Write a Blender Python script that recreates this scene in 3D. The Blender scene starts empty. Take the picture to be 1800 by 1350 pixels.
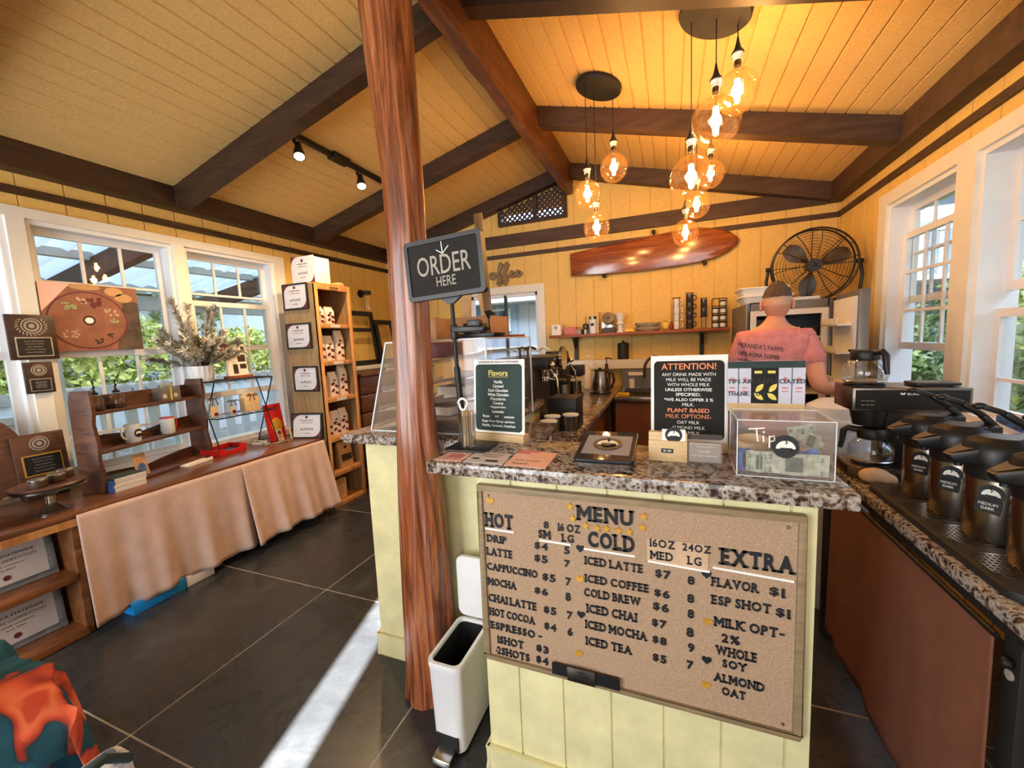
import bpy, bmesh, math, random
from mathutils import Vector, Matrix, Euler
from mathutils.bvhtree import BVHTree
from mathutils.geometry import tessellate_polygon
random.seed(7)
PI = math.pi
SC = bpy.context.scene
COL = SC.collection

# ------------------------------------------------------------------ camera, world, sun, fill lamps, exposure
cam_d = bpy.data.cameras.new('camera')
cam = bpy.data.objects.new('camera', cam_d); COL.objects.link(cam)
yaw, pitch, roll, focal = -0.376075255, -0.106098886, -0.0449694592, 715.327
dv = Vector((math.sin(yaw)*math.cos(pitch), math.cos(yaw)*math.cos(pitch), math.sin(pitch)))
rv = dv.cross(Vector((0, 0, 1))).normalized(); uv = rv.cross(dv)
r2 = rv*math.cos(roll) + uv*math.sin(roll); u2 = uv*math.cos(roll) - rv*math.sin(roll)
cam.matrix_world = Matrix(((r2.x, u2.x, -dv.x, 0), (r2.y, u2.y, -dv.y, 0), (r2.z, u2.z, -dv.z, 1.5), (0, 0, 0, 1)))
cam_d.sensor_fit = 'HORIZONTAL'; cam_d.sensor_width = 36; cam_d.lens = 36*focal/1800
cam_d.clip_start = 0.02; cam_d.clip_end = 200
SC.camera = cam

SC.view_settings.view_transform = 'Standard'; SC.view_settings.look = 'None'
SC.view_settings.gamma = 1; SC.view_settings.use_curve_mapping = False
SC.view_settings.exposure = 0.1
SC.cycles.max_bounces = 10; SC.cycles.transparent_max_bounces = 24
SC.cycles.diffuse_bounces = 5; SC.cycles.glossy_bounces = 4
SC.cycles.sample_clamp_indirect = 6; SC.cycles.caustics_reflective = False; SC.cycles.caustics_refractive = False

SKY, SUN, FILL, BULB = 1.25, 150.0, 82.0, 10.5
w = bpy.data.worlds.new('sky'); SC.world = w; w.use_nodes = True
nt = w.node_tree; bg = nt.nodes['Background']
sk = nt.nodes.new('ShaderNodeTexSky'); sk.sky_type = 'NISHITA'; sk.sun_disc = False
sk.sun_elevation = math.radians(38); sk.sun_rotation = math.radians(165); sk.air_density = 1.0; sk.dust_density = 1.5
nt.links.new(sk.outputs[0], bg.inputs[0]); bg.inputs[1].default_value = SKY

def light(name, kind, loc, energy, color, size=0.1, direction=None, **kw):
    d = bpy.data.lights.new(name, kind); d.energy = energy; d.color = color
    if kind == 'POINT': d.shadow_soft_size = size
    if kind == 'SPOT': d.shadow_soft_size = size; d.spot_size = kw.get('angle', 1.2); d.spot_blend = .6
    if kind == 'AREA': d.shape = 'RECTANGLE'; d.size = size; d.size_y = kw.get('size_y', size)
    if kind == 'SUN': d.angle = math.radians(.6)
    o = bpy.data.objects.new(name, d); COL.objects.link(o); o.location = loc
    if direction is not None: o.rotation_euler = Vector(direction).to_track_quat('-Z', 'Y').to_euler()
    return o
light('sun', 'SUN', (1, -6, 6), SUN, (.95, .98, 1), direction=(-.262, 1, -.52))
# two added fill lamps inside the front wall, brightening the room like daylight
light('added_fill_lamp', 'AREA', (.55, -1.98, 1.55), FILL*.5, (.88, .94, 1), 1.7, (0, 1, -.05), size_y=2.0)
light('added_fill_lamp', 'AREA', (-2.4, -1.98, 1.55), FILL*1.7, (.88, .94, 1), 2.2, (0, 1, -.05), size_y=2.1)

# ------------------------------------------------------------------ materials
def lin(c):
    return tuple((x/255/12.92 if x/255 <= .04045 else ((x/255+.055)/1.055)**2.4) for x in c) + (1,)
MATS = {}
def base(name, col, rough=.5, metal=0, spec=.5, coat=0):
    m = bpy.data.materials.new(name); m.use_nodes = True; MATS[name] = m
    b = m.node_tree.nodes['Principled BSDF']
    b.inputs['Base Color'].default_value = lin(col); b.inputs['Roughness'].default_value = rough
    b.inputs['Metallic'].default_value = metal; b.inputs['Specular IOR Level'].default_value = spec
    b.inputs['Coat Weight'].default_value = coat; b.inputs['Coat Roughness'].default_value = .12
    return m, m.node_tree, b
def coords(nt, scale, kind='Object'):
    tc = nt.nodes.new('ShaderNodeTexCoord'); mp = nt.nodes.new('ShaderNodeMapping')
    mp.inputs['Scale'].default_value = scale
    nt.links.new(tc.outputs[kind], mp.inputs[0]); return mp.outputs[0]
def noise(nt, vec, scale, detail=4, rough=.6, dist=0):
    n = nt.nodes.new('ShaderNodeTexNoise'); n.inputs['Scale'].default_value = scale; n.inputs['Detail'].default_value = detail
    n.inputs['Roughness'].default_value = rough; n.inputs['Distortion'].default_value = dist
    nt.links.new(vec, n.inputs['Vector']); return n.outputs['Fac']
def ramp(nt, fac, stops):
    r = nt.nodes.new('ShaderNodeValToRGB'); e = r.color_ramp.elements
    while len(e) < len(stops): e.new(.5)
    for k, (p, c) in enumerate(stops): e[k].position = p; e[k].color = lin(c)
    nt.links.new(fac, r.inputs[0]); return r.outputs[0]
def bump(nt, b, h, strength=.2, dist=.01):
    n = nt.nodes.new('ShaderNodeBump'); n.inputs['Strength'].default_value = strength; n.inputs['Distance'].default_value = dist
    nt.links.new(h, n.inputs['Height']); nt.links.new(n.outputs[0], b.inputs['Normal'])
def plain(name, col, rough=.5, metal=0, var=.12, scale=6, bmp=0, spec=.5, coat=0):
    m, nt, b = base(name, col, rough, metal, spec, coat)
    v = coords(nt, (1, 1, 1)); f = noise(nt, v, scale, 5)
    d = tuple(max(0, x*(1-var)) for x in col); l = tuple(min(255, x*(1+var)) for x in col)
    nt.links.new(ramp(nt, f, [(.3, d), (.7, l)]), b.inputs['Base Color'])
    if bmp: bump(nt, b, noise(nt, v, scale*8, 4), bmp)
    return m
def wood(name, stops, scale=(1, 1, 1), ns=4, rough=.45, dist=1.2, bmp=.08, coat=0):
    m, nt, b = base(name, stops[0][1], rough, coat=coat)
    v = coords(nt, scale); f = noise(nt, v, ns, 6, .62, dist)
    nt.links.new(ramp(nt, f, stops), b.inputs['Base Color'])
    if bmp: bump(nt, b, f, bmp)
    return m
def thin(name, tint=(1, 1, 1), refl=.09, rough=.02, density=0.0, body=(255, 255, 255)):
    """clear sheet or blown glass: what is behind shows through, with a surface reflection"""
    m = bpy.data.materials.new(name); m.use_nodes = True; MATS[name] = m; nt = m.node_tree
    for n in list(nt.nodes): nt.nodes.remove(n)
    out = nt.nodes.new('ShaderNodeOutputMaterial'); t = nt.nodes.new('ShaderNodeBsdfTransparent'); g = nt.nodes.new('ShaderNodeBsdfGlossy')
    t.inputs[0].default_value = (*tint, 1); g.inputs['Roughness'].default_value = rough
    lw = nt.nodes.new('ShaderNodeLayerWeight'); lw.inputs['Blend'].default_value = .25
    mm = nt.nodes.new('ShaderNodeMath'); mm.operation = 'MULTIPLY_ADD'; mm.inputs[1].default_value = .42 if refl > .02 else .18; mm.inputs[2].default_value = refl
    nt.links.new(lw.outputs['Facing'], mm.inputs[0])
    mx = nt.nodes.new('ShaderNodeMixShader'); nt.links.new(mm.outputs[0], mx.inputs[0]); nt.links.new(t.outputs[0], mx.inputs[1]); nt.links.new(g.outputs[0], mx.inputs[2])
    last = mx.outputs[0]
    if density:
        df = nt.nodes.new('ShaderNodeBsdfDiffuse'); df.inputs[0].default_value = lin(body)
        m2 = nt.nodes.new('ShaderNodeMixShader'); m2.inputs[0].default_value = density
        nt.links.new(last, m2.inputs[1]); nt.links.new(df.outputs[0], m2.inputs[2]); last = m2.outputs[0]
    nt.links.new(last, out.inputs[0]); return m
def glow(name, col, strength):
    m = bpy.data.materials.new(name); m.use_nodes = True; MATS[name] = m; nt = m.node_tree
    b = nt.nodes['Principled BSDF']; b.inputs['Base Color'].default_value = lin(col)
    b.inputs['Emission Color'].default_value = lin(col); b.inputs['Emission Strength'].default_value = strength
    return m

plain('wall_paint', (226, 190, 108), .62, var=.035, scale=40, bmp=.15)
plain('cream_paint', (216, 210, 162), .6, var=.06, scale=7, bmp=.2)
plain('ceiling_paint', (222, 186, 118), .7, var=.05, scale=70, bmp=.3)
plain('white_paint', (228, 226, 216), .4, var=.02)
plain('white_plastic', (232, 233, 235), .35, var=.02)
plain('paper', (240, 238, 234), .6, var=.02)
plain('grey_paper', (206, 204, 208), .6, var=.03)
plain('pink_paper', (238, 190, 176), .35, var=.05)
plain('pink_liner', (214, 192, 184), .5, var=.04)
plain('kraft', (190, 148, 100), .7, var=.08)
plain('cardboard', (176, 130, 92), .75, var=.08)
plain('bag_paper', (236, 228, 216), .55, var=.03)
plain('maroon', (96, 30, 40), .5)
plain('red_card', (196, 30, 30), .35, var=.08)
plain('blue_card', (30, 140, 225), .35, var=.04)
plain('black_plastic', (18, 18, 20), .42, var=.1)
plain('black_matte', (26, 24, 23), .6, var=.15)
plain('black_metal', (24, 22, 21), .45, metal=.3)
plain('chalk_black', (27, 25, 23), .85, var=.18, scale=9)
plain('chalk_green', (40, 58, 56), .8, var=.25, scale=4)
plain('letter_black', (20, 22, 28), .5)
plain('letter_white', (238, 238, 234), .5, var=.01)
plain('letter_orange', (236, 138, 84), .5, var=.02)
plain('letter_yellow', (226, 206, 92), .5, var=.02)
plain('letter_grey', (160, 152, 140), .6, var=.08)
plain('steel', (196, 194, 190), .26, metal=1, var=.06, scale=30)
plain('steel_dark', (120, 112, 104), .3, metal=1, var=.1, scale=20)
plain('chrome', (225, 225, 225), .08, metal=1, var=.01)
plain('gold_foil', (216, 164, 60), .35, metal=.35, var=.1)
plain('fridge_steel', (120, 116, 112), .4, metal=.6, var=.06)
plain('fridge_white', (214, 214, 210), .4, var=.02)
plain('dark_gap', (14, 13, 13), .7)
plain('grout', (150, 146, 140), .9)
plain('curtain_cloth', (200, 174, 164), .8, var=.05, scale=10, bmp=.1)
plain('brown_cloth', (116, 72, 52), .85, var=.07, scale=10, bmp=.1)
plain('rag_cloth', (214, 180, 140), .9, var=.05, bmp=.3)
plain('shirt_pink', (200, 126, 124), .9, var=.08, scale=30, bmp=.1)
plain('skin', (206, 142, 112), .5, var=.05, scale=12)
plain('scalp', (196, 150, 122), .6, var=.08, scale=60)
plain('hair_brown', (74, 56, 42), .8, var=.3, scale=90, bmp=.4)
plain('apron_dark', (60, 56, 60), .8)
plain('leaf_bright', (180, 188, 100), .5, var=.4, scale=3)
plain('leaf_dark', (124, 142, 92), .5, var=.4, scale=3)
plain('bark', (86, 70, 58), .9, var=.25, scale=12, bmp=.4)
plain('frost_leaf', (178, 174, 160), .85, var=.3, scale=40, bmp=.2)
plain('berry_red', (150, 20, 30), .35)
plain('porch_white', (214, 214, 206), .6, var=.03)
plain('porch_brown', (92, 66, 50), .7, var=.12)
plain('siding_blue', (150, 166, 186), .7, var=.04)
plain('ground_ext', (120, 116, 100), .9, var=.2)
plain('pump_steel', (168, 160, 150), .25, metal=1, var=.08, scale=12)
plain('bowl_grey', (150, 138, 118), .5)
plain('photo_blue', (64, 104, 170), .5, var=.35, scale=25)
plain('bill_green', (176, 186, 168), .6, var=.18, scale=60)
plain('bill_dark', (84, 104, 92), .6, var=.2, scale=50)
plain('granite_tile', (60, 58, 60), .3)
plain('coffee_beans', (56, 34, 22), .6, var=.4, scale=60)
plain('bar_board', (138, 86, 66), .5, var=.14, scale=10)
plain('sponge', (206, 170, 50), .9)
plain('frosted', (222, 233, 238), .5, var=.02)
plain('patch_cream', (186, 158, 130), .6)
plain('tan_box', (216, 186, 140), .65)
plain('lilac_box', (196, 198, 216), .5, var=.04)
wood('dark_timber', [(.3, (34, 20, 12)), (.55, (58, 36, 22)), (.75, (78, 52, 34))], (1, 1, 6), 3, .5)
wood('grey_timber', [(.3, (54, 36, 24)), (.7, (84, 60, 42))], (1, 6, 6), 2, .6)
wood('ridge_timber', [(.3, (52, 28, 16)), (.55, (98, 56, 32)), (.75, (134, 84, 52))], (5, .6, 5), 3, .42)
wood('oak', [(.3, (156, 102, 56)), (.6, (196, 142, 86)), (.8, (212, 164, 108))], (8, 8, .8), 3, .45)
wood('oak_side', [(.3, (120, 92, 60)), (.5, (150, 120, 82)), (.8, (176, 146, 104))], (12, 12, 1), 3, .5, 2.5)
wood('oak_flat', [(.3, (108, 66, 36)), (.6, (150, 96, 56)), (.8, (186, 128, 78))], (8, .8, 8), 3, .35, coat=.3)
wood('table_top', [(.3, (84, 50, 30)), (.6, (120, 76, 46)), (.8, (148, 100, 64))], (8, .8, 8), 3, .3, coat=.3)
plain('barrel_white', (224, 234, 246), .35, var=.02)
wood('walnut', [(.3, (58, 34, 24)), (.6, (98, 62, 44)), (.8, (132, 88, 62))], (2, 2, 9), 3, .45)
wood('surf_wood', [(.3, (86, 36, 14)), (.5, (142, 72, 32)), (.75, (186, 112, 58))], (.7, 6, 9), 2.2, .2, 1.6, .02, coat=.8)
wood('frame_wood', [(.3, (122, 104, 76)), (.7, (150, 130, 98))], (2, 2, 12), 4, .55)
wood('grey_frame', [(.3, (96, 98, 104)), (.7, (136, 138, 142))], (4, 4, 14), 4, .7)
wood('light_wood', [(.3, (196, 164, 118)), (.7, (222, 194, 148))], (2, 6, 12), 4, .55)
wood('stick_wood', [(.3, (180, 146, 106)), (.7, (206, 176, 136))], (12, 12, 1), 5, .7)
wood('shelf_red', [(.3, (122, 58, 30)), (.7, (168, 90, 50))], (1, 8, 8), 4, .45)
wood('dark_board', [(.3, (40, 26, 20)), (.7, (72, 48, 38))], (1, 6, 6), 4, .4)
# post: streaked glossy timber with pale weathered patches
m, nt, b = base('post_wood', (120, 60, 34), .3, coat=.35)
v = coords(nt, (13, 13, .75)); f = noise(nt, v, 1.7, 8, .68, 1.8); v2 = coords(nt, (6, 6, .9)); f2 = noise(nt, v2, 1.5, 3, .5, 1.0)
c1 = ramp(nt, f, [(.3, (56, 24, 11)), (.44, (112, 56, 28)), (.56, (152, 84, 46)), (.7, (184, 118, 76))])
c2 = ramp(nt, f, [(.35, (96, 56, 44)), (.65, (190, 150, 134))])
mx = nt.nodes.new('ShaderNodeMix'); mx.data_type = 'RGBA'; r_ = ramp(nt, f2, [(.55, (0, 0, 0)), (.66, (210, 210, 210))])
nt.links.new(r_, mx.inputs[0]); nt.links.new(c1, mx.inputs[6]); nt.links.new(c2, mx.inputs[7]); nt.links.new(mx.outputs[2], b.inputs['Base Color']); bump(nt, b, f, .25, .008)
# translucent roofing sheet
m, nt, b = base('roof_sheet', (232, 234, 228), .6)
tl_ = nt.nodes.new('ShaderNodeBsdfTranslucent'); tl_.inputs[0].default_value = lin((232, 236, 230)); ms = nt.nodes.new('ShaderNodeMixShader'); ms.inputs[0].default_value = .45
nt.links.new(b.outputs[0], ms.inputs[1]); nt.links.new(tl_.outputs[0], ms.inputs[2]); nt.links.new(ms.outputs[0], nt.nodes['Material Output'].inputs[0])
# granite
m, nt, b = base('granite', (120, 100, 90), .14, coat=.2)
v = coords(nt, (1, 1, 1))
vo = nt.nodes.new('ShaderNodeTexVoronoi'); vo.inputs['Scale'].default_value = 70; nt.links.new(v, vo.inputs['Vector'])
f = noise(nt, v, 24, 8, .75, .8)
mxn = nt.nodes.new('ShaderNodeMath'); mxn.operation = 'MULTIPLY_ADD'; mxn.inputs[1].default_value = .22; nt.links.new(vo.outputs['Distance'], mxn.inputs[0]); nt.links.new(f, mxn.inputs[2])
c1 = ramp(nt, mxn.outputs[0], [(.45, (13, 12, 14)), (.525, (52, 43, 40)), (.575, (106, 86, 74)), (.63, (150, 140, 130)), (.69, (188, 184, 178)), (.735, (100, 96, 96)), (.8, (28, 26, 28))])
nt.links.new(c1, b.inputs['Base Color'])
# cork
m, nt, b = base('cork', (186, 150, 112), .85)
v = coords(nt, (1, 1, 1)); f = noise(nt, v, 260, 3, .7)
nt.links.new(ramp(nt, f, [(.3, (144, 118, 94)), (.55, (172, 144, 117)), (.75, (196, 172, 147))]), b.inputs['Base Color'])
# slate floor
m, nt, b = base('slate', (58, 54, 52), .38)
v = coords(nt, (1, 1, 1)); f = noise(nt, v, 3.5, 9, .7, .6); g = noise(nt, v, 38, 6, .7)
nt.links.new(ramp(nt, f, [(.3, (40, 41, 42)), (.55, (52, 53, 54)), (.78, (70, 70, 70))]), b.inputs['Base Color'])
nt.links.new(ramp(nt, f, [(.3, (120, 120, 120)), (.7, (165, 165, 165))]), b.inputs['Roughness']); bump(nt, b, g, .12, .004)
# printed dress
m, nt, b = base('dress_print', (20, 84, 100), .85)
v = coords(nt, (1, 1, 1)); f = noise(nt, v, 5.2, 2, .5, .9)
nt.links.new(ramp(nt, f, [(.50, (14, 76, 96)), (.535, (16, 54, 66)), (.545, (150, 44, 30)), (.6, (214, 90, 54)), (.66, (226, 118, 76)), (.7, (196, 70, 44))]), b.inputs['Base Color'])
m, nt, b = base('floral_cloth', (226, 222, 226), .8)
v = coords(nt, (1, 1, 1)); f = noise(nt, v, 22, 3)
nt.links.new(ramp(nt, f, [(.4, (228, 226, 230)), (.58, (196, 198, 210)), (.66, (150, 130, 150))]), b.inputs['Base Color'])
thin('pane', (.93, .97, .96), .05)
thin('acrylic', (.96, .95, .95), .006, density=.05, body=(235, 220, 215))
thin('clear_glass', (.93, .95, .95), .08)
thin('bulb_glass', (1, .95, .86), .06, density=.02, body=(255, 190, 110))
thin('film', (.9, .92, .93), .1, density=.1)
glow('filament', (255, 214, 140), 60)
glow('spot_face', (255, 206, 140), 25)
glow('screen', (104, 112, 130), .12)
M = MATS

# ------------------------------------------------------------------ mesh helpers
TXT = {}
def T(s, bold=0.0):
    """letters of the built-in font as vertices and faces, bounding box scaled to 1 x 1; also the natural aspect"""
    if "M" in s and len(s) > 1: bold = 0
    k = (s, bold)
    if k in TXT: return TXT[k]
    if s == 'M':
        p = [(0, 0), (.21, 0), (.21, .6), (.5, .2), (.79, .6), (.79, 0), (1, 0), (1, 1), (.8, 1), (.5, .56), (.2, 1), (0, 1)]
        TXT[k] = (p, [tuple(t) for t in tessellate_polygon([[Vector((x, y, 0)) for x, y in p]])], 1.05)
        vs, fs, a = TXT[k]; TXT[k] = (vs, [f if (vs[f[1]][0]-vs[f[0]][0])*(vs[f[2]][1]-vs[f[0]][1])-(vs[f[1]][1]-vs[f[0]][1])*(vs[f[2]][0]-vs[f[0]][0]) > 0 else f[::-1] for f in fs], a)
        return TXT[k]
    cu = bpy.data.curves.new('t', 'FONT'); cu.body = s; cu.size = 1; cu.offset = bold; cu.resolution_u = 3
    ob = bpy.data.objects.new('t', cu); COL.objects.link(ob)
    dg = bpy.context.evaluated_depsgraph_get()
    me = bpy.data.meshes.new_from_object(ob.evaluated_get(dg))
    vs = [(q.co.x, q.co.y) for q in me.vertices]; fs = [tuple(p.vertices) for p in me.polygons]
    bpy.data.objects.remove(ob); bpy.data.curves.remove(cu); bpy.data.meshes.remove(me)
    x0 = min(q[0] for q in vs); x1 = max(q[0] for q in vs); y0 = min(q[1] for q in vs); y1 = max(q[1] for q in vs)
    TXT[k] = ([((x-x0)/(x1-x0), (y-y0)/(y1-y0)) for x, y in vs], fs, (x1-x0)/(y1-y0)); return TXT[k]

X, Y, Z = Vector((1, 0, 0)), Vector((0, 1, 0)), Vector((0, 0, 1))
class MB:
    def __init__(s): s.v = []; s.f = []
    def add(s, vs, fs):
        o = len(s.v); s.v += [tuple(q) for q in vs]; s.f += [tuple(i+o for i in q) for q in fs]; return s
    def box(s, x0, y0, z0, x1, y1, z1):
        return s.add([(x0,y0,z0),(x1,y0,z0),(x1,y1,z0),(x0,y1,z0),(x0,y0,z1),(x1,y0,z1),(x1,y1,z1),(x0,y1,z1)],
                     [(0,3,2,1),(4,5,6,7),(0,1,5,4),(1,2,6,5),(2,3,7,6),(3,0,4,7)])
    def cbox(s, c, d, R=None):
        c = Vector(c); h = Vector(d)/2; vs = []
        for k in (-1, 1):
            for i, j in ((-1,-1),(1,-1),(1,1),(-1,1)):
                q = Vector((i*h.x, j*h.y, k*h.z)); vs.append(c + (R @ q if R else q))
        return s.add(vs, [(0,3,2,1),(4,5,6,7),(0,1,5,4),(1,2,6,5),(2,3,7,6),(3,0,4,7)])
    def bar(s, a, b, w, d, up=Z):
        a = Vector(a); b = Vector(b); t = (b-a).normalized(); sx = t.cross(up)
        if sx.length < 1e-4: sx = t.cross(Y)
        sx.normalize(); sy = sx.cross(t); vs = []
        for p in (a, b):
            for i, j in ((-1,-1),(1,-1),(1,1),(-1,1)): vs.append(p + sx*i*w/2 + sy*j*d/2)
        return s.add(vs, [(0,3,2,1),(4,5,6,7),(0,1,5,4),(1,2,6,5),(2,3,7,6),(3,0,4,7)])
    def tube(s, pts, r, n=10, closed=False, caps=True):
        pts = [Vector(p) for p in pts]; N = len(pts); rs = r if isinstance(r, (list, tuple)) else [r]*N
        vs = []; up = None
        for i, p in enumerate(pts):
            if closed: t = pts[(i+1) % N]-pts[i-1]
            else: t = pts[min(i+1, N-1)]-pts[max(i-1, 0)]
            t.normalize()
            if up is None: up = t.cross(Z if abs(t.z) < .9 else X).normalized()
            else:
                up = up - t*up.dot(t)
                up = up.normalized() if up.length > 1e-6 else t.cross(X).normalized()
            sd = t.cross(up)
            for k in range(n):
                a = 2*PI*k/n; vs.append(p + (up*math.cos(a)+sd*math.sin(a))*rs[i])
        fs = []
        for i in range(N if closed else N-1):
            j = (i+1) % N
            for k in range(n): fs.append((i*n+k, i*n+(k+1) % n, j*n+(k+1) % n, j*n+k))
        if caps and not closed: fs += [tuple(range(n-1, -1, -1)), tuple((N-1)*n+k for k in range(n))]
        return s.add(vs, fs)
    def cyl(s, a, b, r, r1=None, n=24): return s.tube([a, b], [r, r if r1 is None else r1], n)
    def lathe(s, prof, c=(0, 0, 0), n=32, sx=1, sy=1):
        vs = []; fs = []; m = len(prof)
        for r, z in prof:
            for k in range(n):
                a = 2*PI*k/n; vs.append((c[0]+r*sx*math.cos(a), c[1]+r*sy*math.sin(a), c[2]+z))
        for i in range(m-1):
            for k in range(n): fs.append((i*n+k, i*n+(k+1) % n, (i+1)*n+(k+1) % n, (i+1)*n+k))
        if prof[0][0] > 1e-5: fs.append(tuple(range(n-1, -1, -1)))
        if prof[-1][0] > 1e-5: fs.append(tuple((m-1)*n+k for k in range(n)))
        return s.add(vs, fs)
    def open_lathe(s, prof, c=(0, 0, 0), n=32):
        k = len(s.f); s.lathe(prof, c, n)
        s.f = [q for q in s.f[:k]] + [q for q in s.f[k:] if len(q) == 4]; return s
    def prism(s, poly, a0, a1, axis='z'):
        n = len(poly)
        def P(u, v, a): return {'z': (u, v, a), 'y': (u, a, v), 'x': (a, u, v)}[axis]
        vs = [P(u, v, a0) for u, v in poly]+[P(u, v, a1) for u, v in poly]
        return s.add(vs, [tuple(range(n-1, -1, -1)), tuple(range(n, 2*n))]+[(i, (i+1) % n, n+(i+1) % n, n+i) for i in range(n)])
    def sph(s, c, r, n=16, m=10):
        r = (r, r, r) if not isinstance(r, tuple) else r
        vs = [(c[0], c[1], c[2]-r[2])]
        for i in range(1, m):
            p = -PI/2+PI*i/m
            for k in range(n):
                a = 2*PI*k/n; vs.append((c[0]+r[0]*math.cos(p)*math.cos(a), c[1]+r[1]*math.cos(p)*math.sin(a), c[2]+r[2]*math.sin(p)))
        vs.append((c[0], c[1], c[2]+r[2])); fs = []
        for k in range(n): fs.append((0, 1+(k+1) % n, 1+k))
        for i in range(m-2):
            for k in range(n): fs.append((1+i*n+k, 1+i*n+(k+1) % n, 1+(i+1)*n+(k+1) % n, 1+(i+1)*n+k))
        L = len(vs)-1
        for k in range(n): fs.append((L, L-n+k, L-n+(k+1) % n))
        return s.add(vs, fs)
    def text(s, t, o, ux, uy, w, h=None, un=None, depth=0.0, bold=.012, center=False):
        vs, fs, asp = T(t, bold); o = Vector(o); ux = Vector(ux); uy = Vector(uy); un = ux.cross(uy) if un is None else Vector(un)
        if h is None: h = w/asp
        if w is None: w = h*asp
        if center: o = o - ux*(w/2)
        P = [o+ux*(x*w)+uy*(y*h)+un*depth for x, y in vs]
        s.add(P, fs)
        if depth:
            cnt = {}
            for q in fs:
                for a, b in zip(q, q[1:]+q[:1]):
                    if (b, a) in cnt: del cnt[(b, a)]
                    else: cnt[(a, b)] = 1
            n = len(P); B = [p-un*depth for p in P]
            s.add(P+B, [(b, a, a+n, b+n) for a, b in cnt])
        return s
    SERIF = {'A': 'l r', 'B': 'L', 'C': '', 'D': 'L', 'E': 'L', 'F': 'L', 'G': '', 'H': 'l r tl tr', 'I': 'm tm', 'K': 'l r tl tr', 'L': 'l tl', 'M': 'l r tl', 'N': 'l tl tr', 'P': 'l', 'R': 'l r', 'T': 'm', 'V': 'tl tr', 'W': 'tl tr', 'X': 'l r tl tr', 'Y': 'm tl tr', 'U': 'tl tr', '1': 'm', '7': '', '4': ''}
    def slab(s, t, o, ux, uy, w, h, un, depth, bold=.02):
        """thick slab-serif lettering made of the built-in glyphs with feet added to the stems"""
        ux = Vector(ux); uy = Vector(uy); un = Vector(un); o = Vector(o); items = []; x = 0
        for ch in t:
            if ch == ' ': x += .34; continue
            if ch == '-': items.append((ch, x, .5)); x += .62; continue
            asp = T(ch, bold)[2]; items.append((ch, x, asp)); x += asp+.17
        k = w/(x-.17)
        for ch, x0, asp in items:
            if ch == '-':
                a = o+ux*(x0*k)+uy*(h*.42); s.cbox(a+ux*(asp*k/2)+un*depth/2, (asp*k, depth, h*.14)); continue
            s.text(ch, o+ux*(x0*k), ux, uy, asp*k, h, un, depth, bold)
            sw = .3*h; sh = .12*h
            for q in self_serif(ch):
                top = q[0] == 't'; p = q[-1]
                fx = {'l': .1, 'r': .9, 'm': .5 if ch != '1' else .72}[p]
                c = o+ux*((x0+asp*fx)*k)+uy*(h-sh/2 if top else sh/2)+un*(depth/2)
                s.cbox(c, (sw, depth, sh))
        return s
    def obj(s, name, mat, parent=None, world=False, smooth=False, bev=0, kind=None, segs=2):
        me = bpy.data.meshes.new(name); vs = s.v
        if world and parent is not None:
            L = parent.matrix_world.inverted() if False else Matrix.LocRotScale(parent.location, parent.rotation_euler, None).inverted()
            vs = [L @ Vector(q) for q in vs]
        me.from_pydata(vs, [], s.f)
        if bev:
            bm = bmesh.new(); bm.from_mesh(me); bmesh.ops.remove_doubles(bm, verts=bm.verts, dist=1e-5)
            ed = [e for e in bm.edges if len(e.link_faces) == 2 and e.calc_face_angle(0) > .6]
            bmesh.ops.bevel(bm, geom=ed, offset=bev, segments=segs, profile=.5, affect='EDGES', clamp_overlap=True)
            bm.to_mesh(me); bm.free(); smooth = True
        me.materials.append(M[mat]); me.validate()
        if smooth:
            me.polygons.foreach_set('use_smooth', [True]*len(me.polygons)); me.set_sharp_from_angle(angle=.7)
        o = bpy.data.objects.new(name, me); COL.objects.link(o); o.parent = parent
        if kind: o['kind'] = kind
        return o
def self_serif(ch):
    q = MB.SERIF.get(ch, '')
    if q == 'L': return ['l', 'tl'] if ch in 'BDEF' else ['l']
    return q.split()

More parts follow.
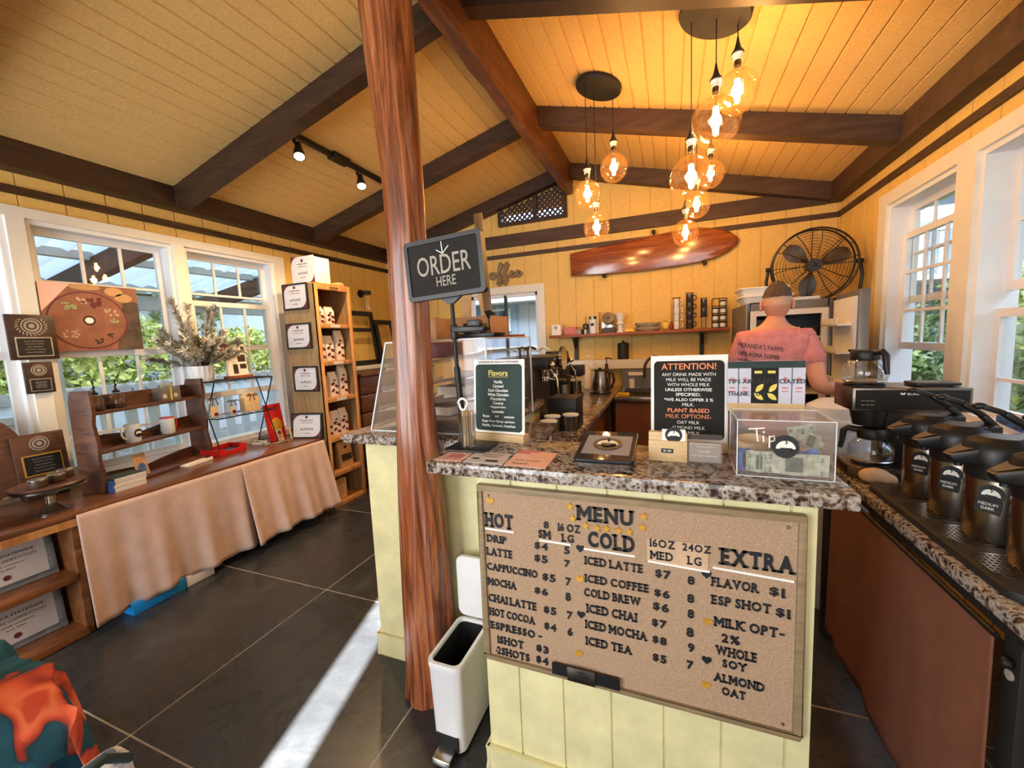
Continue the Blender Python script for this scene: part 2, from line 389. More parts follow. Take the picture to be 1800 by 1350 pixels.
def thing(name, label, cat, loc=(0, 0, 0), rz=0, group=None):
    o = bpy.data.objects.new(name, None); COL.objects.link(o); o.location = loc; o.rotation_euler = (0, 0, rz); o.empty_display_size = .05
    o['label'] = label; o['category'] = cat
    if group: o['group'] = group
    return o
def tag(o, label, cat, group=None, kind=None):
    o['label'] = label; o['category'] = cat
    if group: o['group'] = group
    if kind: o['kind'] = kind
    return o
def dup(root, loc, rz=None, label=None, group=None):
    r = root.copy(); COL.objects.link(r); r.location = loc
    if rz is not None: r.rotation_euler = (0, 0, rz)
    if label: r['label'] = label
    if group: r['group'] = group
    for ch in list(root.children):
        c = ch.copy(); COL.objects.link(c); c.parent = r
        for g in list(ch.children):
            d = g.copy(); COL.objects.link(d); d.parent = c
    return r
def struct(mb, name, mat, **k): return mb.obj(name, mat, kind='structure', **k)
def skin(name, joints, edges, mat, parent=None, sub=2, root=0, w=None):
    """one continuous limb-and-body surface grown round a skeleton"""
    me = bpy.data.meshes.new(name); me.from_pydata([j[0] for j in joints], edges, [])
    o = bpy.data.objects.new(name, me); COL.objects.link(o)
    o.modifiers.new('s', 'SKIN').use_smooth_shade = True
    for i, j in enumerate(joints):
        r = j[1]; me.skin_vertices[0].data[i].radius = (r, r) if not isinstance(r, tuple) else r
        me.skin_vertices[0].data[i].use_root = (i == root)
    sb = o.modifiers.new('u', 'SUBSURF'); sb.levels = sub; sb.render_levels = sub
    dg = bpy.context.evaluated_depsgraph_get(); nm = bpy.data.meshes.new_from_object(o.evaluated_get(dg))
    bpy.data.objects.remove(o); bpy.data.meshes.remove(me); nm.name = name
    nm.materials.clear(); nm.materials.append(M[mat])
    nm.polygons.foreach_set('use_smooth', [True]*len(nm.polygons))
    q = bpy.data.objects.new(name, nm); COL.objects.link(q); q.parent = parent
    return q
def logo(par, c, ux, uy, r, un, back='letter_black'):
    """round dark badge with a white steaming cup"""
    c = Vector(c); ux = Vector(ux); uy = Vector(uy); un = Vector(un)
    def disc(mb, cc, rr, d, a0=0, a1=2*PI, n=28):
        p = [cc+ux*(rr*math.cos(a0+(a1-a0)*k/n))+uy*(rr*math.sin(a0+(a1-a0)*k/n)) for k in range(n+(0 if a1-a0 > 6 else 1))]
        N = len(p); mb.add([q+un*d for q in p]+[q for q in p], [tuple(range(N))]+[(i, N+i, N+(i+1) % N, (i+1) % N) for i in range(N)])
    a = MB(); disc(a, c, r, r*.05)
    o = a.obj('badge', back, par, world=True)
    a = MB(); disc(a, c+un*r*.06-uy*.18*r, r*.72, r*.03, 0, PI); a.obj('badge_arch', 'letter_white', par, world=True)
    a = MB(); disc(a, c+un*r*.10-uy*.08*r, r*.42, r*.03, PI, 2*PI)
    p0 = c+un*r*.12
    a.tube([p0+uy*.25*r, p0+uy*.4*r+ux*.1*r, p0+uy*.6*r-ux*.06*r, p0+uy*.82*r+ux*.03*r], r*.05, 6)
    a.tube([p0+ux*.4*r-uy*.15*r, p0+ux*.58*r-uy*.2*r, p0+ux*.3*r-uy*.36*r], r*.05, 6)
    a.obj('badge_cup', 'letter_black', par, world=True)
    return o

# ------------------------------------------------------------------ the room
XL, XR, YB, YF = -3.64, 1.447, 4.74, -2.1
RXL, RXR, RZ = -1.118, -1.02, 3.40
def ceil_z(x): return RZ-.255*(RXL-x) if x < RXL else (RZ-.26*(x-RXR) if x > RXR else RZ)
def grooved(mb, u0, u1, f0, f1, mp, sp=.21, gw=.012, gd=.010, off=0.0, extra=()):
    us = [(u0, 0), (u1, 0)]+[(e, 0) for e in extra if u0 < e < u1]
    k = math.ceil((u0-off)/sp)
    while off+k*sp < u1:
        g = off+k*sp
        for du, d in ((-gw/2, 0), (-gw/2+.002, gd), (gw/2-.002, gd), (gw/2, 0)):
            if u0+1e-4 < g+du < u1-1e-4: us.append((g+du, d))
        k += 1
    us.sort()
    vs = [];
    for u, d in us: vs += [mp(u, f0(u), d), mp(u, f1(u), d)]
    mb.add(vs, [(2*i, 2*i+2, 2*i+3, 2*i+1) for i in range(len(us)-1)])
def C(v): return lambda u: v
def wall(name, u0, u1, z0, top, holes, mp, sp=.21, off=0, extra=(), skinback=.12):
    """boarded wall with real grooves, openings left free, and a plain outer skin"""
    mb = MB(); cuts = sorted(set([u0, u1]+[h[0] for h in holes]+[h[1] for h in holes]))
    for a, b in zip(cuts, cuts[1:]):
        hs = sorted([h for h in holes if h[0] <= a+1e-6 and h[1] >= b-1e-6], key=lambda h: h[2])
        lo = C(z0)
        for h in hs+[None]:
            hi = top if h is None else C(h[2])
            grooved(mb, a, b, lo, hi, mp, sp, off=off, extra=extra)
            ex = [a]+sorted(e for e in extra if a < e < b)+[b]
            for p, q in zip(ex, ex[1:]): mb.add([mp(p, lo(p), skinback), mp(q, lo(q), skinback), mp(q, hi(q), skinback), mp(p, hi(p), skinback)], [(0, 1, 2, 3)])
            lo = C(h[3]) if h else lo
    for h in holes:   # reveals
        a, b, c, d = h[:4]
        for p in ((a, c, b, c), (b, c, b, d), (b, d, a, d), (a, d, a, c)):
            mb.add([mp(p[0], p[1], 0), mp(p[2], p[3], 0), mp(p[2], p[3], skinback), mp(p[0], p[1], skinback)], [(0, 1, 2, 3)])
    return struct(mb, name, 'wall_paint')
mL = lambda u, z, d: (XL-d, u, z)
mR = lambda u, z, d: (XR+d, u, z)
mB = lambda u, z, d: (u, YB+d, z)
mF = lambda u, z, d: (u, YF-d, z)
LW = [(-.36, .36), (.44, 1.234), (1.312, 2.10), (2.177, 2.969)]
RW = [(3.012, 3.79), (2.08, 2.86), (1.15, 1.93)]
wall('wall_left', YF, YB, 0, C(2.79), [(a, b, .72, 2.364) for a, b in LW], mL, off=.05)
wall('wall_right', YF, YB, 0, C(2.79), [(a, b, .98, 2.335) for a, b in RW], mR, off=.02, skinback=.155)
wall('wall_back', XL, XR, 0, lambda x: ceil_z(x)+.02, [(-2.40, -1.49, 1.12, 2.073), (-1.90, -1.13, 2.905, 3.03)], mB, off=.0, extra=(RXL, RXR), sp=.205)
wall('wall_front', XL, XR, 0, lambda x: ceil_z(x)+.02, [(-.605, -.415, 0, 2.25), (-3.1, -1.75, .75, 2.35), (-.1, 1.2, .75, 2.35)], mF, extra=(RXL, RXR))
mb = MB(); mb.add([(XL-3, YF-3, 0), (XR+.3, YF-3, 0), (XR+.3, YB+.3, 0), (XL-3, YB+.3, 0)], [(0, 1, 2, 3)])
mb = MB()
# slate slabs with thin joints
xs = [-3.9, -2.02, -1.013, -.006, 1.0, 1.6]; ys = [-2.3, -1.21, -.21, .79, 1.79, 2.82, 3.83, 4.9]
mb.box(-3.9, -2.3, -.06, 1.7, 4.9, -.0006); struct(mb, 'trim_1', 'grout')
mb = MB(); g = .0036
for a, b in zip(xs, xs[1:]):
    for c, d in zip(ys, ys[1:]): mb.add([(a+g, c+g, 0), (b-g, c+g, 0), (b-g, d-g, 0), (a+g, d-g, 0)], [(0, 1, 2, 3)])
struct(mb, 'floor', 'slate')
# boarded ceiling, two slopes
mb = MB()
for x0, x1 in ((XL-.1, RXL), (RXR, XR+.1)):
    grooved(mb, x0, x1, C(YF), C(YB+.1), lambda u, y, d: (u, y, ceil_z(u)+d), sp=.109, gw=.011, gd=.008, off=RXL if x1 == RXL else RXR)
mb.add([(RXL, YF, RZ), (RXR, YF, RZ), (RXR, YB, RZ), (RXL, YB, RZ)], [(0, 1, 2, 3)])
struct(mb, 'ceiling', 'ceiling_paint')
mb = MB()   # roof deck over it
mb.add([(XL-.5, YF-.1, 2.80), (RXL, YF-.1, 3.5), (RXL, YB+.3, 3.5), (XL-.5, YB+.3, 2.80)], [(0, 1, 2, 3)])
mb.add([(XR+.5, YF-.1, 2.80), (RXR, YF-.1, 3.5), (RXR, YB+.3, 3.5), (XR+.5, YB+.3, 2.80)], [(0, 1, 2, 3)])
mb.add([(RXL, YF-.1, 3.5), (RXR, YF-.1, 3.5), (RXR, YB+.3, 3.5), (RXL, YB+.3, 3.5)], [(0, 1, 2, 3)])
struct(mb, 'trim_2', 'porch_white')
# plate beams, bands and mouldings
def tr(n, mat, *boxes):
    mb = MB()
    for q in boxes: mb.box(*q)
    return struct(mb, 'trim_%d' % n, mat)
tr(3, 'dark_timber', (XL, YF, 2.623, XL+.11, YB-.02, 2.785))
tr(4, 'grey_timber', (XR-.11, YF, 2.623, XR, YB-.02, 2.785))
tr(5, 'dark_timber', (XL, YF, 2.497, XL+.02, YB, 2.544))
tr(6, 'grey_timber', (XR-.02, YF, 2.497, XR, YB, 2.544))
tr(7, 'grey_timber', (XL+.11, YB-.045, 2.623, XR-.11, YB, 2.765))
tr(8, 'grey_timber', (XL+.02, YB-.02, 2.497, XR-.02, YB, 2.544))
# window casings
tr(9, 'white_paint', (XL, YF, 2.364, XL+.022, 3.085, 2.425), *[(XL, a, .70, XL+.022, b, 2.364) for a, b in ((-.5, -.36), (.36, .44), (1.234, 1.312), (2.10, 2.177), (2.969, 3.085))], (XL, -.5, .66, XL+.05, 3.1, .72))
tr(10, 'white_paint', (XR-.022, 1.0, 2.335, XR, 3.905, 2.42), *[(XR-.022, a, .96, XR, b, 2.335) for a, b in ((1.0, 1.15), (1.93, 2.08), (2.86, 3.012), (3.79, 3.905))], (XR-.05, 1.0, .93, XR, 3.92, .98))
tr(11, 'white_paint', (-2.49, YB-.022, 2.073, -1.40, YB, 2.16), (-2.49, YB-.022, 1.05, -2.40, YB, 2.073), (-1.49, YB-.022, 1.05, -1.40, YB, 2.073), (-2.49, YB-.03, 1.05, -1.40, YB, 1.12))

def window(n, mp, u0, u1, z0, z1, lowspan, grid_up, grid_low, d0=.05, upspan=None):
    """double-hung window: frame is the root; sashes with glazing bars and panes are its parts"""
    def bx(mb, a, b, c, d, e, f):
        p = mp(a, c, e); q = mp(b, d, f); mb.box(*[min(i, j) for i, j in zip(p, q)], *[max(i, j) for i, j in zip(p, q)])
    mb = MB(); t = .028
    D = d0+.085; e = .0015; bx(mb, u0-e, u0+t, z0, z1, -.001, D); bx(mb, u1-t, u1+e, z0, z1, -.001, D); bx(mb, u0+t, u1-t, z1-t, z1+e, -.001, D); bx(mb, u0+t, u1-t, z0-e, z0+t, -.001, D)
    root = struct(mb, 'window_%d' % n, 'white_plastic')
    zm = (z0+z1)/2
    for name, (a, b), dd, (nv, hs, part) in (('upper_sash', upspan or (zm-.02, z1-t), d0+.035, grid_up), ('lower_sash', lowspan, d0, grid_low)):
        mb = MB(); s = .042; A, B = u0+t, u1-t
        bx(mb, A, A+s, a, b, dd, dd+.03); bx(mb, B-s, B, a, b, dd, dd+.03); bx(mb, A+s, B-s, a, a+s*1.15, dd, dd+.03); bx(mb, A+s, B-s, b-s, b, dd, dd+.03)
        top = b-s; bot = a+s*1.15
        hz = [a+(b-a)*k for k in hs]
        for k in range(1, nv+1):
            u = A+s+(B-A-2*s)*k/(nv+1); bx(mb, u-.009, u+.009, (hz[0] if part and hz else bot), top, dd+.008, dd+.022)
        for z in hz: bx(mb, A+s, B-s, z-.009, z+.009, dd+.0065, dd+.0235)
        mb.obj(name, 'white_plastic', root)
        mb = MB(); p = [mp(A+s, bot, dd+.015), mp(B-s, bot, dd+.015), mp(B-s, top, dd+.015), mp(A+s, top, dd+.015)]; mb.add(p, [(0, 1, 2, 3)])
        mb.obj('pane', 'pane', root)
window(1, mL, *LW[1], .72, 2.364, (.75, 1.56), (2, (.6,), True), (2, (.3, ), False))
window(2, mL, *LW[2], .72, 2.364, (.75, 1.56), (2, (.6,), True), (2, (.3, ), False))
window(3, mL, *LW[3], .72, 2.364, (1.12, 1.95), (2, (.6,), True), (2, (.5,), False))
window(7, mL, *LW[0], .72, 2.364, (.75, 1.56), (2, (.6,), True), (2, (.3,), False))
window(4, mR, *RW[0], .98, 2.335, (1.32, 2.12), (2, (.5,), False), (2, (.33, .66), False), d0=.075)
window(5, mR, *RW[1], .98, 2.335, (1.0, 1.55), (2, (.5,), False), (2, (.36,), False), d0=.075)
window(8, mR, *RW[2], .98, 2.335, (1.0, 1.64), (2, (.5,), False), (2, (.36,), False), d0=.075)
mb = MB()
for q in ((-2.40, YB+.03, 1.12, -2.36, YB+.08, 2.073), (-1.53, YB+.03, 1.12, -1.49, YB+.08, 2.073), (-2.40, YB+.03, 2.035, -1.49, YB+.08, 2.073), (-2.40, YB+.03, 1.12, -1.49, YB+.08, 1.17)): mb.box(*q)
w6 = struct(mb, 'window_6', 'white_plastic')
mb = MB(); mb.box(-1.935, YB+.02, 1.15, -1.905, YB+.06, 2.06); mb.obj('sash_bar', 'black_metal', w6)
mb = MB(); mb.add([(-2.38, YB+.055, 1.15), (-1.5, YB+.055, 1.15), (-1.5, YB+.055, 2.05), (-2.38, YB+.055, 2.05)], [(0, 1, 2, 3)]); mb.obj('pane', 'pane', w6)
for n, (a, b) in ((9, (-3.1, -1.75)), (10, (-.1, 1.2))):  # unseen windows added behind the fill lamps; opaque blinds keep direct sun out
    mb = MB()
    for q in ((a, YF-.08, .75, a+.05, YF, 2.35), (b-.05, YF-.08, .75, b, YF, 2.35), (a, YF-.08, 2.3, b, YF, 2.35), (a, YF-.08, .75, b, YF, .8)): mb.box(*q)
    q = struct(mb, 'window_%d' % n, 'white_plastic')
    mb = MB(); mb.box(a+.05, YF-.06, .8, b-.05, YF-.05, 2.3); mb.obj('added_sun_blind', 'paper', q)
mb = MB(); mb.box(-1.42, YF-.09, .02, -.6, YF-.05, 2.08); struct(mb, 'door_1', 'white_paint')
# lattice vent in the gable
lat = thing('lattice_vent', 'brown framed diagonal lattice vent under the ridge beam end', 'vent', (-1.5, YB-.05, 2.866))
mb = MB(); top = lambda x: ceil_z(x)-.15
def quadframe(mb, x0, x1, zb, t0, t1, y0, y1):
    mb.prism([(x0, zb), (x1, zb), (x1, t1), (x0, t0)], y0, y1, 'y')
quadframe(mb, -1.94, -1.10, 2.866, 2.905, 2.905, YB-.05, YB); mb.box(-1.94, YB-.05, 2.9, -1.895, YB, 3.03); mb.box(-1.14, YB-.05, 2.9, -1.10, YB, 3.19); mb.box(-1.5, YB-.05, 2.9, -1.45, YB, 3.14)
mb.obj('vent_frame', 'dark_timber', lat, world=True)
mb = MB(); y = YB-.025
def clip(p, q):
    return [(p[0]+(q[0]-p[0])*t/24, p[1]+(q[1]-p[1])*t/24) for t in range(25)]
for sg in (1, -1):
    k = -2.6
    while k < -.4:
        seg = [(x, z) for x, z in clip((k, 2.88), (k+sg*.4, 3.28)) if -1.9 < x < -1.12 and 2.89 < z < top(x)]
        if len(seg) > 1: mb.bar((seg[0][0], y+sg*.004, seg[0][1]), (seg[-1][0], y+sg*.004, seg[-1][1]), .009, .024, up=Y) if False else mb.bar((seg[0][0], y+sg*.004, seg[0][1]), (seg[-1][0], y+sg*.004, seg[-1][1]), .022, .008, up=Y)
        k += .062
mb.obj('lattice', 'dark_timber', lat, world=True)
# wall pieces above the vent hole follow the rafter; ridge and rafters
def beam(name, label, mat, pts, bev=.004):
    mb = MB(); a, b, w_, h_ = pts
    mb.bar(a, b, w_, h_); o = mb.obj(name, mat, bev=bev, segs=1); tag(o, label, 'beam'); return o
mb = MB(); n = 60; vs = []
for i in range(n+1):
    y = YF+(YB-.02-YF)*i/n
    j = lambda s: .006*math.sin(y*s+s)+.004*math.sin(y*3.1*s)
    vs += [(RXL+.012+j(5), y, 3.10+j(4)), (RXR-.002+j(3), y, 3.105+j(6)), (RXR+.0, y, 3.43), (RXL, y, 3.43)]
mb.add(vs, [(4*i+k, 4*i+(k+1) % 4, 4*i+4+(k+1) % 4, 4*i+4+k) for i in range(n) for k in range(4)]+[(0, 1, 2, 3), (4*n+3, 4*n+2, 4*n+1, 4*n)])
tag(mb.obj('ridge_beam', 'ridge_timber'), 'rough hewn brown ridge beam running down the middle of the ceiling', 'beam')
RY = [(-.46, 'behind the photographer'), (.85, 'second'), (2.156, 'third'), (3.463, 'fourth'), (4.66, 'last')]
LL = {-.46: 'dark timber rafter above the window seat side, nearest the shop front', .85: 'dark timber rafter above the table with plaques, ahead of the post',
      2.156: 'dark timber rafter passing behind the wooden post top, over the white windows', 3.463: 'dark timber rafter between the track lights and the lattice vent', 4.66: 'end rafter lying on the gable wall above the lattice vent'}
RL = {-.46: 'brown timber rafter on the kitchen slope nearest the shop front', .85: 'brown timber rafter on the kitchen slope above the front counter',
      2.156: 'brown timber rafter crossing just ahead of the larger pendant canopy', 3.463: 'brown timber rafter behind the pendant bulbs, second from the gable wall', 4.66: 'end rafter on the gable wall above the surfboard'}
for y, _ in RY:
    mb = MB(); mb.prism([(XL+.1, ceil_z(XL+.1)-.15), (RXL, RZ-.15), (RXL, RZ+.01), (XL+.1, ceil_z(XL+.1)+.01)], y-.05, y+.05, 'y')
    tag(mb.obj('rafter', 'dark_timber'), LL[y], 'beam', 'rafters of the ceiling')
    mb = MB(); mb.prism([(RXR, RZ-.15), (XR-.1, ceil_z(XR-.1)-.15), (XR-.1, ceil_z(XR-.1)+.01), (RXR, RZ+.01)], y-.05, y+.05, 'y')
    tag(mb.obj('rafter', 'grey_timber' if y > 2.5 else 'dark_timber'), RL[y], 'beam', 'rafters of the ceiling')
# round polished post
mb = MB(); n = 56; H = 70; vs = []
cx = [(0, -.985), (.35, -.978), (.8, -.965), (1.3, -.962), (2.1, -.945), (3.12, -.975)]
rr = [(0, .122), (.12, .112), (.35, .108), (.8, .096), (1.3, .078), (1.75, .078), (2.1, .08), (2.7, .098), (3.12, .104)]
def interp(t, x):
    for (a, p), (b, q) in zip(t, t[1:]):
        if x <= b: return p+(q-p)*(x-a)/(b-a)
    return t[-1][1]
for i in range(H+1):
    z = 3.12*i/H
    for k in range(n):
        a = 2*PI*k/n; r = interp(rr, z)*(1+.05*math.sin(3*a+z*1.3)+.035*math.sin(7*a-z*2.1+math.sin(z*3))+.02*math.sin(13*a+z*.9)+.03*math.sin(z*4+a))
        vs.append((interp(cx, z)+r*math.cos(a), 1.368+.85*r*math.sin(a), z))
mb.add(vs, [(i*n+k, i*n+(k+1) % n, (i+1)*n+(k+1) % n, (i+1)*n+k) for i in range(H) for k in range(n)]+[tuple(range(n-1, -1, -1)), tuple(H*n+k for k in range(n))])
tag(mb.obj('wooden_post', 'post_wood', smooth=True), 'polished reddish brown natural trunk post standing at the counter corner', 'post')

# ------------------------------------------------------------------ display table along the left wall
tb = thing('display_table', 'long wooden display counter with open shelves under the left windows', 'table', (-3.3, 1.7, 0))
TX = -2.985; TZ = .69
def W(mb, name, mat, par, **k): return mb.obj(name, mat, par, world=True, **k)
mb = MB(); mb.box(XL+.03, -.3, TZ-.035, TX, 2.77, TZ); W(mb, 'tabletop', 'table_top', tb, bev=.006)
mb = MB(); mb.box(TX-.02, -.3, TZ-.075, TX+.003, 2.77, TZ-.036); W(mb, 'edge_strip', 'oak', tb)
for z, x in ((.33, TX-.02), (.02, TX)):
    mb = MB(); mb.box(XL+.03, -.3, z, x, 1.07, z+.025); mb.box(x-.004, -.3, z-.015, x+.014, 1.07, z+.025); W(mb, 'shelf', 'oak_flat', tb, bev=.003)
for y in (-.3, 1.07, 2.74):
    mb = MB(); mb.box(XL+.03, y, 0, TX-.01, y+.03, TZ-.036); W(mb, 'side_panel', 'oak_flat', tb)
mb = MB(); mb.box(XL+.025, -.3, 0, XL+.03, 2.77, TZ-.036); W(mb, 'back_panel', 'dark_board', tb)

def curtain(name, label, group, u0, u1, zt, zb, P, mat, folds, flare, seed, n=90, m=22, amp=.014):
    rnd = random.Random(seed); ph = [rnd.random()*6 for _ in range(4)]; vs = []
    for i in range(m+1):
        t = i/m
        for k in range(n+1):
            s = k/n; u = u0+(u1-u0)*s
            d = flare*t+amp*(.35+1.2*t)*(math.sin(2*PI*folds*s+ph[0]+.7*math.sin(3*s+ph[1]))+.4*math.sin(2*PI*folds*2.3*s+ph[2]))*(.4+.6*t)
            z = zt+(zb-zt)*t+.006*t*math.sin(9*s+ph[3])
            vs.append(P(u+(.03*t*(s-.5)), d, z))
    mb = MB(); mb.add(vs, [(i*(n+1)+k, i*(n+1)+k+1, (i+1)*(n+1)+k+1, (i+1)*(n+1)+k) for i in range(m) for k in range(n)])
    o = mb.obj(name, mat, smooth=True); md = o.modifiers.new('t', 'SOLIDIFY'); md.thickness = .003; md.offset = 0
    return tag(o, label, 'curtain', group)
PL = lambda u, d, z: (TX+.022+d, u, z)
curtain('curtain', 'pinkish tan fabric skirt hung on the display counter beside the open shelves', 'table skirts', 1.085, 2.0, TZ-.012, .06, PL, 'curtain_cloth', 3.2, .045, 3)
curtain('curtain', 'pinkish tan fabric skirt hung on the display counter next to the tall bookcase', 'table skirts', 1.985, 2.76, TZ-.012, .08, PL, 'curtain_cloth', 3.0, .11, 8)
mb = MB(); mb.box(TX-.25, 1.24, 0, TX+.06, 1.52, .075); b_ = mb.obj('box', 'blue_card', bev=.003); tag(b_, 'bright blue flat box on the floor peeking out under the tan skirt', 'box')
mb = MB(); mb.box(TX-.25, 1.53, 0, TX+.055, 1.7, .07); tag(mb.obj('box', 'paper', bev=.003), 'white flat box on the floor next to the blue box under the skirt', 'box')

def framed(name, label, cat, loc, rz, tilt, w_, h_, fw, fmat, pmat, group=None, lines=(), seal=None, deco=True, depth=.018):
    """picture frame standing/hanging: local x = width, z = up, front faces -y"""
    t = thing(name, label, cat, loc, rz, group); R = Matrix.Rotation(-tilt, 3, 'X')
    def tf(mb): mb.v = [tuple(R @ Vector(q)) for q in mb.v]; return mb
    mb = MB()
    if fw:
        for q in ((-w_/2, 0, 0, w_/2, depth, fw), (-w_/2, 0, h_-fw, w_/2, depth, h_), (-w_/2, 0, fw, -w_/2+fw, depth, h_-fw), (w_/2-fw, 0, fw, w_/2, depth, h_-fw)): mb.box(*q)
        tf(mb).obj('frame', fmat, t, bev=.002, segs=1)
    mb = MB(); mb.box(-w_/2+fw*.8, depth*.3, fw*.8, w_/2-fw*.8, depth*.8, h_-fw*.8); tf(mb).obj('sheet', pmat, t)
    y = depth*.3-.0012
    if deco:
        mb = MB(); s = min(w_, h_)*.36
        for sx, sz in ((-1, 1), (1, -1)):
            c0 = (sx*(w_/2-fw), h_/2+sz*(h_/2-fw)); p = [c0, (c0[0]-sx*s, c0[1])]+[(c0[0]-sx*s*(1-math.sin(a*PI/16)), c0[1]-sz*s*(1-math.cos(a*PI/16))) for a in range(1, 8)]+[(c0[0], c0[1]-sz*s)]
            mb.prism(p, y, y+.001, 'y')
        tf(mb).obj('corner_print', 'maroon', t)
    if lines:
        mb = MB()
        for s_, z, ww, hh in lines: mb.text(s_, (0, y, z), X, Z, ww, hh, -Y, 0, center=True)
        tf(mb).obj('lettering', 'letter_black' if pmat != 'black_plastic' else 'letter_grey', t)
    if seal:
        mb = MB(); mb.lathe([(seal[1], 0), (seal[1], .002), (seal[1]*.7, .002)], n=24); mb.v = [(a, y-c, seal[0]+b) for a, b, c in mb.v]; tf(mb).obj('seal', seal[2] if len(seal) > 2 else 'maroon', t)
    return t
fz = -PI/2*0
# grey-framed certificates standing on the open shelves (front faces the room, +x)
RZP = PI/2
for z, lab in ((.356, 'grey framed cupping competition certificate on the upper open shelf of the counter'), (.046, 'grey framed cupping competition certificate on the bottom open shelf of the counter')):
    framed('certificate_frame', lab, 'certificate', (-3.12, .865, z), RZP, .12, .36, .27, .032, 'grey_frame', 'grey_paper', 'grey framed certificates',
           [('2023 HCA STATEWIDE', .17, .22, .014), ('CUPPING COMPETITION', .143, .23, .014), ('to certify excellence', .12, .14, .009), ('June 2023', .1, .07, .01)], (.065, .013), deco=False)
# plaques
def plaque(label, loc, rz, tilt, w_, h_, body, pz0, pz1, border, wreath=False):
    t = thing('award_plaque', label, 'plaque', loc, rz, 'award plaques'); R = Matrix.Rotation(-tilt, 3, 'X')
    def tf(mb): mb.v = [tuple(R @ Vector(q)) for q in mb.v]; return mb
    mb = MB(); mb.box(-w_/2, 0, 0, w_/2, .02, h_); tf(mb).obj('board', body, t, bev=.004)
    iw = w_*.38; mb = MB(); mb.box(-iw, -.003, pz0, iw, 0, pz1); tf(mb).obj('border', border, t)
    mb = MB(); mb.box(-iw+.007, -.005, pz0+.007, iw-.007, -.002, pz1-.007); tf(mb).obj('plate', 'black_plastic', t)
    mb = MB(); k = 5
    for i in range(k):
        z = pz1-.02-(pz1-pz0-.035)*(i+.5)/k; mb.text('Statewide Cupping' if i % 2 else 'Award of Excellence', (0, -.0056, z), X, Z, iw*1.1*(1-.12*(i % 3)), .007, -Y, 0, center=True)
    tf(mb).obj('lettering', 'letter_grey', t)
    cz = (pz1+h_)/2; r = (h_-pz1)*.34; mb = MB()
    for a, b in ((r, r*.86), (r*.72, r*.5), (r*.3, 0)):
        n = 28; vs = []
        for i in range(n):
            c, s = math.cos(2*PI*i/n), math.sin(2*PI*i/n); vs += [(a*c, -.001, cz+a*s), (b*c, -.001, cz+b*s)]
        mb.add(vs, [(2*i, 2*((i+1) % n), 2*((i+1) % n)+1, 2*i+1) for i in range(n)])
    if wreath:
        for i in range(18):
            a = -PI/2+(i-8.5)*.27; mb.cbox((1.35*r*math.cos(a), -.001, cz+1.2*r*math.sin(a)), (.016, .001, .005), Matrix.Rotation(-a-.6, 3, 'Y'))
    tf(mb).obj('seal', 'letter_grey', t)
plaque('dark wood award plaque with a wreath seal, mounted on the white window post, upper one', (XL+.05, 1.258, 1.515), RZP, 0, .205, .27, 'dark_board', .018, .135, 'steel', True)
plaque('smaller dark wood award plaque with a round seal, mounted just under the wreath plaque', (XL+.05, 1.258, 1.31), RZP, 0, .125, .19, 'dark_board', .012, .09, 'steel')
plaque('brown award plaque with a gold bordered plate leaning behind the cake stand', (-3.50, 1.185, .80), RZP, .1, .22, .28, 'walnut', .03, .155, 'gold_foil')
mb = MB(); mb.box(-3.58, 1.09, TZ, -3.49, 1.27, .80); tag(mb.obj('riser_block', 'dark_board', bev=.004), 'dark wooden block holding up the brown gold bordered plaque', 'stand')
# round dark wooden board and dark box at the frame's edge
mb = MB(); mb.lathe([(0, 0), (.285, 0), (.29, .008), (.285, .022), (0, .022)], n=48); R = Matrix.Rotation(PI/2-.15, 3, 'Y')
mb.v = [tuple(R @ Vector(q)+Vector((-3.56, .85, TZ+.288))) for q in mb.v]; tag(mb.obj('round_board', 'walnut', smooth=True), 'large round dark wooden serving board leaning against the window behind the plaque', 'board')
mb = MB(); mb.box(-3.2, .62, TZ, -3.02, .83, TZ+.2); tag(mb.obj('box', 'dark_board', bev=.004), 'dark brown box on the counter beside the cake stand', 'box')
# cake stand and candle tins
ck = thing('cake_stand', 'pedestal cake stand with a wooden plate on the display counter', 'cake stand', (-3.13, 1.06, TZ))
mb = MB(); mb.lathe([(.075, 0), (.078, .012), (.05, .028), (.022, .05), (.02, .09), (.06, .128), (.15, .136), (.152, .146), (0, .148)], n=40); mb.obj('pedestal', 'pump_steel', ck, smooth=True)
mb = MB(); mb.lathe([(0, .148), (.14, .148), (.143, .156), (.137, .163), (0, .163)], n=40); mb.obj('plate', 'walnut', ck, smooth=True)
def jar_tin(label, loc, glass='dark_board'):
    t = thing('candle_jar', label, 'jar', loc, 0, 'jars on the cake stand')
    mb = MB(); mb.lathe([(.034, 0), (.036, .004), (.036, .03), (.034, .033)], n=28); mb.obj('jar', glass, t, smooth=True)
    mb = MB(); mb.lathe([(.037, .033), (.038, .036), (.038, .044), (.036, .046), (0, .046)], n=28); mb.obj('lid', 'steel', t, smooth=True)
for (x, y), l in zip(((-3.06, 1.0), (-3.10, 1.085), (-3.17, 1.145)), ('small silver lidded jar on the cake stand, nearest the dark box', 'small silver lidded jar on the cake stand, middle of the three', 'small silver lidded jar on the cake stand, nearest the shelf rack')):
    jar_tin(l, (x, y, TZ+.163), 'coffee_beans')

# three-tier wooden shelf rack
RA = PI/2+.28
rk = thing('shelf_rack', 'dark wooden three tier tabletop rack with scalloped back boards', 'rack', (-3.35, 1.68, TZ), RA)
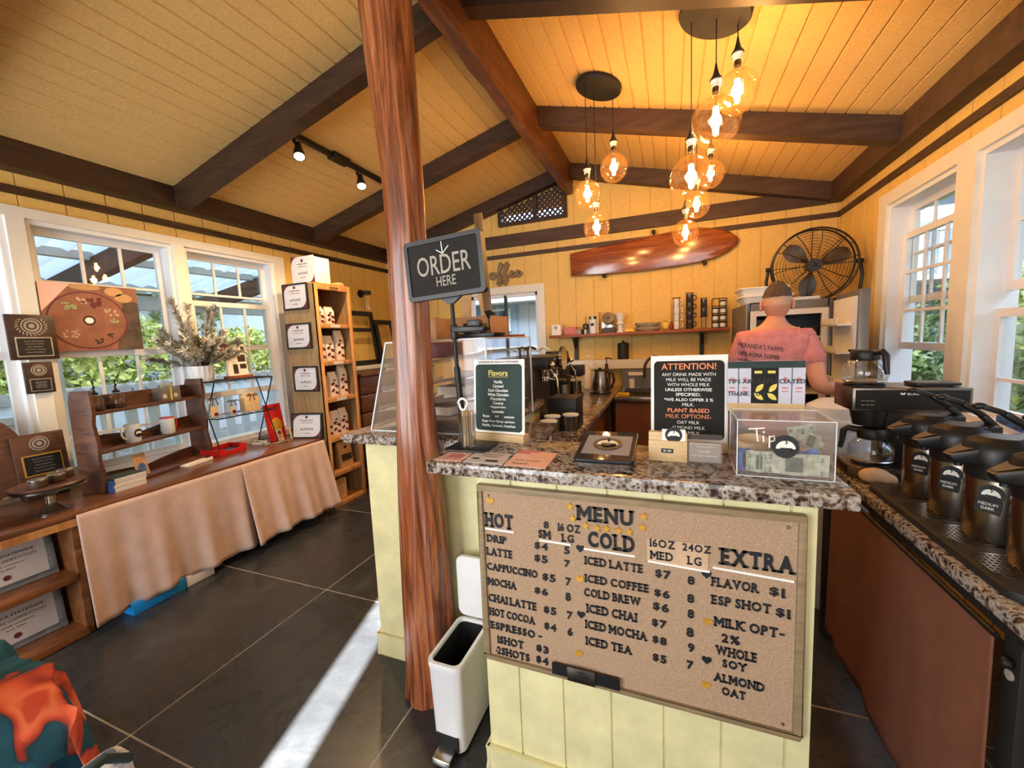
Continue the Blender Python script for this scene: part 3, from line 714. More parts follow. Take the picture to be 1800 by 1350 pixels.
# local x runs along the rack (0 at middle), y to the back (wall), front faces -y
RW_ = .80
for sx in (-1, 1):
    x = sx*(RW_/2-.012); p = [(-.045, 0), (.11, 0), (.11, .56), (.09, .625), (-.036, .625), (-.044, .5), (-.03, .42), (-.046, .3), (-.036, .2), (-.055, .1)]
    mb = MB(); mb.prism([(a, b) for a, b in p], x-.012, x+.012, 'x'); mb.obj('side_panel', 'walnut', rk, bev=.003)
for z, y0 in ((.0, -.045), (.235, -.04), (.475, -.035)):
    mb = MB(); mb.box(-RW_/2+.024, y0, z, RW_/2-.024, .1, z+.018); mb.obj('shelf', 'walnut', rk, bev=.002)
for z, hh in ((.018, .075), (.253, .085), (.493, .09)):
    mb = MB(); p = [(-RW_/2+.024, z), (RW_/2-.024, z)]+[(RW_/2-.024-(RW_-.048)*i/24, z+hh*(.55+.45*abs(math.cos(PI*i/24))) if z < .4 else z+hh) for i in range(25)]
    mb.prism(p, .09, .102, 'y'); mb.obj('back_board', 'walnut', rk)
def onrack(x, y, z): 
    v_ = Matrix.Rotation(RA, 3, 'Z') @ Vector((x, y, z)); return (v_.x-3.35, v_.y+1.68, v_.z+TZ)
def dispenser(label, loc):
    t = thing('sprayer_bottle', label, 'bottle', loc, 0, 'glass misters on the rack')
    mb = MB(); mb.open_lathe([(.0, .002), (.038, .002), (.043, .012), (.043, .05), (.041, .056), (.041, .07), (.03, .088), (.016, .096), (.016, .103)], n=28); mb.obj('bottle', 'clear_glass', t, smooth=True)
    mb = MB(); mb.lathe([(0, .004), (.036, .004), (.04, .012), (.04, .03), (0, .031)], n=24); mb.obj('contents', 'coffee_beans', t, smooth=True)
    mb = MB(); mb.lathe([(.018, .1), (.019, .112), (.008, .116), (.006, .13), (0, .131)], n=20); mb.tube([(0, 0, .125), (.0, 0, .175)], .0035, 8); mb.tube([(-.012, 0, .138), (.012, -.004, .141), (.024, -.006, .152)], .005, 8); mb.sph((0, 0, .176), .006, 10, 6); mb.obj('pump', 'black_metal', t, smooth=True)
dispenser('clear glass mister with black pump, nearest the rack\'s dark end panel by the plaques', onrack(-.31, .035, .493))
dispenser('clear glass mister with black pump, second along the top shelf of the rack', onrack(-.18, .04, .493))
g_ = thing('gift_box', 'clear gift box with two small jars and a yellow ribbon on the rack top shelf', 'gift box', onrack(.17, .045, .493), RA)
mb = MB(); mb.box(-.075, -.035, 0, .075, .04, .095); mb.obj('box', 'film', g_)
for x in (-.045, .04):
    mb = MB(); mb.lathe([(.026, .003), (.028, .006), (.028, .045), (.026, .05), (.026, .06), (0, .06)], (x, 0, 0), 22); jr = mb.obj('jar', 'dark_board', g_, smooth=True)
    mb = MB(); mb.lathe([(.016, 0), (.016, .002), (0, .002)], n=18); mb.v = [(x+a, -.0285-c, .03+b) for a, b, c in mb.v]; mb.obj('badge', 'letter_white', jr)
mb = MB(); mb.box(-.006, -.0365, 0, .006, -.0355, .095)
for s in (-1, 1): mb.tube([(0, -.01, .097), (s*.03, -.01, .125), (s*.05, -.01, .112), (s*.02, -.01, .098)], .004, 6)
mb.obj('ribbon', 'letter_yellow', g_)
def mug(label, loc, rz, accent, pic):
    t = thing('glass_mug', label, 'mug', loc, rz, 'frosted mugs on the rack')
    mb = MB(); mb.lathe([(.0, 0), (.036, 0), (.04, .006), (.042, .12), (.039, .12), (.036, .01), (0, .01)], n=32); mb.obj('cup', 'frosted', t, smooth=True)
    mb = MB(); mb.tube([(-.04, 0, .1), (-.068, 0, .095), (-.072, 0, .06), (-.06, 0, .035), (-.04, 0, .03)], .006, 10); mb.obj('handle', accent, t, smooth=True)
    if pic:
        logo(t, Vector(loc)+Matrix.Rotation(rz, 3, 'Z') @ Vector((0, -.0425, .06)), Matrix.Rotation(rz, 3, 'Z') @ X, Z, .027, Matrix.Rotation(rz, 3, 'Z') @ -Y)
    else:
        mb = MB(); mb.lathe([(.0425, .112), (.044, .116), (.0425, .12)], n=28); mb.obj('rim_band', 'red_card', t, smooth=True)
        mb = MB(); mb.prism([(-.022, .022), (.022, .022), (.012, .05), (.0, .085), (-.014, .05)], -.0445, -.042, 'y'); mb.obj('tree_print', 'frost_leaf', t)
mug('frosted glass mug with a round cup logo on the rack middle shelf', onrack(-.13, .02, .253), RA, 'frosted', True)
mug('frosted glass mug with a red handle and tree picture on the rack middle shelf', onrack(.12, .02, .253), RA+PI, 'red_card', False)
# pamphlets, photo print, slim tray
for i in range(8):
    mb = MB(); mb.box(-.085, -.07, 0, .085, .07, .0098)
    o = mb.obj('booklet', 'white_plastic', bev=.0006, segs=1); o.location = (-3.22+random.uniform(-.004, .004), 1.415+random.uniform(-.004, .004), TZ+.0001+i*.0102)
    mb = MB(); mb.box(-.087, -.0705, .0002, -.0845, .0705, .0096); mb.box(-.085, -.07, .0098, .085, .07, .01); mb.obj('cover', 'photo_blue' if i < 7 else 'chalk_green', o); o.rotation_euler = (0, 0, PI/2+.1+random.uniform(-.03, .03))
    tag(o, 'white paged booklet in the neat stack before the rack' if i < 7 else 'topmost booklet of the stack before the rack, with a dark cover', 'booklet', 'stacked booklets' if i < 7 else None)
ph = framed('photo_print', 'colour photo print of a man standing propped in the rack bottom shelf', 'photo', (-3.31, 1.57, TZ+.02), RA+.15, .18, .1, .15, 0, 'paper', 'patch_cream', deco=False, depth=.004)
R18 = Matrix.Rotation(-.18, 3, 'X')
for nm, mt, prof in (('face_print', 'skin', (0, .105, .017, .021)), ('shirt_print', 'photo_blue', (0, .05, .032, .036)), ('cap_print', 'rag_cloth', (0, .122, .017, .008))):
    mb = MB(); mb.sph((prof[0], -.0008, prof[1]), (prof[2], .0009, prof[3]), 16, 8); mb.v = [tuple(R18 @ Vector(q)) for q in mb.v]; mb.obj(nm, mt, ph)
mb = MB(); mb.box(-.1, -.045, 0, .1, .045, .012); mb.box(-.1, -.05, .0, .1, -.045, .026); o = mb.obj('slim_tray', 'paper', bev=.003); o.location = (-3.33, 1.90, TZ); o.rotation_euler = (0, 0, RA-.05); tag(o, 'slim white and wood tray lying on the counter before the rack', 'tray')
# red tray
rt = thing('cardboard_tray', 'open red cardboard display tray on the counter beside the rack', 'tray', (-3.42, 2.17, TZ), PI/2+.15)
mb = MB(); mb.box(-.13, -.09, 0, .13, .09, .005); mb.box(-.13, .085, 0, .13, .09, .055); mb.box(-.13, -.09, 0, -.125, .09, .055); mb.box(.125, -.09, 0, .13, .09, .055)
mb.prism([(-.13, 0), (.13, 0), (.13, .055), (.08, .055), (.06, .032), (-.06, .032), (-.08, .055), (-.13, .055)], -.09, -.085, 'y'); mb.obj('tray', 'red_card', rt)
mb = MB(); mb.box(-.122, -.083, .005, .122, .083, .02); mb.obj('lining', 'dark_board', rt)
# wire stand
ws = thing('wire_rack', 'black wire two shelf stand with crossed side legs on the counter', 'rack', (-3.47, 2.345, TZ), PI/2)
# local x along +y world, local y = -x world (to wall)
for sx in (-.25, .25):
    for k_, q in enumerate((((sx-.003, -.14, 0), (sx-.003, .06, .59)), ((sx+.004, .12, 0), (sx+.004, -.14, .59)))):
        mb = MB(); mb.tube(q, .005, 8); mb.obj('cross_leg', 'black_metal', ws, smooth=True)
for z, y0, y1 in ((.295, -.14, .12), (.59, -.14, .1)):
    mb = MB(); q = [(-.25, y0, z), (.25, y0, z), (.25, y1, z), (-.25, y1, z)]
    for a, b in zip(q, q[1:]+q[:1]): mb.tube([a, b], .005, 8)
    for i in range(1, 8): mb.tube([(-.25+.5*i/8, y0, z), (-.25+.5*i/8, y1, z)], .0025, 6)
    mb.obj('wire_shelf', 'black_metal', ws, smooth=True)
def giftbag(label, loc, rz, w_, h_, mat, inner, bow='maroon'):
    t = thing('gift_bag', label, 'gift bag', loc, rz, 'gift bags on the wire stand')
    mb = MB(); mb.prism([(-w_/2, 0), (w_/2, 0), (w_/2*.95, h_*.8), (w_*.2, h_), (-w_*.2, h_), (-w_/2*.95, h_*.8)], -.035, .035, 'y'); mb.obj('bag', mat, t, bev=.006)
    if inner:
        mb = MB(); mb.box(-w_*.3, -.037, .01, w_*.1, -.034, h_*.55); mb.obj('label_card', 'tan_box', t)
        mb = MB(); mb.lathe([(.016, 0), (.016, .002), (0, .002)], n=18); mb.v = [(a, -.038-c, .03+b) for a, b, c in mb.v]; mb.obj('badge', 'maroon', t)
    mb = MB()
    for s in (-1, 1): mb.tube([(0, -.036, h_*.9), (s*.03, -.04, h_*.98), (s*.05, -.04, h_*.9), (s*.01, -.037, h_*.88), (s*.025, -.038, h_*.6)], .0035, 6)
    mb.obj('bow', bow, t, smooth=True)
giftbag('clear gift bag of treats with a dark bow on the wire stand, nearest the rack', (-3.42, 2.12, TZ+.301), RZP, .12, .17, 'film', True, 'black_matte')
giftbag('small clear gift bag with a badge on the wire stand, middle one', (-3.4, 2.25, TZ+.301), RZP, .075, .13, 'film', True, 'black_matte')
giftbag('cream gift bag with a brown ribbon bow on the wire stand', (-3.42, 2.43, TZ+.301), RZP, .14, .16, 'tan_box', False)
# vase of frosted branches
vz = TZ+.596
va = thing('white_vase', 'white fluted vase holding frosted pine branches with red berries on the wire stand', 'vase', (-3.5, 2.12, vz))
mb = MB(); n = 48; pr = [(.072, 0), (.078, .01), (.084, .07), (.088, .125), (.08, .125), (.07, .02)]
mb.lathe(pr, n=n); mb.v = [(x*(1+.03*math.cos(16*math.atan2(y, x))), y*(1+.03*math.cos(16*math.atan2(y, x))), z) for x, y, z in mb.v]; mb.obj('pot', 'white_plastic', va, smooth=True)
rnd = random.Random(5)
br = MB(); lf = MB(); bd = []
for i in range(36):
    a = 2*PI*i/36+rnd.uniform(-.2, .2); L = rnd.uniform(.26, .42); el = rnd.uniform(.3, 1.1)
    if i % 9 == 0: el = 1.32; L = .56+.02*i/9
    dx, dy, dz = math.cos(a)*math.cos(el), math.sin(a)*math.cos(el), math.sin(el)
    P = [Vector((.02*math.cos(a), .02*math.sin(a), .1))+Vector((dx, dy, dz))*L*t+Vector((0, 0, -.12*L*t*t)) for t in (0, .25, .5, .75, 1)]
    for p in P:
        p.x = max(-.125, p.x)
    br.tube(P, [.004, .0035, .003, .0025, .002], 6)
    for k in range(int(150*L/.3)):
        t = rnd.uniform(.25, 1); j = min(3, int(t*4)); p = P[j].lerp(P[j+1], t*4-j); d = (P[j+1]-P[j]).normalized()
        q = Vector((rnd.uniform(-1, 1), rnd.uniform(-1, 1), rnd.uniform(-1, 1))); q = (q-d*q.dot(d)).normalized(); tip = p+d*.03+q*rnd.uniform(.02, .042); tip.x = max(-.13, tip.x); sd = d.cross(q)*.0058
        lf.add([p-sd, p+sd, tip+sd*.5, tip-sd*.5], [(0, 1, 2, 3)])
    bd.append(P[3])
br.obj('branch', 'bark', va, smooth=True); o = lf.obj('needles', 'frost_leaf', va)
mb = MB(); c0 = Vector((.09, .05, .27))
for i in range(26): mb.sph(c0+Vector((rnd.uniform(-.05, .05), rnd.uniform(-.09, .11), rnd.uniform(-.07, .06))), rnd.uniform(.005, .009), 8, 6)
for i in range(10):
    p = c0+Vector((rnd.uniform(-.02, .03), rnd.uniform(-.08, .08), rnd.uniform(-.05, .05))); mb.add([p, p+Vector((.01, .03, .015)), p+Vector((.02, .06, .0)), p+Vector((.012, .03, -.016))], [(0, 1, 2, 3)])
mb.obj('berries', 'berry_red', va, smooth=True)
mb = MB(); mb.sph((.08, .17, .2), .035, 14, 10); mb.obj('bauble', 'gold_foil', va, smooth=True)
# brochure, red book, cards
t = framed('brochure_sign', 'cream brochure with brown photos on a wooden foot atop the wire stand', 'sign', (-3.45, 2.39, vz+.02), RZP, .1, .17, .27, 0, 'paper', 'bag_paper', deco=False, depth=.006)
mb = MB(); mb.box(-.1, -.03, -.018, .1, .05, .004); mb.obj('foot', 'shelf_red', t)
mb = MB(); R = Matrix.Rotation(-.1, 3, 'X')
for q in ((-.08, .16, -.005, .22), (.01, .12, .075, .18), (-.04, .02, .0, .1), (.02, .06, .075, .1), (.05, .2, .078, .25)): mb.box(q[0], -.001, q[1], q[2], .002, q[3])
mb.v = [tuple(R @ Vector(q)) for q in mb.v]; mb.obj('picture_print', 'dark_board', t)
t = framed('red_book', 'red covered book standing beside the wire stand', 'book', (-3.4, 2.66, TZ), RZP, .15, .17, .33, 0, 'paper', 'red_card', deco=False, depth=.025, lines=[('COFFEE', .29, .1, .016)])
mb = MB(); mb.sph((0.01, .005, .13), (.055, .004, .07), 18, 8); R = Matrix.Rotation(-.15, 3, 'X'); mb.v = [tuple(R @ Vector(q)) for q in mb.v]; mb.obj('cover_picture', 'gold_foil', t)
for (x, y, rz), l in zip(((-3.29, 2.60, RZP+.2), (-3.25, 2.70, RZP-.15)), ('small brown card standing before the red book, nearer the wire stand', 'small brown card standing before the leaning certificate')):
    framed('gift_card', l, 'card', (x, y, TZ), rz, .25, .07, .11, 0, 'paper', 'patch_cream', 'small standing cards', deco=False, depth=.004, lines=[('Kona', .035, .04, .014)], seal=(.08, .02))
mb = MB(); mb.tube([(.09*math.cos(a*.35), .05*math.sin(a*.35), .008+.0006*a) for a in range(40)], .006, 8); o = mb.obj('leaf_garland', 'frost_leaf', smooth=True); o.location = (-3.38, 2.43, TZ); tag(o, 'coiled frosted garland lying under the wire stand', 'garland')
mb = MB(); mb.box(-.1, -.03, 0, .1, .03, .012); o = mb.obj('wrapped_bar', 'chrome', bev=.004); o.location = (-3.26, 2.52, TZ); o.rotation_euler = (0, 0, 1.2); tag(o, 'small silver wrapped bar lying on the counter under the wire stand', 'candy bar')
# picture panel in the window: round board with fruit
pt = thing('food_poster', 'printed food poster of a round wooden board standing in the middle window', 'poster', (-3.625, 1.572, 1.56), RZP)
mb = MB(); mb.box(-.25, 0, 0, .25, .006, .435); mb.obj('sheet', 'bar_board', pt)
def pp(nm, mat, fn):
    mb = MB(); fn(mb); return mb.obj(nm, mat, pt)
def ell(mb, x, z, a, b, d, n=40):
    mb.prism([(x+a*math.cos(2*PI*i/n), z+b*math.sin(2*PI*i/n)) for i in range(n)], -d, 0.001, 'y')
pp('cloth_print', 'pink_paper', lambda mb: mb.prism([(-.25, .25), (-.1, .435), (-.25, .435)], -.001, .001, 'y'))
pp('bark_print', 'bark', lambda mb: mb.prism([(.25, 0), (.25, .33), (.17, .36), (.1, .0)], -.001, .001, 'y'))
pp('slice_print', 'kraft', lambda mb: (ell(mb, .12, .4, .05, .03, .0012), ell(mb, .17, .36, .05, .03, .0012), ell(mb, -.03, .42, .08, .02, .0012)))
pp('rim_print', 'maroon', lambda mb: ell(mb, -.03, .2, .205, .19, .0014))
pp('board_print', 'bar_board', lambda mb: ell(mb, -.03, .2, .196, .181, .0018))
def dots(mb, c, n, s, r):
    q = random.Random(int(c[0]*999)); [ell(mb, c[0]+q.uniform(-s, s)*1.6, c[1]+q.uniform(-s, s), r, r, .0022+.00012*k, 10) for k in range(n)]
pp('grape_print', 'maroon', lambda mb: dots(mb, (.0, .32), 22, .03, .009)); pp('nut_print', 'patch_cream', lambda mb: (dots(mb, (.09, .26), 14, .022, .007), dots(mb, (-.13, .11), 16, .025, .006), dots(mb, (-.06, .33), 8, .015, .009)))
pp('herb_print', 'leaf_dark', lambda mb: (dots(mb, (-.12, .29), 18, .02, .006), dots(mb, (.1, .2), 14, .016, .005))); pp('bean_print', 'coffee_beans', lambda mb: (dots(mb, (.0, .06), 14, .018, .006), ell(mb, -.03, .2, .033, .033, .002), dots(mb, (.07, .1), 8, .012, .006)))
pp('cup_print', 'letter_white', lambda mb: ell(mb, -.03, .2, .022, .02, .0024))

# ------------------------------------------------------------------ tall bookcase with coffee bags
bc = thing('bookcase', 'tall narrow oak bookcase with coffee bags, at the end of the display counter', 'bookcase', (-3.145, 3.017, 0))
BX0, BX1, BY0, BY1, BH = -3.345, -2.95, 2.80, 3.235, 2.085
mb = MB(); mb.box(BX0, BY0, 0, BX1-.004, BY0+.02, BH); mb.box(BX0, BY1-.02, 0, BX1-.004, BY1, BH); W(mb, 'side_panel', 'oak_side', bc)
mb = MB(); mb.box(BX0, BY0+.02, 0, BX0+.012, BY1-.02, BH); W(mb, 'back_panel', 'oak', bc)
mb = MB(); mb.box(BX1-.022, BY0, 0, BX1, BY0+.035, BH); mb.box(BX1-.022, BY1-.035, 0, BX1, BY1, BH); mb.box(BX1-.022, BY0+.035, BH-.045, BX1, BY1-.035, BH); W(mb, 'face_frame', 'oak', bc, bev=.002)
mb = MB(); mb.box(BX0, BY0, BH, BX1, BY1, BH+.012); W(mb, 'top_board', 'oak', bc)
mb = MB(); mb.tube([(BX1, 2.98, BH-.022), (BX1+.012, 2.985, BH-.022), (BX1+.012, 3.065, BH-.022), (BX1, 3.07, BH-.022)], .004, 8); W(mb, 'pull', 'black_metal', bc)
SZ = [1.73, 1.385, 1.04, .665, .33, .03]
for z in SZ:
    mb = MB(); mb.box(BX0+.012, BY0+.02, z-.022, BX1-.022, BY1-.02, z); mb.box(BX1-.022, BY0+.03, z-.04, BX1-.003, BY1-.03, z); W(mb, 'shelf', 'oak', bc, bev=.002)
    if z > .6:
        mb = MB(); mb.box(BX1-.003, 2.95, z-.032, BX1-.001, 3.07, z-.006); W(mb, 'shelf_label', 'grey_paper', bc)
def coffee_bag(label, loc, rz, w_, h_, d_, grp):
    t = thing('coffee_bag', label, 'coffee bag', loc, rz, grp)
    mb = MB(); mb.prism([(-d_/2, 0), (d_/2, 0), (d_/2*.95, h_*.72), (.006, h_*.94), (.006, h_), (-.006, h_), (-.006, h_*.94), (-d_/2*.95, h_*.72)], -w_/2, w_/2, 'x'); mb.obj('bag', 'bag_paper', t, bev=.004)
    mb = MB(); rnd = random.Random(int(h_*1000))
    for cx_, cz, a in ((-.02, .52, .5), (.026, .42, -.5), (-.022, .26, .6), (.024, .15, -.4)):
        n = 14; p = [(cx_*w_/.1+math.cos(a)*.022*math.cos(2*PI*i/n)-math.sin(a)*.013*math.sin(2*PI*i/n), cz*h_+math.sin(a)*.022*math.cos(2*PI*i/n)+math.cos(a)*.013*math.sin(2*PI*i/n)) for i in range(n)]
        mb.prism(p, -d_/2-.0025, -d_/2+.002, 'y')
    mb.obj('bean_print', 'maroon', t)
    mb = MB(); mb.cbox((0, -d_/2-.001, h_*.66), (w_*.3, .003, h_*.05)); mb.obj('badge_print', 'letter_black', t)
    return t
def row(z, ys, hs, lab, grp, rz=RZP):
    for y, h_, l in zip(ys, hs, lab): coffee_bag(l, (BX1-.1, y, z), rz, .095, h_, .065, grp)
row(1.73, (2.905, 3.03), (.17, .17), ('short printed coffee bag on the bookcase top shelf, nearer the window', 'short printed coffee bag on the bookcase top shelf, farther from the window'), 'coffee bags in the bookcase')
row(1.385, (2.885, 2.99, 3.12), (.28, .24, .29), ('tall printed coffee bag on the second bookcase shelf, nearest the window', 'shorter middle coffee bag on the second bookcase shelf', 'tallest coffee bag on the second bookcase shelf, farthest from the window'), 'coffee bags in the bookcase')
row(1.04, (3.0, 3.125), (.24, .30), ('middle coffee bag on the third bookcase shelf beside a tall bag', 'tall coffee bag on the third bookcase shelf, farthest from the window'), 'coffee bags in the bookcase')
for y, l in ((2.875, 'white paper carrier bag with twisted handles at the front of the third bookcase shelf'), (2.93, 'second white paper carrier bag, behind the first one on the third shelf')):
    t = thing('paper_bag', l, 'paper bag', (BX1-.13-.04*(y > 2.9), y, 1.04), RZP, 'paper carrier bags')
    mb = MB(); mb.box(-.05, -.045, 0, .05, .045, .21); mb.obj('bag', 'bag_paper', t, bev=.004)
    mb = MB(); mb.tube([(-.025, -.04, .2), (-.02, -.038, .26), (0, -.036, .29), (.02, -.038, .26), (.025, -.04, .2)], .003, 6); mb.obj('handle', 'kraft', t, smooth=True)
row(.665, (2.885, 2.985, 3.09), (.23, .24, .25), ('printed coffee bag on the fourth bookcase shelf, nearest the window', 'printed coffee bag in the middle of the fourth bookcase shelf', 'printed coffee bag on the fourth bookcase shelf, farthest from the window'), 'coffee bags in the bookcase')
t = thing('kraft_bag', 'kraft stand up coffee bag with a clear window on the fifth bookcase shelf', 'coffee bag', (BX1-.1, 3.06, .33), RZP)
mb = MB(); mb.prism([(-.05, 0), (.05, 0), (.03, .2), (.004, .26), (-.004, .26), (-.03, .2)], -.085, .085, 'x'); mb.obj('bag', 'kraft', t, bev=.008)
mb = MB(); mb.prism([(-.06, .07), (.06, .07), (.06, .13), (-.06, .13)], -.052, -.03, 'y'); mb.obj('clear_window', 'steel_dark', t)
mb = MB(); mb.sph((0, -.034, .2), (.017, .006, .017), 14, 8); mb.obj('valve', 'letter_black', t, smooth=True)
mb = MB(); mb.box(BX1-.2, 2.89, .33, BX1-.1, 2.95, .55); tag(mb.obj('dark_tin', 'dark_board', bev=.01), 'dark tin beside the kraft bag on the fifth bookcase shelf', 'tin')
t = thing('kraft_box', 'folded tan cardboard box on the bottom bookcase shelf', 'box', (BX1-.12, 2.97, .03), RZP)
mb = MB(); mb.box(-.07, -.05, 0, .07, .05, .2); mb.obj('body', 'tan_box', t, bev=.003)
mb = MB(); mb.prism([(-.07, .2), (.07, .2), (.05, .15), (-.05, .15)], -.053, -.05, 'y'); mb.obj('flap', 'kraft', t)
# certificates on the bookcase side
LN = [('HCA STATEWIDE', .175, .11, .01), ('CUPPING COMPETITION', .155, .15, .008), ('', 0, 0, 0)]
def cert(label, x, z, place, w_=.30, h_=.235, frm=True, rz=0, y=BY0-.02, tilt=0.0, loc=None):
    return framed('award_certificate', label, 'certificate', loc or (x, y, z), rz, tilt, w_, h_, .016 if frm else 0, 'black_matte', 'grey_paper', 'award certificates',
           [('STATEWIDE CUPPING', .69*h_, .45*w_, .011), ('COMPETITION 2022', .6*h_, .4*w_, .009), (place, .33*h_, .42*w_, .022), ('Kona District', .2*h_, .22*w_, .009)], (.84*h_, .013), depth=.014)
cert('black framed certificate with the purple corners on the bookcase side, highest framed one', -3.17, 1.865, '1st PLACE')
cert('black framed certificate on the bookcase side, level with the vase branches', -3.175, 1.51, '2nd PLACE')
cert('black framed certificate on the bookcase side, level with the wire stand top', -3.14, 1.117, '1st PLACE')
cert('black framed certificate leaning against the bookcase foot on the display counter', 0, 0, '1st PLACE', rz=.25, tilt=.12, loc=(-3.12, 2.715, TZ))
cert('unframed white certificate standing on the bookcase top', -3.08, BH+.013, '2nd PLACE', w_=.27, h_=.235, frm=False, y=BY0+.01)
t = thing('white_box', 'white cardboard box on the bookcase top behind the unframed certificate', 'box', (-3.1, 2.93, BH+.012))
mb = MB(); mb.box(-.12, -.09, 0, .12, .1, .235); mb.obj('body', 'paper', t, bev=.004)
mb = MB(); mb.prism([(-.05, .0), (.04, .0), (.05, .022), (.02, .035), (-.04, .03)], -.09, .08, 'x'); o = mb.obj('paper_bag', 'kraft', bev=.005); o.location = (-3.05, 3.14, BH+.012); tag(o, 'flattened brown paper bag lying on the bookcase top', 'paper bag')
# things behind the bookcase: crates, ledge, picture frames, sconce
t = thing('plank_cabinet', 'low brown plank cabinet against the window wall beyond the bookcase', 'cabinet', (-3.2, 3.95, 0))
mb = MB()
for i in range(6): mb.box(XL+.02, 3.35, .03+i*.195, -3.02, 4.68, .03+i*.195+.185)
W(mb, 'planks', 'walnut', t, bev=.006)
mb = MB(); mb.box(XL+.02, 3.33, 1.2, -2.98, 4.7, 1.225); W(mb, 'top_board', 'walnut', t)
mb = MB(); mb.box(XL+.01, 3.3, 1.23, XL+.2, 4.7, 1.28); tag(mb.obj('ledge', 'white_paint', bev=.003), 'white ledge board lying along the plank cabinet', 'ledge')
def easel_frame(label, loc, w_, h_, tilt, bar):
    t = thing('picture_frame', label, 'picture frame', loc, RZP, 'empty black frames'); R = Matrix.Rotation(-tilt, 3, 'X'); mb = MB(); f = .055
    for q in ((-w_/2, 0, 0, w_/2, .025, f), (-w_/2, 0, h_-f, w_/2, .025, h_), (-w_/2, 0, f, -w_/2+f, .025, h_-f), (w_/2-f, 0, f, w_/2, .025, h_-f)): mb.box(*q)
    if bar: mb.box(-w_/2+f, 0, h_*.62, w_/2-f, .025, h_*.62+f*.8)
    mb.v = [tuple(R @ Vector(q)) for q in mb.v]; mb.obj('frame', 'black_matte', t, bev=.003)
easel_frame('open black wooden frame with a cross bar leaning on the yellow wall beyond the bookcase', (-3.45, 3.98, 1.285), .5, .66, .12, True)
easel_frame('second open black frame partly behind the wooden post', (-3.4, 4.38, 1.285), .36, .56, .15, False)
t = thing('wall_sconce', 'black wall sconce with a clear cylinder glass on the yellow wall beyond the bookcase', 'wall lamp', (XL, 4.17, 2.15))
mb = MB(); mb.cyl((0, 0, .02), (.012, 0, .02), .05); mb.tube([(0, -.0, .02), (.05, -.0, .035), (.1, 0, .03)], .008, 8); mb.obj('arm', 'black_metal', t, smooth=True)
mb = MB(); mb.lathe([(.02, .05), (.05, .045), (.05, .0), (.02, -.005), (0, -.005)], (.1, 0, 0), 24); mb.obj('socket', 'black_metal', t, smooth=True)
mb = MB(); mb.open_lathe([(.045, .0), (.045, -.18)], (.1, 0, 0), 24); mb.obj('glass', 'clear_glass', t, smooth=True)
# track light
t = thing('track_light', 'black ceiling track with two lit spot heads above the display counter side', 'track light', (-2.5, 2.85, ceil_z(-2.5)))
zt = ceil_z(-2.5)
mb = MB(); mb.box(-2.518, 2.22, zt-.04, -2.482, 3.41, zt-.005); W(mb, 'track', 'black_metal', t)
mb = MB(); mb.box(-2.54, 2.66, zt-.05, -2.46, 2.84, zt); W(mb, 'feed_box', 'black_metal', t, bev=.004)
for y in (2.35, 2.98):
    z0 = zt-.05; mb = MB(); mb.cyl((-2.5, y-.03, zt-.03), (-2.5, y-.03, zt-.075), .012); mb.tube([(-2.5, y-.03, zt-.07), (-2.5, y, zt-.085)], .011, 8)
    HR = Matrix.Rotation(-.35, 3, 'Y') @ Matrix.Rotation(-.3, 3, 'X'); W(mb, 'swivel', 'black_metal', t); mb = MB(); mb.open_lathe([(0, 0), (.022, -.004), (.026, -.05), (.036, -.085), (.04, -.125), (.036, -.125)], (0, 0, 0), 24); mb.v = [tuple(HR @ Vector(q)+Vector((-2.5, y, z0-.02))) for q in mb.v]; W(mb, 'spot_head', 'black_metal', t, smooth=True)
    mb = MB(); mb.lathe([(0, 0), (.034, 0), (.034, -.003), (0, -.003)], (0, 0, -.121), 22); mb.v = [tuple(HR @ Vector(q)+Vector((-2.5, y, z0-.02))) for q in mb.v]; W(mb, 'lamp_face', 'spot_face', t)
    light('spot', 'SPOT', (-2.45, y-.05, z0-.17), 80, (1, .66, .34), .03, (-.25, -.05, -1), angle=2.2)

# ------------------------------------------------------------------ counter bodies and granite
ct = thing('service_counter', 'pale yellow boarded order counter under the granite top', 'counter', (-.13, 1.3, 0))
mb = MB(); grooved(mb, -.60, .335, C(0), C(1.071), lambda u, z, d: (u, 1.165+d, z), sp=.152, gw=.007, gd=.006, off=-.48)
mb.box(-.60, 1.172, 0, .335, 1.44, 1.071); W(mb, 'front_boards', 'cream_paint', ct)
mb = MB(); mb.box(-.612, 1.147, 0, .34, 1.1655, .085); mb.box(-.612, 1.147, 0, -.6, 1.44, .085); W(mb, 'base_board', 'cream_paint', ct, bev=.003)
pc = thing('bar_peninsula', 'pale yellow half wall counter end behind the wooden post', 'counter', (-1.1, 2, 0))
mb = MB(); mb.prism([(-1.33, 1.475), (-.60, 1.475), (-.60, 1.79), (-.80, 1.79), (-.80, 2.49), (-1.33, 2.49)], 0, 1.071); W(mb, 'wall_body', 'cream_paint', pc)
mb = MB(); mb.box(-1.345, 1.46, 0, -.60, 1.475, .11); mb.box(-1.345, 1.46, 0, -1.33, 2.5, .11); W(mb, 'base_board', 'cream_paint', pc, bev=.003)
mb = MB(); mb.prism([(-.765, 1.12), (.405, 1.12), (.405, 1.48), (-.498, 1.48), (-.498, 1.80), (-.77, 1.80), (-.77, 2.52), (-1.40, 2.52), (-1.40, 1.405), (-.765, 1.405)], 1.0715, 1.112)
tag(mb.obj('granite_bartop', 'granite', bev=.006), 'brown and grey speckled granite bar top wrapping round the wooden post', 'countertop')
wc = thing('work_counter', 'low granite topped barista work counter running to the back wall', 'counter', (-1.0, 3.2, 0))
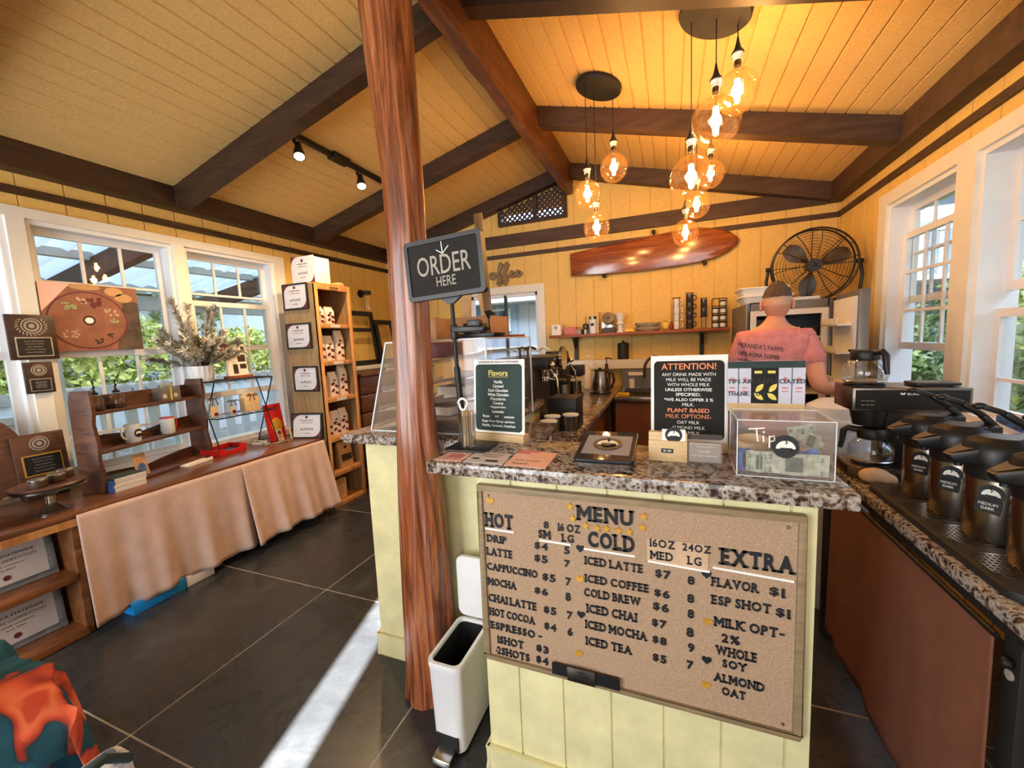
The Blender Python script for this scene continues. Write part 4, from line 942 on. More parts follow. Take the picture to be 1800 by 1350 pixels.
mb = MB(); mb.prism([(-.795, 1.81), (-.55, 1.81), (-.55, 4.70), (-1.33, 4.70), (-1.33, 2.53), (-.795, 2.53)], 0, .90); W(mb, 'cabinet', 'oak_flat', wc)
mb = MB(); mb.prism([(-.795, 1.805), (-.505, 1.805), (-.505, 4.71), (-1.36, 4.71), (-1.36, 2.53), (-.795, 2.53)], .9005, .94); W(mb, 'granite_top', 'granite', wc, bev=.005)
mb = MB(); mb.box(-.53, 3.55, 0, -.505, 3.62, .9); W(mb, 'end_post', 'black_matte', wc)

# ------------------------------------------------------------------ menu board on the counter face
mn = thing('menu_board', 'framed cork board with the black lettered price menu on the counter front', 'menu board', (-.137, 1.165, .43))
BY = 1.145; bx0, bx1, bz0, bz1 = -.593, .310, .4285, 1.041
mb = MB(); f = .019
for q in ((bx0, BY-.004, bz0, bx1, 1.164, bz0+f), (bx0, BY-.004, bz1-f, bx1, 1.164, bz1), (bx0, BY-.004, bz0+f, bx0+f, 1.164, bz1-f), (bx1-f, BY-.004, bz0+f, bx1, 1.164, bz1-f)): mb.box(*q)
W(mb, 'frame', 'frame_wood', mn, bev=.004)
mb = MB(); mb.box(bx0+f*.8, BY+.004, bz0+f*.8, bx1-f*.8, 1.164, bz1-f*.8); W(mb, 'cork_panel', 'cork', mn)
MENU = [('HOT',-.564,.905,.096,.048),('8',-.366,.925,.015,.022),('16 OZ',-.321,.923,.068,.024),('SM',-.384,.892,.038,.026),('LG',-.31,.89,.036,.024),('MENU',-.262,.964,.16,.046),('COLD',-.231,.886,.132,.048),('DRIP',-.561,.854,.068,.024),('$4',-.398,.853,.042,.023),('5',-.304,.852,.016,.023),('LATTE',-.564,.808,.089,.026),('$5',-.4,.811,.042,.024),('7',-.305,.81,.017,.022),('CAPPUCCINO',-.566,.757,.174,.024),('$5',-.376,.753,.041,.024),('7',-.303,.751,.017,.025),('MOCHA',-.566,.704,.099,.025),('$6',-.404,.704,.043,.022),('8',-.305,.701,.016,.026),('CHAI LATTE',-.567,.646,.167,.026),('$5',-.376,.644,.04,.024),('7',-.302,.642,.017,.024),('HOT COCOA',-.566,.597,.158,.026),('$4',-.376,.589,.038,.024),('6',-.302,.587,.016,.025),('ESPRESSO -',-.564,.55,.178,.025),('1SHOT',-.542,.502,.092,.026),('$3',-.406,.506,.04,.024),('2SHOTS',-.546,.462,.115,.026),('$4',-.408,.466,.04,.025),('ICED LATTE',-.242,.829,.165,.025),('ICED COFFEE',-.243,.773,.182,.024),('COLD BREW',-.247,.728,.163,.025),('ICED CHAI',-.24,.676,.145,.027),('ICED MOCHA',-.245,.624,.177,.026),('ICED TEA',-.245,.57,.134,.026),('16OZ',-.058,.913,.066,.023),('24OZ',.026,.914,.07,.021),('MED',-.057,.877,.059,.024),('LG',.039,.876,.034,.024),('EXTRA',.119,.889,.164,.046),('FLAVOR',.098,.825,.109,.025),('$1',.231,.823,.033,.024),('$7',-.044,.823,.04,.024),('8',.039,.819,.017,.023),('ESP SHOT',.098,.774,.138,.025),('$1',.246,.769,.031,.024),('$6',-.047,.766,.04,.022),('8',.038,.766,.017,.024),('$6',-.051,.724,.042,.024),('8',.039,.721,.016,.024),('MILK OPT-',.105,.712,.161,.026),('$7',-.054,.674,.039,.023),('8',.036,.665,.018,.026),('2%',.123,.669,.043,.024),('$8',-.053,.623,.038,.022),('9',.04,.62,.016,.025),('WHOLE',.109,.63,.097,.026),('$5',-.053,.567,.037,.023),('7',.037,.568,.017,.024),('SOY',.126,.597,.057,.022),('ALMOND',.106,.551,.119,.024),('OAT',.125,.515,.057,.022)]
kq = (BY+.004)/1.14
def mz(z): return 1.5+(z-1.5)*1.0075
mb = MB()
for s_, x, z, w_, h_ in MENU:
    big = h_ > .04
    mb.slab(s_, (x*kq, BY+.004, mz(z)), X, Z, w_, h_, -Y, .004, .035 if big else .02)
W(mb, 'lettering', 'letter_black', mn)
for x0, z0, x1, z1 in ((-.565,.902,-.465,.901),(-.381,.888,-.283,.887),(-.244,.881,-.098,.88),(-.063,.872,.093,.867),(.1,.881,.283,.874)):
    mb = MB(); mb.bar((x0*kq, BY+.002, mz(z0)-.003), (x1*kq, BY+.002, mz(z1)-.003), .006, .006); W(mb, 'underline_strip', 'letter_white', mn)
mb = MB(); mb.box(-.066, BY+.002, mz(.868), .09, BY+.004, mz(.937)); W(mb, 'paper_patch', 'patch_cream', mn)
def star(x, z, r):
    mb = MB(); p = [((r if i % 2 == 0 else r*.45)*math.sin(PI*i/5)+x, (r if i % 2 == 0 else r*.45)*math.cos(PI*i/5)+z) for i in range(10)]; mb.prism(p[::-1], BY, BY+.004, 'y'); W(mb, 'star', 'gold_foil', mn)
for x, z in ((-.282,1.003),(-.275,.967),(-.236,.949),(-.203,.946),(-.176,.948),(-.143,.947),(-.113,.947),(-.074,.997),(-.077,.965)): star(x*kq, mz(z), .0125)
def heart(x, z, mat):
    mb = MB(); p = [(x+.0125*(math.sin(t)**3)*1.0, z+.0008*(13*math.cos(t)-5*math.cos(2*t)-2*math.cos(3*t)-math.cos(4*t))) for t in [2*PI*i/28 for i in range(28)]]; mb.prism(p[::-1], BY+.001, BY+.004, 'y'); W(mb, 'heart', mat, mn)
for x, z in ((-.255,.876),(-.258,.664),(.085,.855),(.087,.606)): heart(x*kq, mz(z), 'letter_black')
for x, z in ((-.259,.778),(.089,.718),(.086,.531),(-.268,.533),(-.543,.992)): heart(x*kq, mz(z), 'gold_foil')
for x, z in ((bx0+.04, bz1-.035), (bx1-.04, bz1-.035), (bx0+.04, bz0+.035), (bx1-.04, bz0+.035)):
    mb = MB(); mb.sph((x, BY+.003, z), .004, 10, 6); W(mb, 'screw', 'steel_dark', mn)
t = thing('notice_strip', 'black strip with a small grey no decaf notice clipped to the menu board bottom edge', 'sign', (-.25, BY-.006, .45))
mb = MB(); mb.box(-.355, BY-.012, .447, -.147, BY-.004, .482); W(mb, 'strip', 'black_plastic', t)
mb = MB(); mb.box(-.305, BY-.018, .442, -.218, BY-.0125, .488); W(mb, 'plate', 'steel_dark', t, bev=.002)
mb = MB()
for s_, z, ww in (('NO', .474, .02), ('DECAF', .462, .046), ('SORRY', .449, .038)): mb.text(s_, (-.262, BY-.0185, z), X, Z, ww, .008, -Y, 0, center=True)
W(mb, 'lettering', 'letter_black', t)

# ------------------------------------------------------------------ pedal bin
bn = thing('pedal_bin', 'slim white open pedal bin between the wooden post and the order counter', 'trash bin', (-.768, 1.27, 0))
def rrect(x0, y0, x1, y1, r, n=5):
    p = []
    for cx_, cy_, a0 in ((x1-r, y1-r, 0), (x0+r, y1-r, PI/2), (x0+r, y0+r, PI), (x1-r, y0+r, 1.5*PI)):
        for i in range(n+1): p.append((cx_+r*math.cos(a0+PI/2*i/n), cy_+r*math.sin(a0+PI/2*i/n)))
    return p
def loft(mb, rings, close=False):
    n = len(rings[0]); o = len(mb.v); vs = [q for r in rings for q in r]
    mb.add(vs, [(i*n+k, i*n+(k+1) % n, (i+1)*n+(k+1) % n, (i+1)*n+k) for i in range(len(rings)-1) for k in range(n)]); return mb
def ringz(p, z): return [(a, b, z) for a, b in p]
mb = MB(); loft(mb, [ringz(rrect(-.062, -.123, .062, .123, .03), .012), ringz(rrect(-.068, -.13, .068, .13, .03), .33), ringz(rrect(-.07, -.132, .07, .132, .03), .333), ringz(rrect(-.07, -.132, .07, .132, .03), .357), ringz(rrect(-.058, -.12, .058, .12, .025), .357), ringz(rrect(-.056, -.118, .056, .118, .025), .33)])
mb.obj('body', 'white_plastic', bn, smooth=True)
mb = MB(); loft(mb, [ringz(rrect(-.056, -.117, .056, .117, .025), .345), ringz(rrect(-.05, -.11, .05, .11, .025), .05)]); mb.add(ringz(rrect(-.05, -.11, .05, .11, .025), .05), [tuple(range(24))]); mb.obj('liner', 'black_matte', bn, smooth=True)
mb = MB(); p = rrect(-.07, 0, .07, .26, .03); mb.prism([(a, b+.365) for a, b in p], .128, .142, 'y'); mb.obj('lid', 'white_plastic', bn, smooth=True)
mb = MB(); mb.prism([(-.185, .008), (-.13, .022), (-.13, .034), (-.18, .03)], -.035, .035, 'x'); mb.obj('pedal', 'steel', bn, bev=.004)
mb = MB(); mb.box(-.045, -.131, .02, .045, -.122, .075); mb.obj('pedal_slot', 'dark_gap', bn)
mb = MB(); loft(mb, [ringz(rrect(-.064, -.125, .064, .125, .03), 0), ringz(rrect(-.064, -.125, .064, .125, .03), .012)]); mb.obj('foot_ring', 'black_plastic', bn)

# ------------------------------------------------------------------ things on the bar top
GZ = 1.1125
od = thing('order_sign', 'order here chalkboard sign on a black pole standing on the bar top', 'sign', (-.70, 1.318, GZ))
mb = MB(); mb.prism(rrect(-.075, -.07, .09, .07, .02), 0, .007); mb.obj('base_plate', 'black_plastic', od, bev=.002)
mb = MB(); mb.cyl((-.02, .0, .007), (-.035, .0, .30), .0115, n=16); mb.cyl((-.035, 0, .30), (-.04, 0, .55), .0075, n=16); mb.obj('pole', 'black_metal', od, smooth=True)
mb = MB(); mb.cyl((-.036, 0, .40), (-.037, 0, .455), .014, n=16); mb.prism([(-.035, .425), (.085, .425), (.095, .44), (-.035, .448)], -.02, .03, 'y'); mb.box(.02, -.01, .445, .07, .02, .468); mb.obj('clamp', 'black_plastic', od, bev=.003)
sg = Matrix.Rotation(.055, 3, 'Y') @ Matrix.Rotation(.0, 3, 'Z')
def sgn(mb): 
    Rm = Matrix.Rotation(-.05, 3, 'Y'); mb.v = [tuple(Rm @ Vector(q)+Vector((-.045, -.028, .655))) for q in mb.v]; return mb
mb = MB(); P_ = rrect(-.155, -.105, .155, .105, .014); I_ = rrect(-.14, -.09, .14, .09, .008)
vs = [(a, -.012, b) for a, b in P_]+[(a, -.012, b) for a, b in I_]+[(a, .014, b) for a, b in P_]+[(a, -.006, b) for a, b in I_]; n = len(P_)
mb.add(vs, [(i, (i+1) % n, n+(i+1) % n, n+i) for i in range(n)]+[(2*n+i, 2*n+(i+1) % n, (i+1) % n, i) for i in range(n)]+[(n+i, n+(i+1) % n, 3*n+(i+1) % n, 3*n+i) for i in range(n)]+[tuple(range(2*n, 3*n))])
sgn(mb).obj('frame', 'black_plastic', od)
mb = MB(); mb.prism(I_, -.0075, 0, 'y'); sgn(mb).obj('chalkboard', 'chalk_black', od)
mb = MB(); mb.text('ORDER', (0, -.0085, -.022), X, Z, .215, .068, -Y, 0, bold=.004, center=True); mb.text('HERE', (0.005, -.0085, -.064), X, Z, .078, .034, -Y, 0, bold=.002, center=True)
for c, sx in (((-.105+.0, .0), 1),): pass
sgn(mb).obj('lettering', 'letter_grey', od)
mb = MB()
for a, b in (((0, .088), (.002, .048)), ((-.022, .062), (.002, .047)), ((.028, .07), (.002, .047))): mb.bar((a[0], -.009, a[1]), (b[0], -.009, b[1]), .003, .0008, up=Y)
sgn(mb).obj('arrow', 'letter_white', od)
mb = MB(); mb.prism([(-.05, 0), (.05, 0), (.012, -.028), (-.012, -.028)], -.006, .008, 'y'); mb.v = [(a-.035, b-.016, c+.557) for a, b, c in mb.v]; mb.obj('bracket', 'black_plastic', od)
# stirrer cup
sc = thing('stirrer_cup', 'clear tumbler of wooden coffee stirrers standing on the order sign base', 'cup', (-.695, 1.295, GZ+.0075))
mb = MB(); mb.lathe([(0, .003), (.027, .003), (.031, .06), (.037, .122), (.0355, .122), (.03, .06), (.0255, .006), (0, .006)], n=30); mb.obj('tumbler', 'clear_glass', sc, smooth=True)
rnd = random.Random(2)
for i in range(12):
    a = rnd.uniform(0, 6.28); r = rnd.uniform(0, .017); q = Vector((r*math.cos(a), r*math.sin(a), .008)); e = q*1.35+Vector((0, 0, .125)); mb = MB(); mb.bar(q, e, .0065, .0018, up=Vector((math.cos(a+i), math.sin(a+i), 0))); mb.obj('stirrer', 'stick_wood', sc)
mb = MB(); R = 1; pts = []
for i in range(25):
    a = 2*PI*i/24; pts.append((.017*math.sin(a)*(1.1 if math.cos(a) > 0 else .8), 0, .158+.021*math.cos(a)))
mb.tube(pts[:-1], .0045, 8, closed=True); mb.tube([(0, 0, .137), (0, 0, .1)], .005, 8); mb.v = [(x-.012, y, z) for x, y, z in mb.v]; mb.obj('bottle_opener', 'white_plastic', sc, smooth=True)

def board_sign(name, label, loc, w_, h_, back, lines, backing='paper', rz=0, tilt=.08, foot='light_wood', inset=.01):
    t = thing(name, label, 'sign', loc, rz); R = Matrix.Rotation(-tilt, 3, 'X')
    def tf(mb): mb.v = [tuple(R @ Vector(q)+Vector((0, 0, .03))) for q in mb.v]; return mb
    mb = MB(); mb.box(-w_/2, 0, 0, w_/2, .004, h_); tf(mb).obj('sheet', backing, t)
    mb = MB(); mb.prism(rrect(-w_/2+inset, inset, w_/2-inset, h_-inset*1.8, .014), -.0012, 0, 'y'); tf(mb).obj('chalk_print', back, t)
    by = []
    for s_, z, ww, hh, mt in lines:
        if not by or by[-1][0] != mt: by.append((mt, []))
        by[-1][1].append((s_, z, ww, hh))
    for mt, ls in by:
        mb = MB()
        for s_, z, ww, hh in ls:
            if s_ == '_': mb.box(-ww/2, -.0022, z, ww/2, -.0013, z+hh)
            else: mb.text(s_, (0, -.0018, z), X, Z, ww, hh, -Y, 0, bold=.015, center=True)
        tf(mb).obj('lettering', mt, t)
    mb = MB(); mb.box(-w_/2-.001, -.012, 0, w_/2+.001, .035, .032); mb.obj('foot', foot, t, bev=.003)
    return t
fl = board_sign('flavor_sign', 'flavors list sign on a dark green chalk sheet in a light wooden foot', (-.628, 1.425, GZ), .226, .288, 'chalk_green',
    [('FLAVORS FOR HOT AND COLD COFFEE DRINKS', .275, .18, .0075, 'letter_black'), ('Flavors', .225, .085, .022, 'letter_yellow'), ('_', .22, .09, .0015, 'letter_yellow')]+
    [(s_, .196-.0165*i, ww, .0115, 'letter_white') for i, (s_, ww) in enumerate((('Vanilla', .04), ('Caramel', .047), ('Dark Chocolate', .088), ('White Chocolate', .094), ('Macadamia', .068), ('Coconut', .046), ('Peppermint', .066), ('Lavender', .054)))]+
    [('Rose           Cinnamon', .062, .14, .011, 'letter_white'), ('Sugar Free Syrup options-', .041, .148, .012, 'letter_white'), ('Vanilla, Caramel, Hazelnut', .025, .15, .0115, 'letter_white')], rz=-.12)
mb = MB(); mb.box(-.032, -.0125, .095, .03, -.003, .104); R = Matrix.Rotation(-.08, 3, 'X'); mb = MB(); mb.box(-.036, -.003, .0605, .026, -.0018, .0735); mb.v = [tuple(R @ Vector(q)+Vector((0, 0, .03))) for q in mb.v]; mb.obj('out_strip', 'black_plastic', fl)
mb = MB(); mb.text('OUT', (-.005, -.0036, .064), X, Z, .018, .007, -Y, 0, center=True); mb.v = [tuple(R @ Vector(q)+Vector((0, 0, .03))) for q in mb.v]; mb.obj('out_lettering', 'letter_white', fl)
at = board_sign('attention_sign', 'attention milk notice with orange headings on a dark sheet in a wooden foot', (.05, 1.43, GZ), .232, .285, 'chalk_black',
    [('ATTENTION!', .238, .165, .021, 'letter_orange')]+[(s_, z, ww, .0105, 'letter_white') for s_, z, ww in (('ANY DRINK MADE WITH', .217, .162), ('MILK WILL BE MADE', .2, .135), ('WITH WHOLE MILK', .1835, .128), ('UNLESS OTHERWISE', .167, .14), ('SPECIFIED.', .151, .076), ('*WE ALSO OFFER 2 %', .134, .148), ('MILK.', .1175, .036))]+
    [('PLANT BASED', .097, .126, .0135, 'letter_orange'), ('MILK OPTIONS-', .0775, .138, .0135, 'letter_orange'), ('OAT MILK', .059, .068, .0105, 'letter_white'), ('ALMOND MILK', .0415, .1, .0105, 'letter_white'), ('SOY MILK', .0245, .07, .0105, 'letter_white')], rz=-.03)
# laminated leaflets lying on the bar top
def leaflet(label, pts, mat, prints):
    c = Vector((sum(p[0] for p in pts)/4, sum(p[1] for p in pts)/4, GZ)); t = thing('leaflet', label, 'leaflet', c, 0, 'laminated leaflets on the bar top')
    mb = MB(); mb.prism([(x-c.x, y-c.y) for x, y in pts], 0, .0015); mb.obj('sheet', mat, t)
    a = Vector(pts[0])-c.xy; ux = Vector(pts[1])-Vector(pts[0]); uy = Vector(pts[3])-Vector(pts[0])
    for nm, mt, items in prints:
        mb = MB()
        for it in items:
            if isinstance(it[0], str):
                s_, u, v_, w_, h_ = it; o = a+ux*u+uy*v_; mb.text(s_, (o.x, o.y, .002), (1, 0, 0), (0, 1, 0), w_, h_, Z, 0)
            else:
                u0, v0, u1, v1 = it; mb.add([(*(a+ux*u+uy*v_), .0018) for u, v_ in ((u0, v0), (u1, v0), (u1, v1), (u0, v1))], [(0, 1, 2, 3)])
        mb.obj(nm, mt, t)
    return t
leaflet('small pink laminated leaflet at the bar top corner next to the post', [(-.745, 1.145), (-.645, 1.145), (-.65, 1.245), (-.74, 1.245)], 'pink_paper', [('block_print', 'shirt_pink', [(.25, .3, .8, .75)]), ('lettering', 'letter_grey', [('Thank you', .25, .1, .05, .011)])])
leaflet('grey laminated farm leaflet between the two pink leaflets', [(-.638, 1.145), (-.497, 1.145), (-.512, 1.265), (-.645, 1.265)], 'grey_paper', [('photo_print', 'chalk_black', [(.12, .3, .3, .42), (.5, .15, .82, .3)]), ('lettering', 'maroon', [('MIRANDAS', .2, .76, .085, .013)]), ('second_lettering', 'maroon', [('FARMS', .3, .56, .055, .013)])])
leaflet('large pink laminated leaflet lying near the flavors sign', [(-.49, 1.14), (-.355, 1.14), (-.36, 1.305), (-.5, 1.32)], 'pink_paper', [('corner_print', 'shirt_pink', [(0, .75, .35, 1), (.35, .86, .6, 1)]), ('lettering', 'letter_black', [('Scan to join', .15, .3, .085, .014)]), ('second_lettering', 'letter_black', [('Rewards', .15, .12, .05, .013)])])
# tablet payment stand
tp = thing('payment_tablet', 'black tablet card terminal lying tilted on a stand on the bar top', 'tablet', (-.19, 1.175, GZ))
mb = MB(); mb.box(-.075, .0, 0, .075, .1, .016); mb.obj('stand', 'acrylic', tp, bev=.003)
R = Matrix.Rotation(.16, 3, 'X')
def tt(mb): mb.v = [tuple(R @ Vector(q)+Vector((0, -.0, .016))) for q in mb.v]; return mb
mb = MB(); mb.prism(rrect(-.088, 0, .088, .225, .012), 0, .011); tt(mb).obj('body', 'black_plastic', tp, bev=.003)
mb = MB(); mb.prism(rrect(-.084, .004, .084, .221, .009), .011, .0116); tt(mb).obj('glass', 'granite_tile', tp)
MATS['granite_tile'].node_tree.nodes['Principled BSDF'].inputs['Roughness'].default_value = .04
mb = MB(); mb.box(-.072, .04, .0116, .072, .185, .012); tt(mb).obj('display', 'screen', tp)
def flat_logo(par, c, r):
    rot = R; cc = Vector(par.location)+R @ Vector(c)+Vector((0, 0, .016)); logo(par, cc, X, R @ Y, r, R @ Z)
flat_logo(tp, (0, .115, .012), .045)
# small business card blocks
cb = thing('card_block', 'small pale wooden business card block with a cup logo card, before the attention sign', 'card holder', (-.012, 1.29, GZ), -.03)
mb = MB(); mb.box(-.055, -.0, 0, .055, .006, .065); mb.box(-.055, .006, 0, .055, .03, .09); mb.obj('block', 'light_wood', cb, bev=.002)
mb = MB(); mb.box(-.018, -.0015, .028, .016, 0, .041); mb.obj('price_tag', 'black_plastic', cb)
mb = MB(); mb.text('$1.00', (-.001, -.002, .031), X, Z, .022, .007, -Y, 0, center=True); mb.obj('lettering', 'letter_white', cb)
mb = MB(); mb.box(-.016, .007, .03, .05, .0085, .1); mb.v = [(x, y-.002, z) for x, y, z in mb.v]; mb.obj('card', 'paper', cb)
logo(cb, Vector(cb.location)+Vector((.017, .0045, .083)), X, Z, .024, -Y)
ch = thing('card_holder', 'clear acrylic holder with grey business cards standing before the attention sign', 'card holder', (.09, 1.295, GZ), -.03)
mb = MB(); mb.box(-.048, -.004, 0, .048, -.001, .055); mb.box(-.048, .012, 0, .048, .015, .085); mb.box(-.048, -.004, 0, .048, .015, .003); mb.obj('holder', 'acrylic', ch)
mb = MB(); mb.box(-.043, .001, .004, .043, .01, .062); mb.obj('cards', 'letter_grey', ch)
mb = MB()
for s_, z, ww in (('Growing Grace', .047, .045), ('Kona Coffee', .034, .03), ('Farm fresh coffee daily', .02, .07)): mb.text(s_, (0, -.0005, z), X, Z, ww, .006, -Y, 0, center=True)
mb.obj('lettering', 'letter_white', ch)
# tip box
TP = thing('tip_box', 'clear acrylic tip box holding folded money on the bar top corner', 'tip box', (.272, 1.29, GZ), -.02)
t_ = .004; w_, d_, h_ = .215, .17, .148
mb = MB(); mb.box(-w_/2, -d_/2, 0, w_/2, -d_/2+t_, h_); mb.obj('front_panel', 'acrylic', TP)
mb = MB(); mb.box(-w_/2, -d_/2, 0, -w_/2+t_, d_/2, h_); mb.box(w_/2-t_, -d_/2, 0, w_/2, d_/2, h_); mb.obj('side_panel', 'acrylic', TP)
mb = MB(); mb.box(-w_/2, d_/2-t_, 0, w_/2, d_/2, h_); mb.box(-w_/2, -d_/2, 0, w_/2, d_/2, t_); mb.obj('back_panel', 'acrylic', TP)
mb = MB(); mb.box(-w_/2, -d_/2, h_, w_/2, d_/2, h_+t_); mb.obj('lid', 'acrylic', TP)
mb = MB(); e = .0022
for a, b in (((-1, -1), (1, -1)), ((1, -1), (1, 1)), ((1, 1), (-1, 1)), ((-1, 1), (-1, -1))):
    for z in (0.001, h_+t_): mb.bar((a[0]*w_/2, a[1]*d_/2, z), (b[0]*w_/2, b[1]*d_/2, z), e, e)
    mb.bar((a[0]*w_/2, a[1]*d_/2, 0), (a[0]*w_/2, a[1]*d_/2, h_+t_), e, e)
mb.obj('bright_edge', 'frosted', TP)
mb = MB()
for a, b in (((-.082, .128), (-.045, .132)), ((-.064, .13), (-.06, .095)), ((-.048, .112), (-.047, .095)), ((-.034, .112), (-.034, .08)), ((-.006, .11), (-.018, .1)), ((-.018, .1), (-.006, .096))): mb.bar((a[0], -d_/2-.0008, a[1]), (b[0], -d_/2-.0008, b[1]), .0035, .001, up=Y)
mb.sph((-.047, -d_/2-.001, .121), .003, 8, 6); mb.tube([(-.034, -d_/2-.001, .108), (-.024, -d_/2-.001, .113), (-.022, -d_/2-.001, .1), (-.034, -d_/2-.001, .096)], .0018, 6); mb.obj('hand_lettering', 'letter_white', TP)
logo(TP, Vector(TP.location)+Vector((.0, -d_/2-.0005, .085)), X, Z, .03, -Y)
def bill(label, cx_, cy_, z, w_, h_, rot, mat, tilt=.0, num=None):
    t = thing('banknote', label, 'banknote', (TP.location.x+cx_, TP.location.y+cy_, TP.location.z+z), 0, 'banknotes in the tip box')
    Rm = Matrix.Rotation(rot, 3, 'Y') @ Matrix.Rotation(tilt, 3, 'X'); vs = []; n = 10
    for i in range(n+1):
        for k in (0, 1): vs.append(Rm @ Vector((-w_/2+w_*i/n, .004*math.sin(i*.9), k*h_)))
    mb = MB(); mb.add(vs, [(2*i, 2*i+2, 2*i+3, 2*i+1) for i in range(n)]); mb.obj('note', mat, t)
    dark = 'bill_dark' if mat == 'bill_green' else 'chalk_green'
    mb = MB(); mb.cbox(Rm @ Vector((0, -.006, h_*.5)), (w_*.24, .0012, h_*.66), Rm); mb.obj('portrait_print', dark, t)
    if num:
        mb = MB()
        for u in (-.44, .36): 
            for v_ in (.1, .7): mb.text(num, Rm @ Vector((w_*u, -.0085, h_*v_)), Rm @ X, Rm @ Z, h_*.12, h_*.2, Rm @ -Y, 0)
        mb.obj('numeral', dark, t)
    return t
bill('two dollar note standing flat against the tip box front', .022, -.069, .006, .155, .058, .02, 'bill_green', 0, '2')
bill('green note behind the two dollar note at its portrait end', -.055, -.062, .006, .06, .058, .0, 'bill_green', 0, '2')
bill('blue tinted note at the tip box side nearest the attention sign', -.088, -.052, .006, .03, .062, 0, 'photo_blue')
bill('blue crumpled note behind the two dollar note', .05, -.055, .018, .08, .05, -.25, 'photo_blue')
bill('folded dollar note sticking up at the far corner of the tip box', .07, .0, .06, .065, .045, .35, 'bill_green', -.3, '1')
bill('folded dollar note fanned behind the other in the far corner', .065, .015, .07, .06, .05, -.2, 'bill_green', -.2, '1')
mb = MB(); mb.lathe([(0, 0), (.04, 0), (.043, .035), (.04, .035), (.03, .01), (0, .008)], n=26, sx=1, sy=.8); o = mb.obj('wooden_bowl', 'light_wood', smooth=True); o.location = (TP.location.x-.055, TP.location.y+.035, TP.location.z+.042); o.rotation_euler = (.25, 0, 0)
tag(o, 'small wooden bowl lying among the notes in the tip box', 'bowl')
mb = MB(); mb.cbox((0, 0, 0), (.15, .09, .032)); o = mb.obj('note_bundle', 'bill_dark', bev=.006); o.location = (TP.location.x+.0, TP.location.y+.03, TP.location.z+.0205); tag(o, 'loose bundle of notes at the bottom of the tip box', 'money', 'money')
ts = thing('tip_sign', 'acrylic framed tips are appreciated photo sign standing behind the tip box', 'sign', (.262, 1.405, GZ), -.03)
mb = MB(); mb.box(-.102, .0047, 0, .102, .0075, .295); mb.box(-.102, .0047, 0, .102, .07, .003); mb.obj('acrylic_holder', 'acrylic', ts)
mb = MB(); mb.box(-.1, .0032, .14, .1, .0045, .292); mb.obj('photo_sheet', 'chalk_green', ts)
for i in range(6):
    mb = MB(); x0 = -.1+i*.0345-.004; mb.box(max(-.1, x0), .0018, .165, min(.1, x0+.032), .0031, .272); dk = i in (2, 3)
    pk = mb.obj('printed_bag', 'chalk_black' if dk else 'lilac_box', ts)
    mb = MB()
    if dk:
        for a, z, an in ((.02, .212, .9), (.018, .186, -.7)):
            mb.prism([(x0+a+math.cos(an)*lx-math.sin(an)*lz, z+math.sin(an)*lx+math.cos(an)*lz) for lx, lz in [(.016*math.cos(q*PI/8), .0075*math.sin(q*PI/8)*abs(math.sin(q*PI/8))) for q in range(16)]], .0008, .0017, 'y')
        mb.box(x0+.006, .0008, .256, x0+.026, .0017, .264)
    else:
        mb.box(x0+.008, .0008, .21, x0+.024, .0017, .214); mb.box(x0+.008, .0008, .2, x0+.024, .0017, .203); mb.sph((min(.09, x0+.016), .001, .238), (.006, .0008, .006), 10, 6)
    mb.obj('bag_print', 'letter_yellow' if dk else 'shirt_pink', pk)
mb = MB(); mb.box(-.1, .0018, .14, .1, .0033, .165); mb.obj('table_print', 'light_wood', ts)
mb = MB(); mb.slab('TIPS ARE APPRECIATED', (-.1, .0, .226), X, Z, .199, .0125, -Y, .0006); mb.obj('lettering', 'letter_black', ts); mb = MB(); mb.slab('THANK YOU', (-.1, .0, .188), X, Z, .098, .0125, -Y, .0006); mb.obj('lettering', 'letter_black', ts)

# ------------------------------------------------------------------ pastry case with trays
ps = thing('pastry_case', 'clear acrylic pastry display case with slanted front on the bar top behind the post', 'display case', (-1.0, 1.9, GZ))
y0, y1 = 1.50, 2.06; sl = [(-1.31, 1.113), (-.70, 1.113), (-.70, 1.515), (-1.19, 1.515)]
for y in (y0, y1):
    mb = MB(); mb.prism(sl, y, y+.005, 'y'); W(mb, 'end_panel', 'acrylic', ps)
mb = MB(); mb.add([(-1.31, y0, 1.113), (-1.31, y1, 1.113), (-1.19, y1, 1.515), (-1.19, y0, 1.515)], [(0, 1, 2, 3)]); W(mb, 'slanted_front', 'acrylic', ps)
mb = MB(); mb.box(-1.2, y0, 1.512, -.69, y1, 1.517); W(mb, 'top_panel', 'acrylic', ps)
mb = MB(); q = [(x, y0, z) for x, z in sl]
for a, b in zip(q, q[1:]+q[:1]): mb.bar(a, b, .006, .006)
mb.bar((-.70, y1, 1.113), (-.70, y1, 1.515), .006, .006); mb.bar((-.70, y0, 1.515), (-.70, y1, 1.515), .006, .006); W(mb, 'bright_edge', 'frosted', ps)
for z in (1.12, 1.20, 1.29, 1.39):
    mb = MB(); fx = -1.31+(z-1.113)*.3+.02
    mb.prism([(fx, z), (-.72, z+.07), (-.72, z+.075), (fx, z+.005)], y0+.01, y1-.01, 'y'); mb.prism([(fx, z+.005), (fx, z+.025), (fx+.004, z+.025), (fx+.004, z+.005)], y0+.01, y1-.01, 'y'); sf = W(mb, 'sloped_shelf', 'film', ps)
    mb = MB(); mb.prism([(fx+.02, z+.0085), (-.74, z+.0725), (-.74, z+.074), (fx+.02, z+.01)], y0+.03, y1-.03, 'y'); W(mb, 'paper_liner', 'pink_liner', ps)
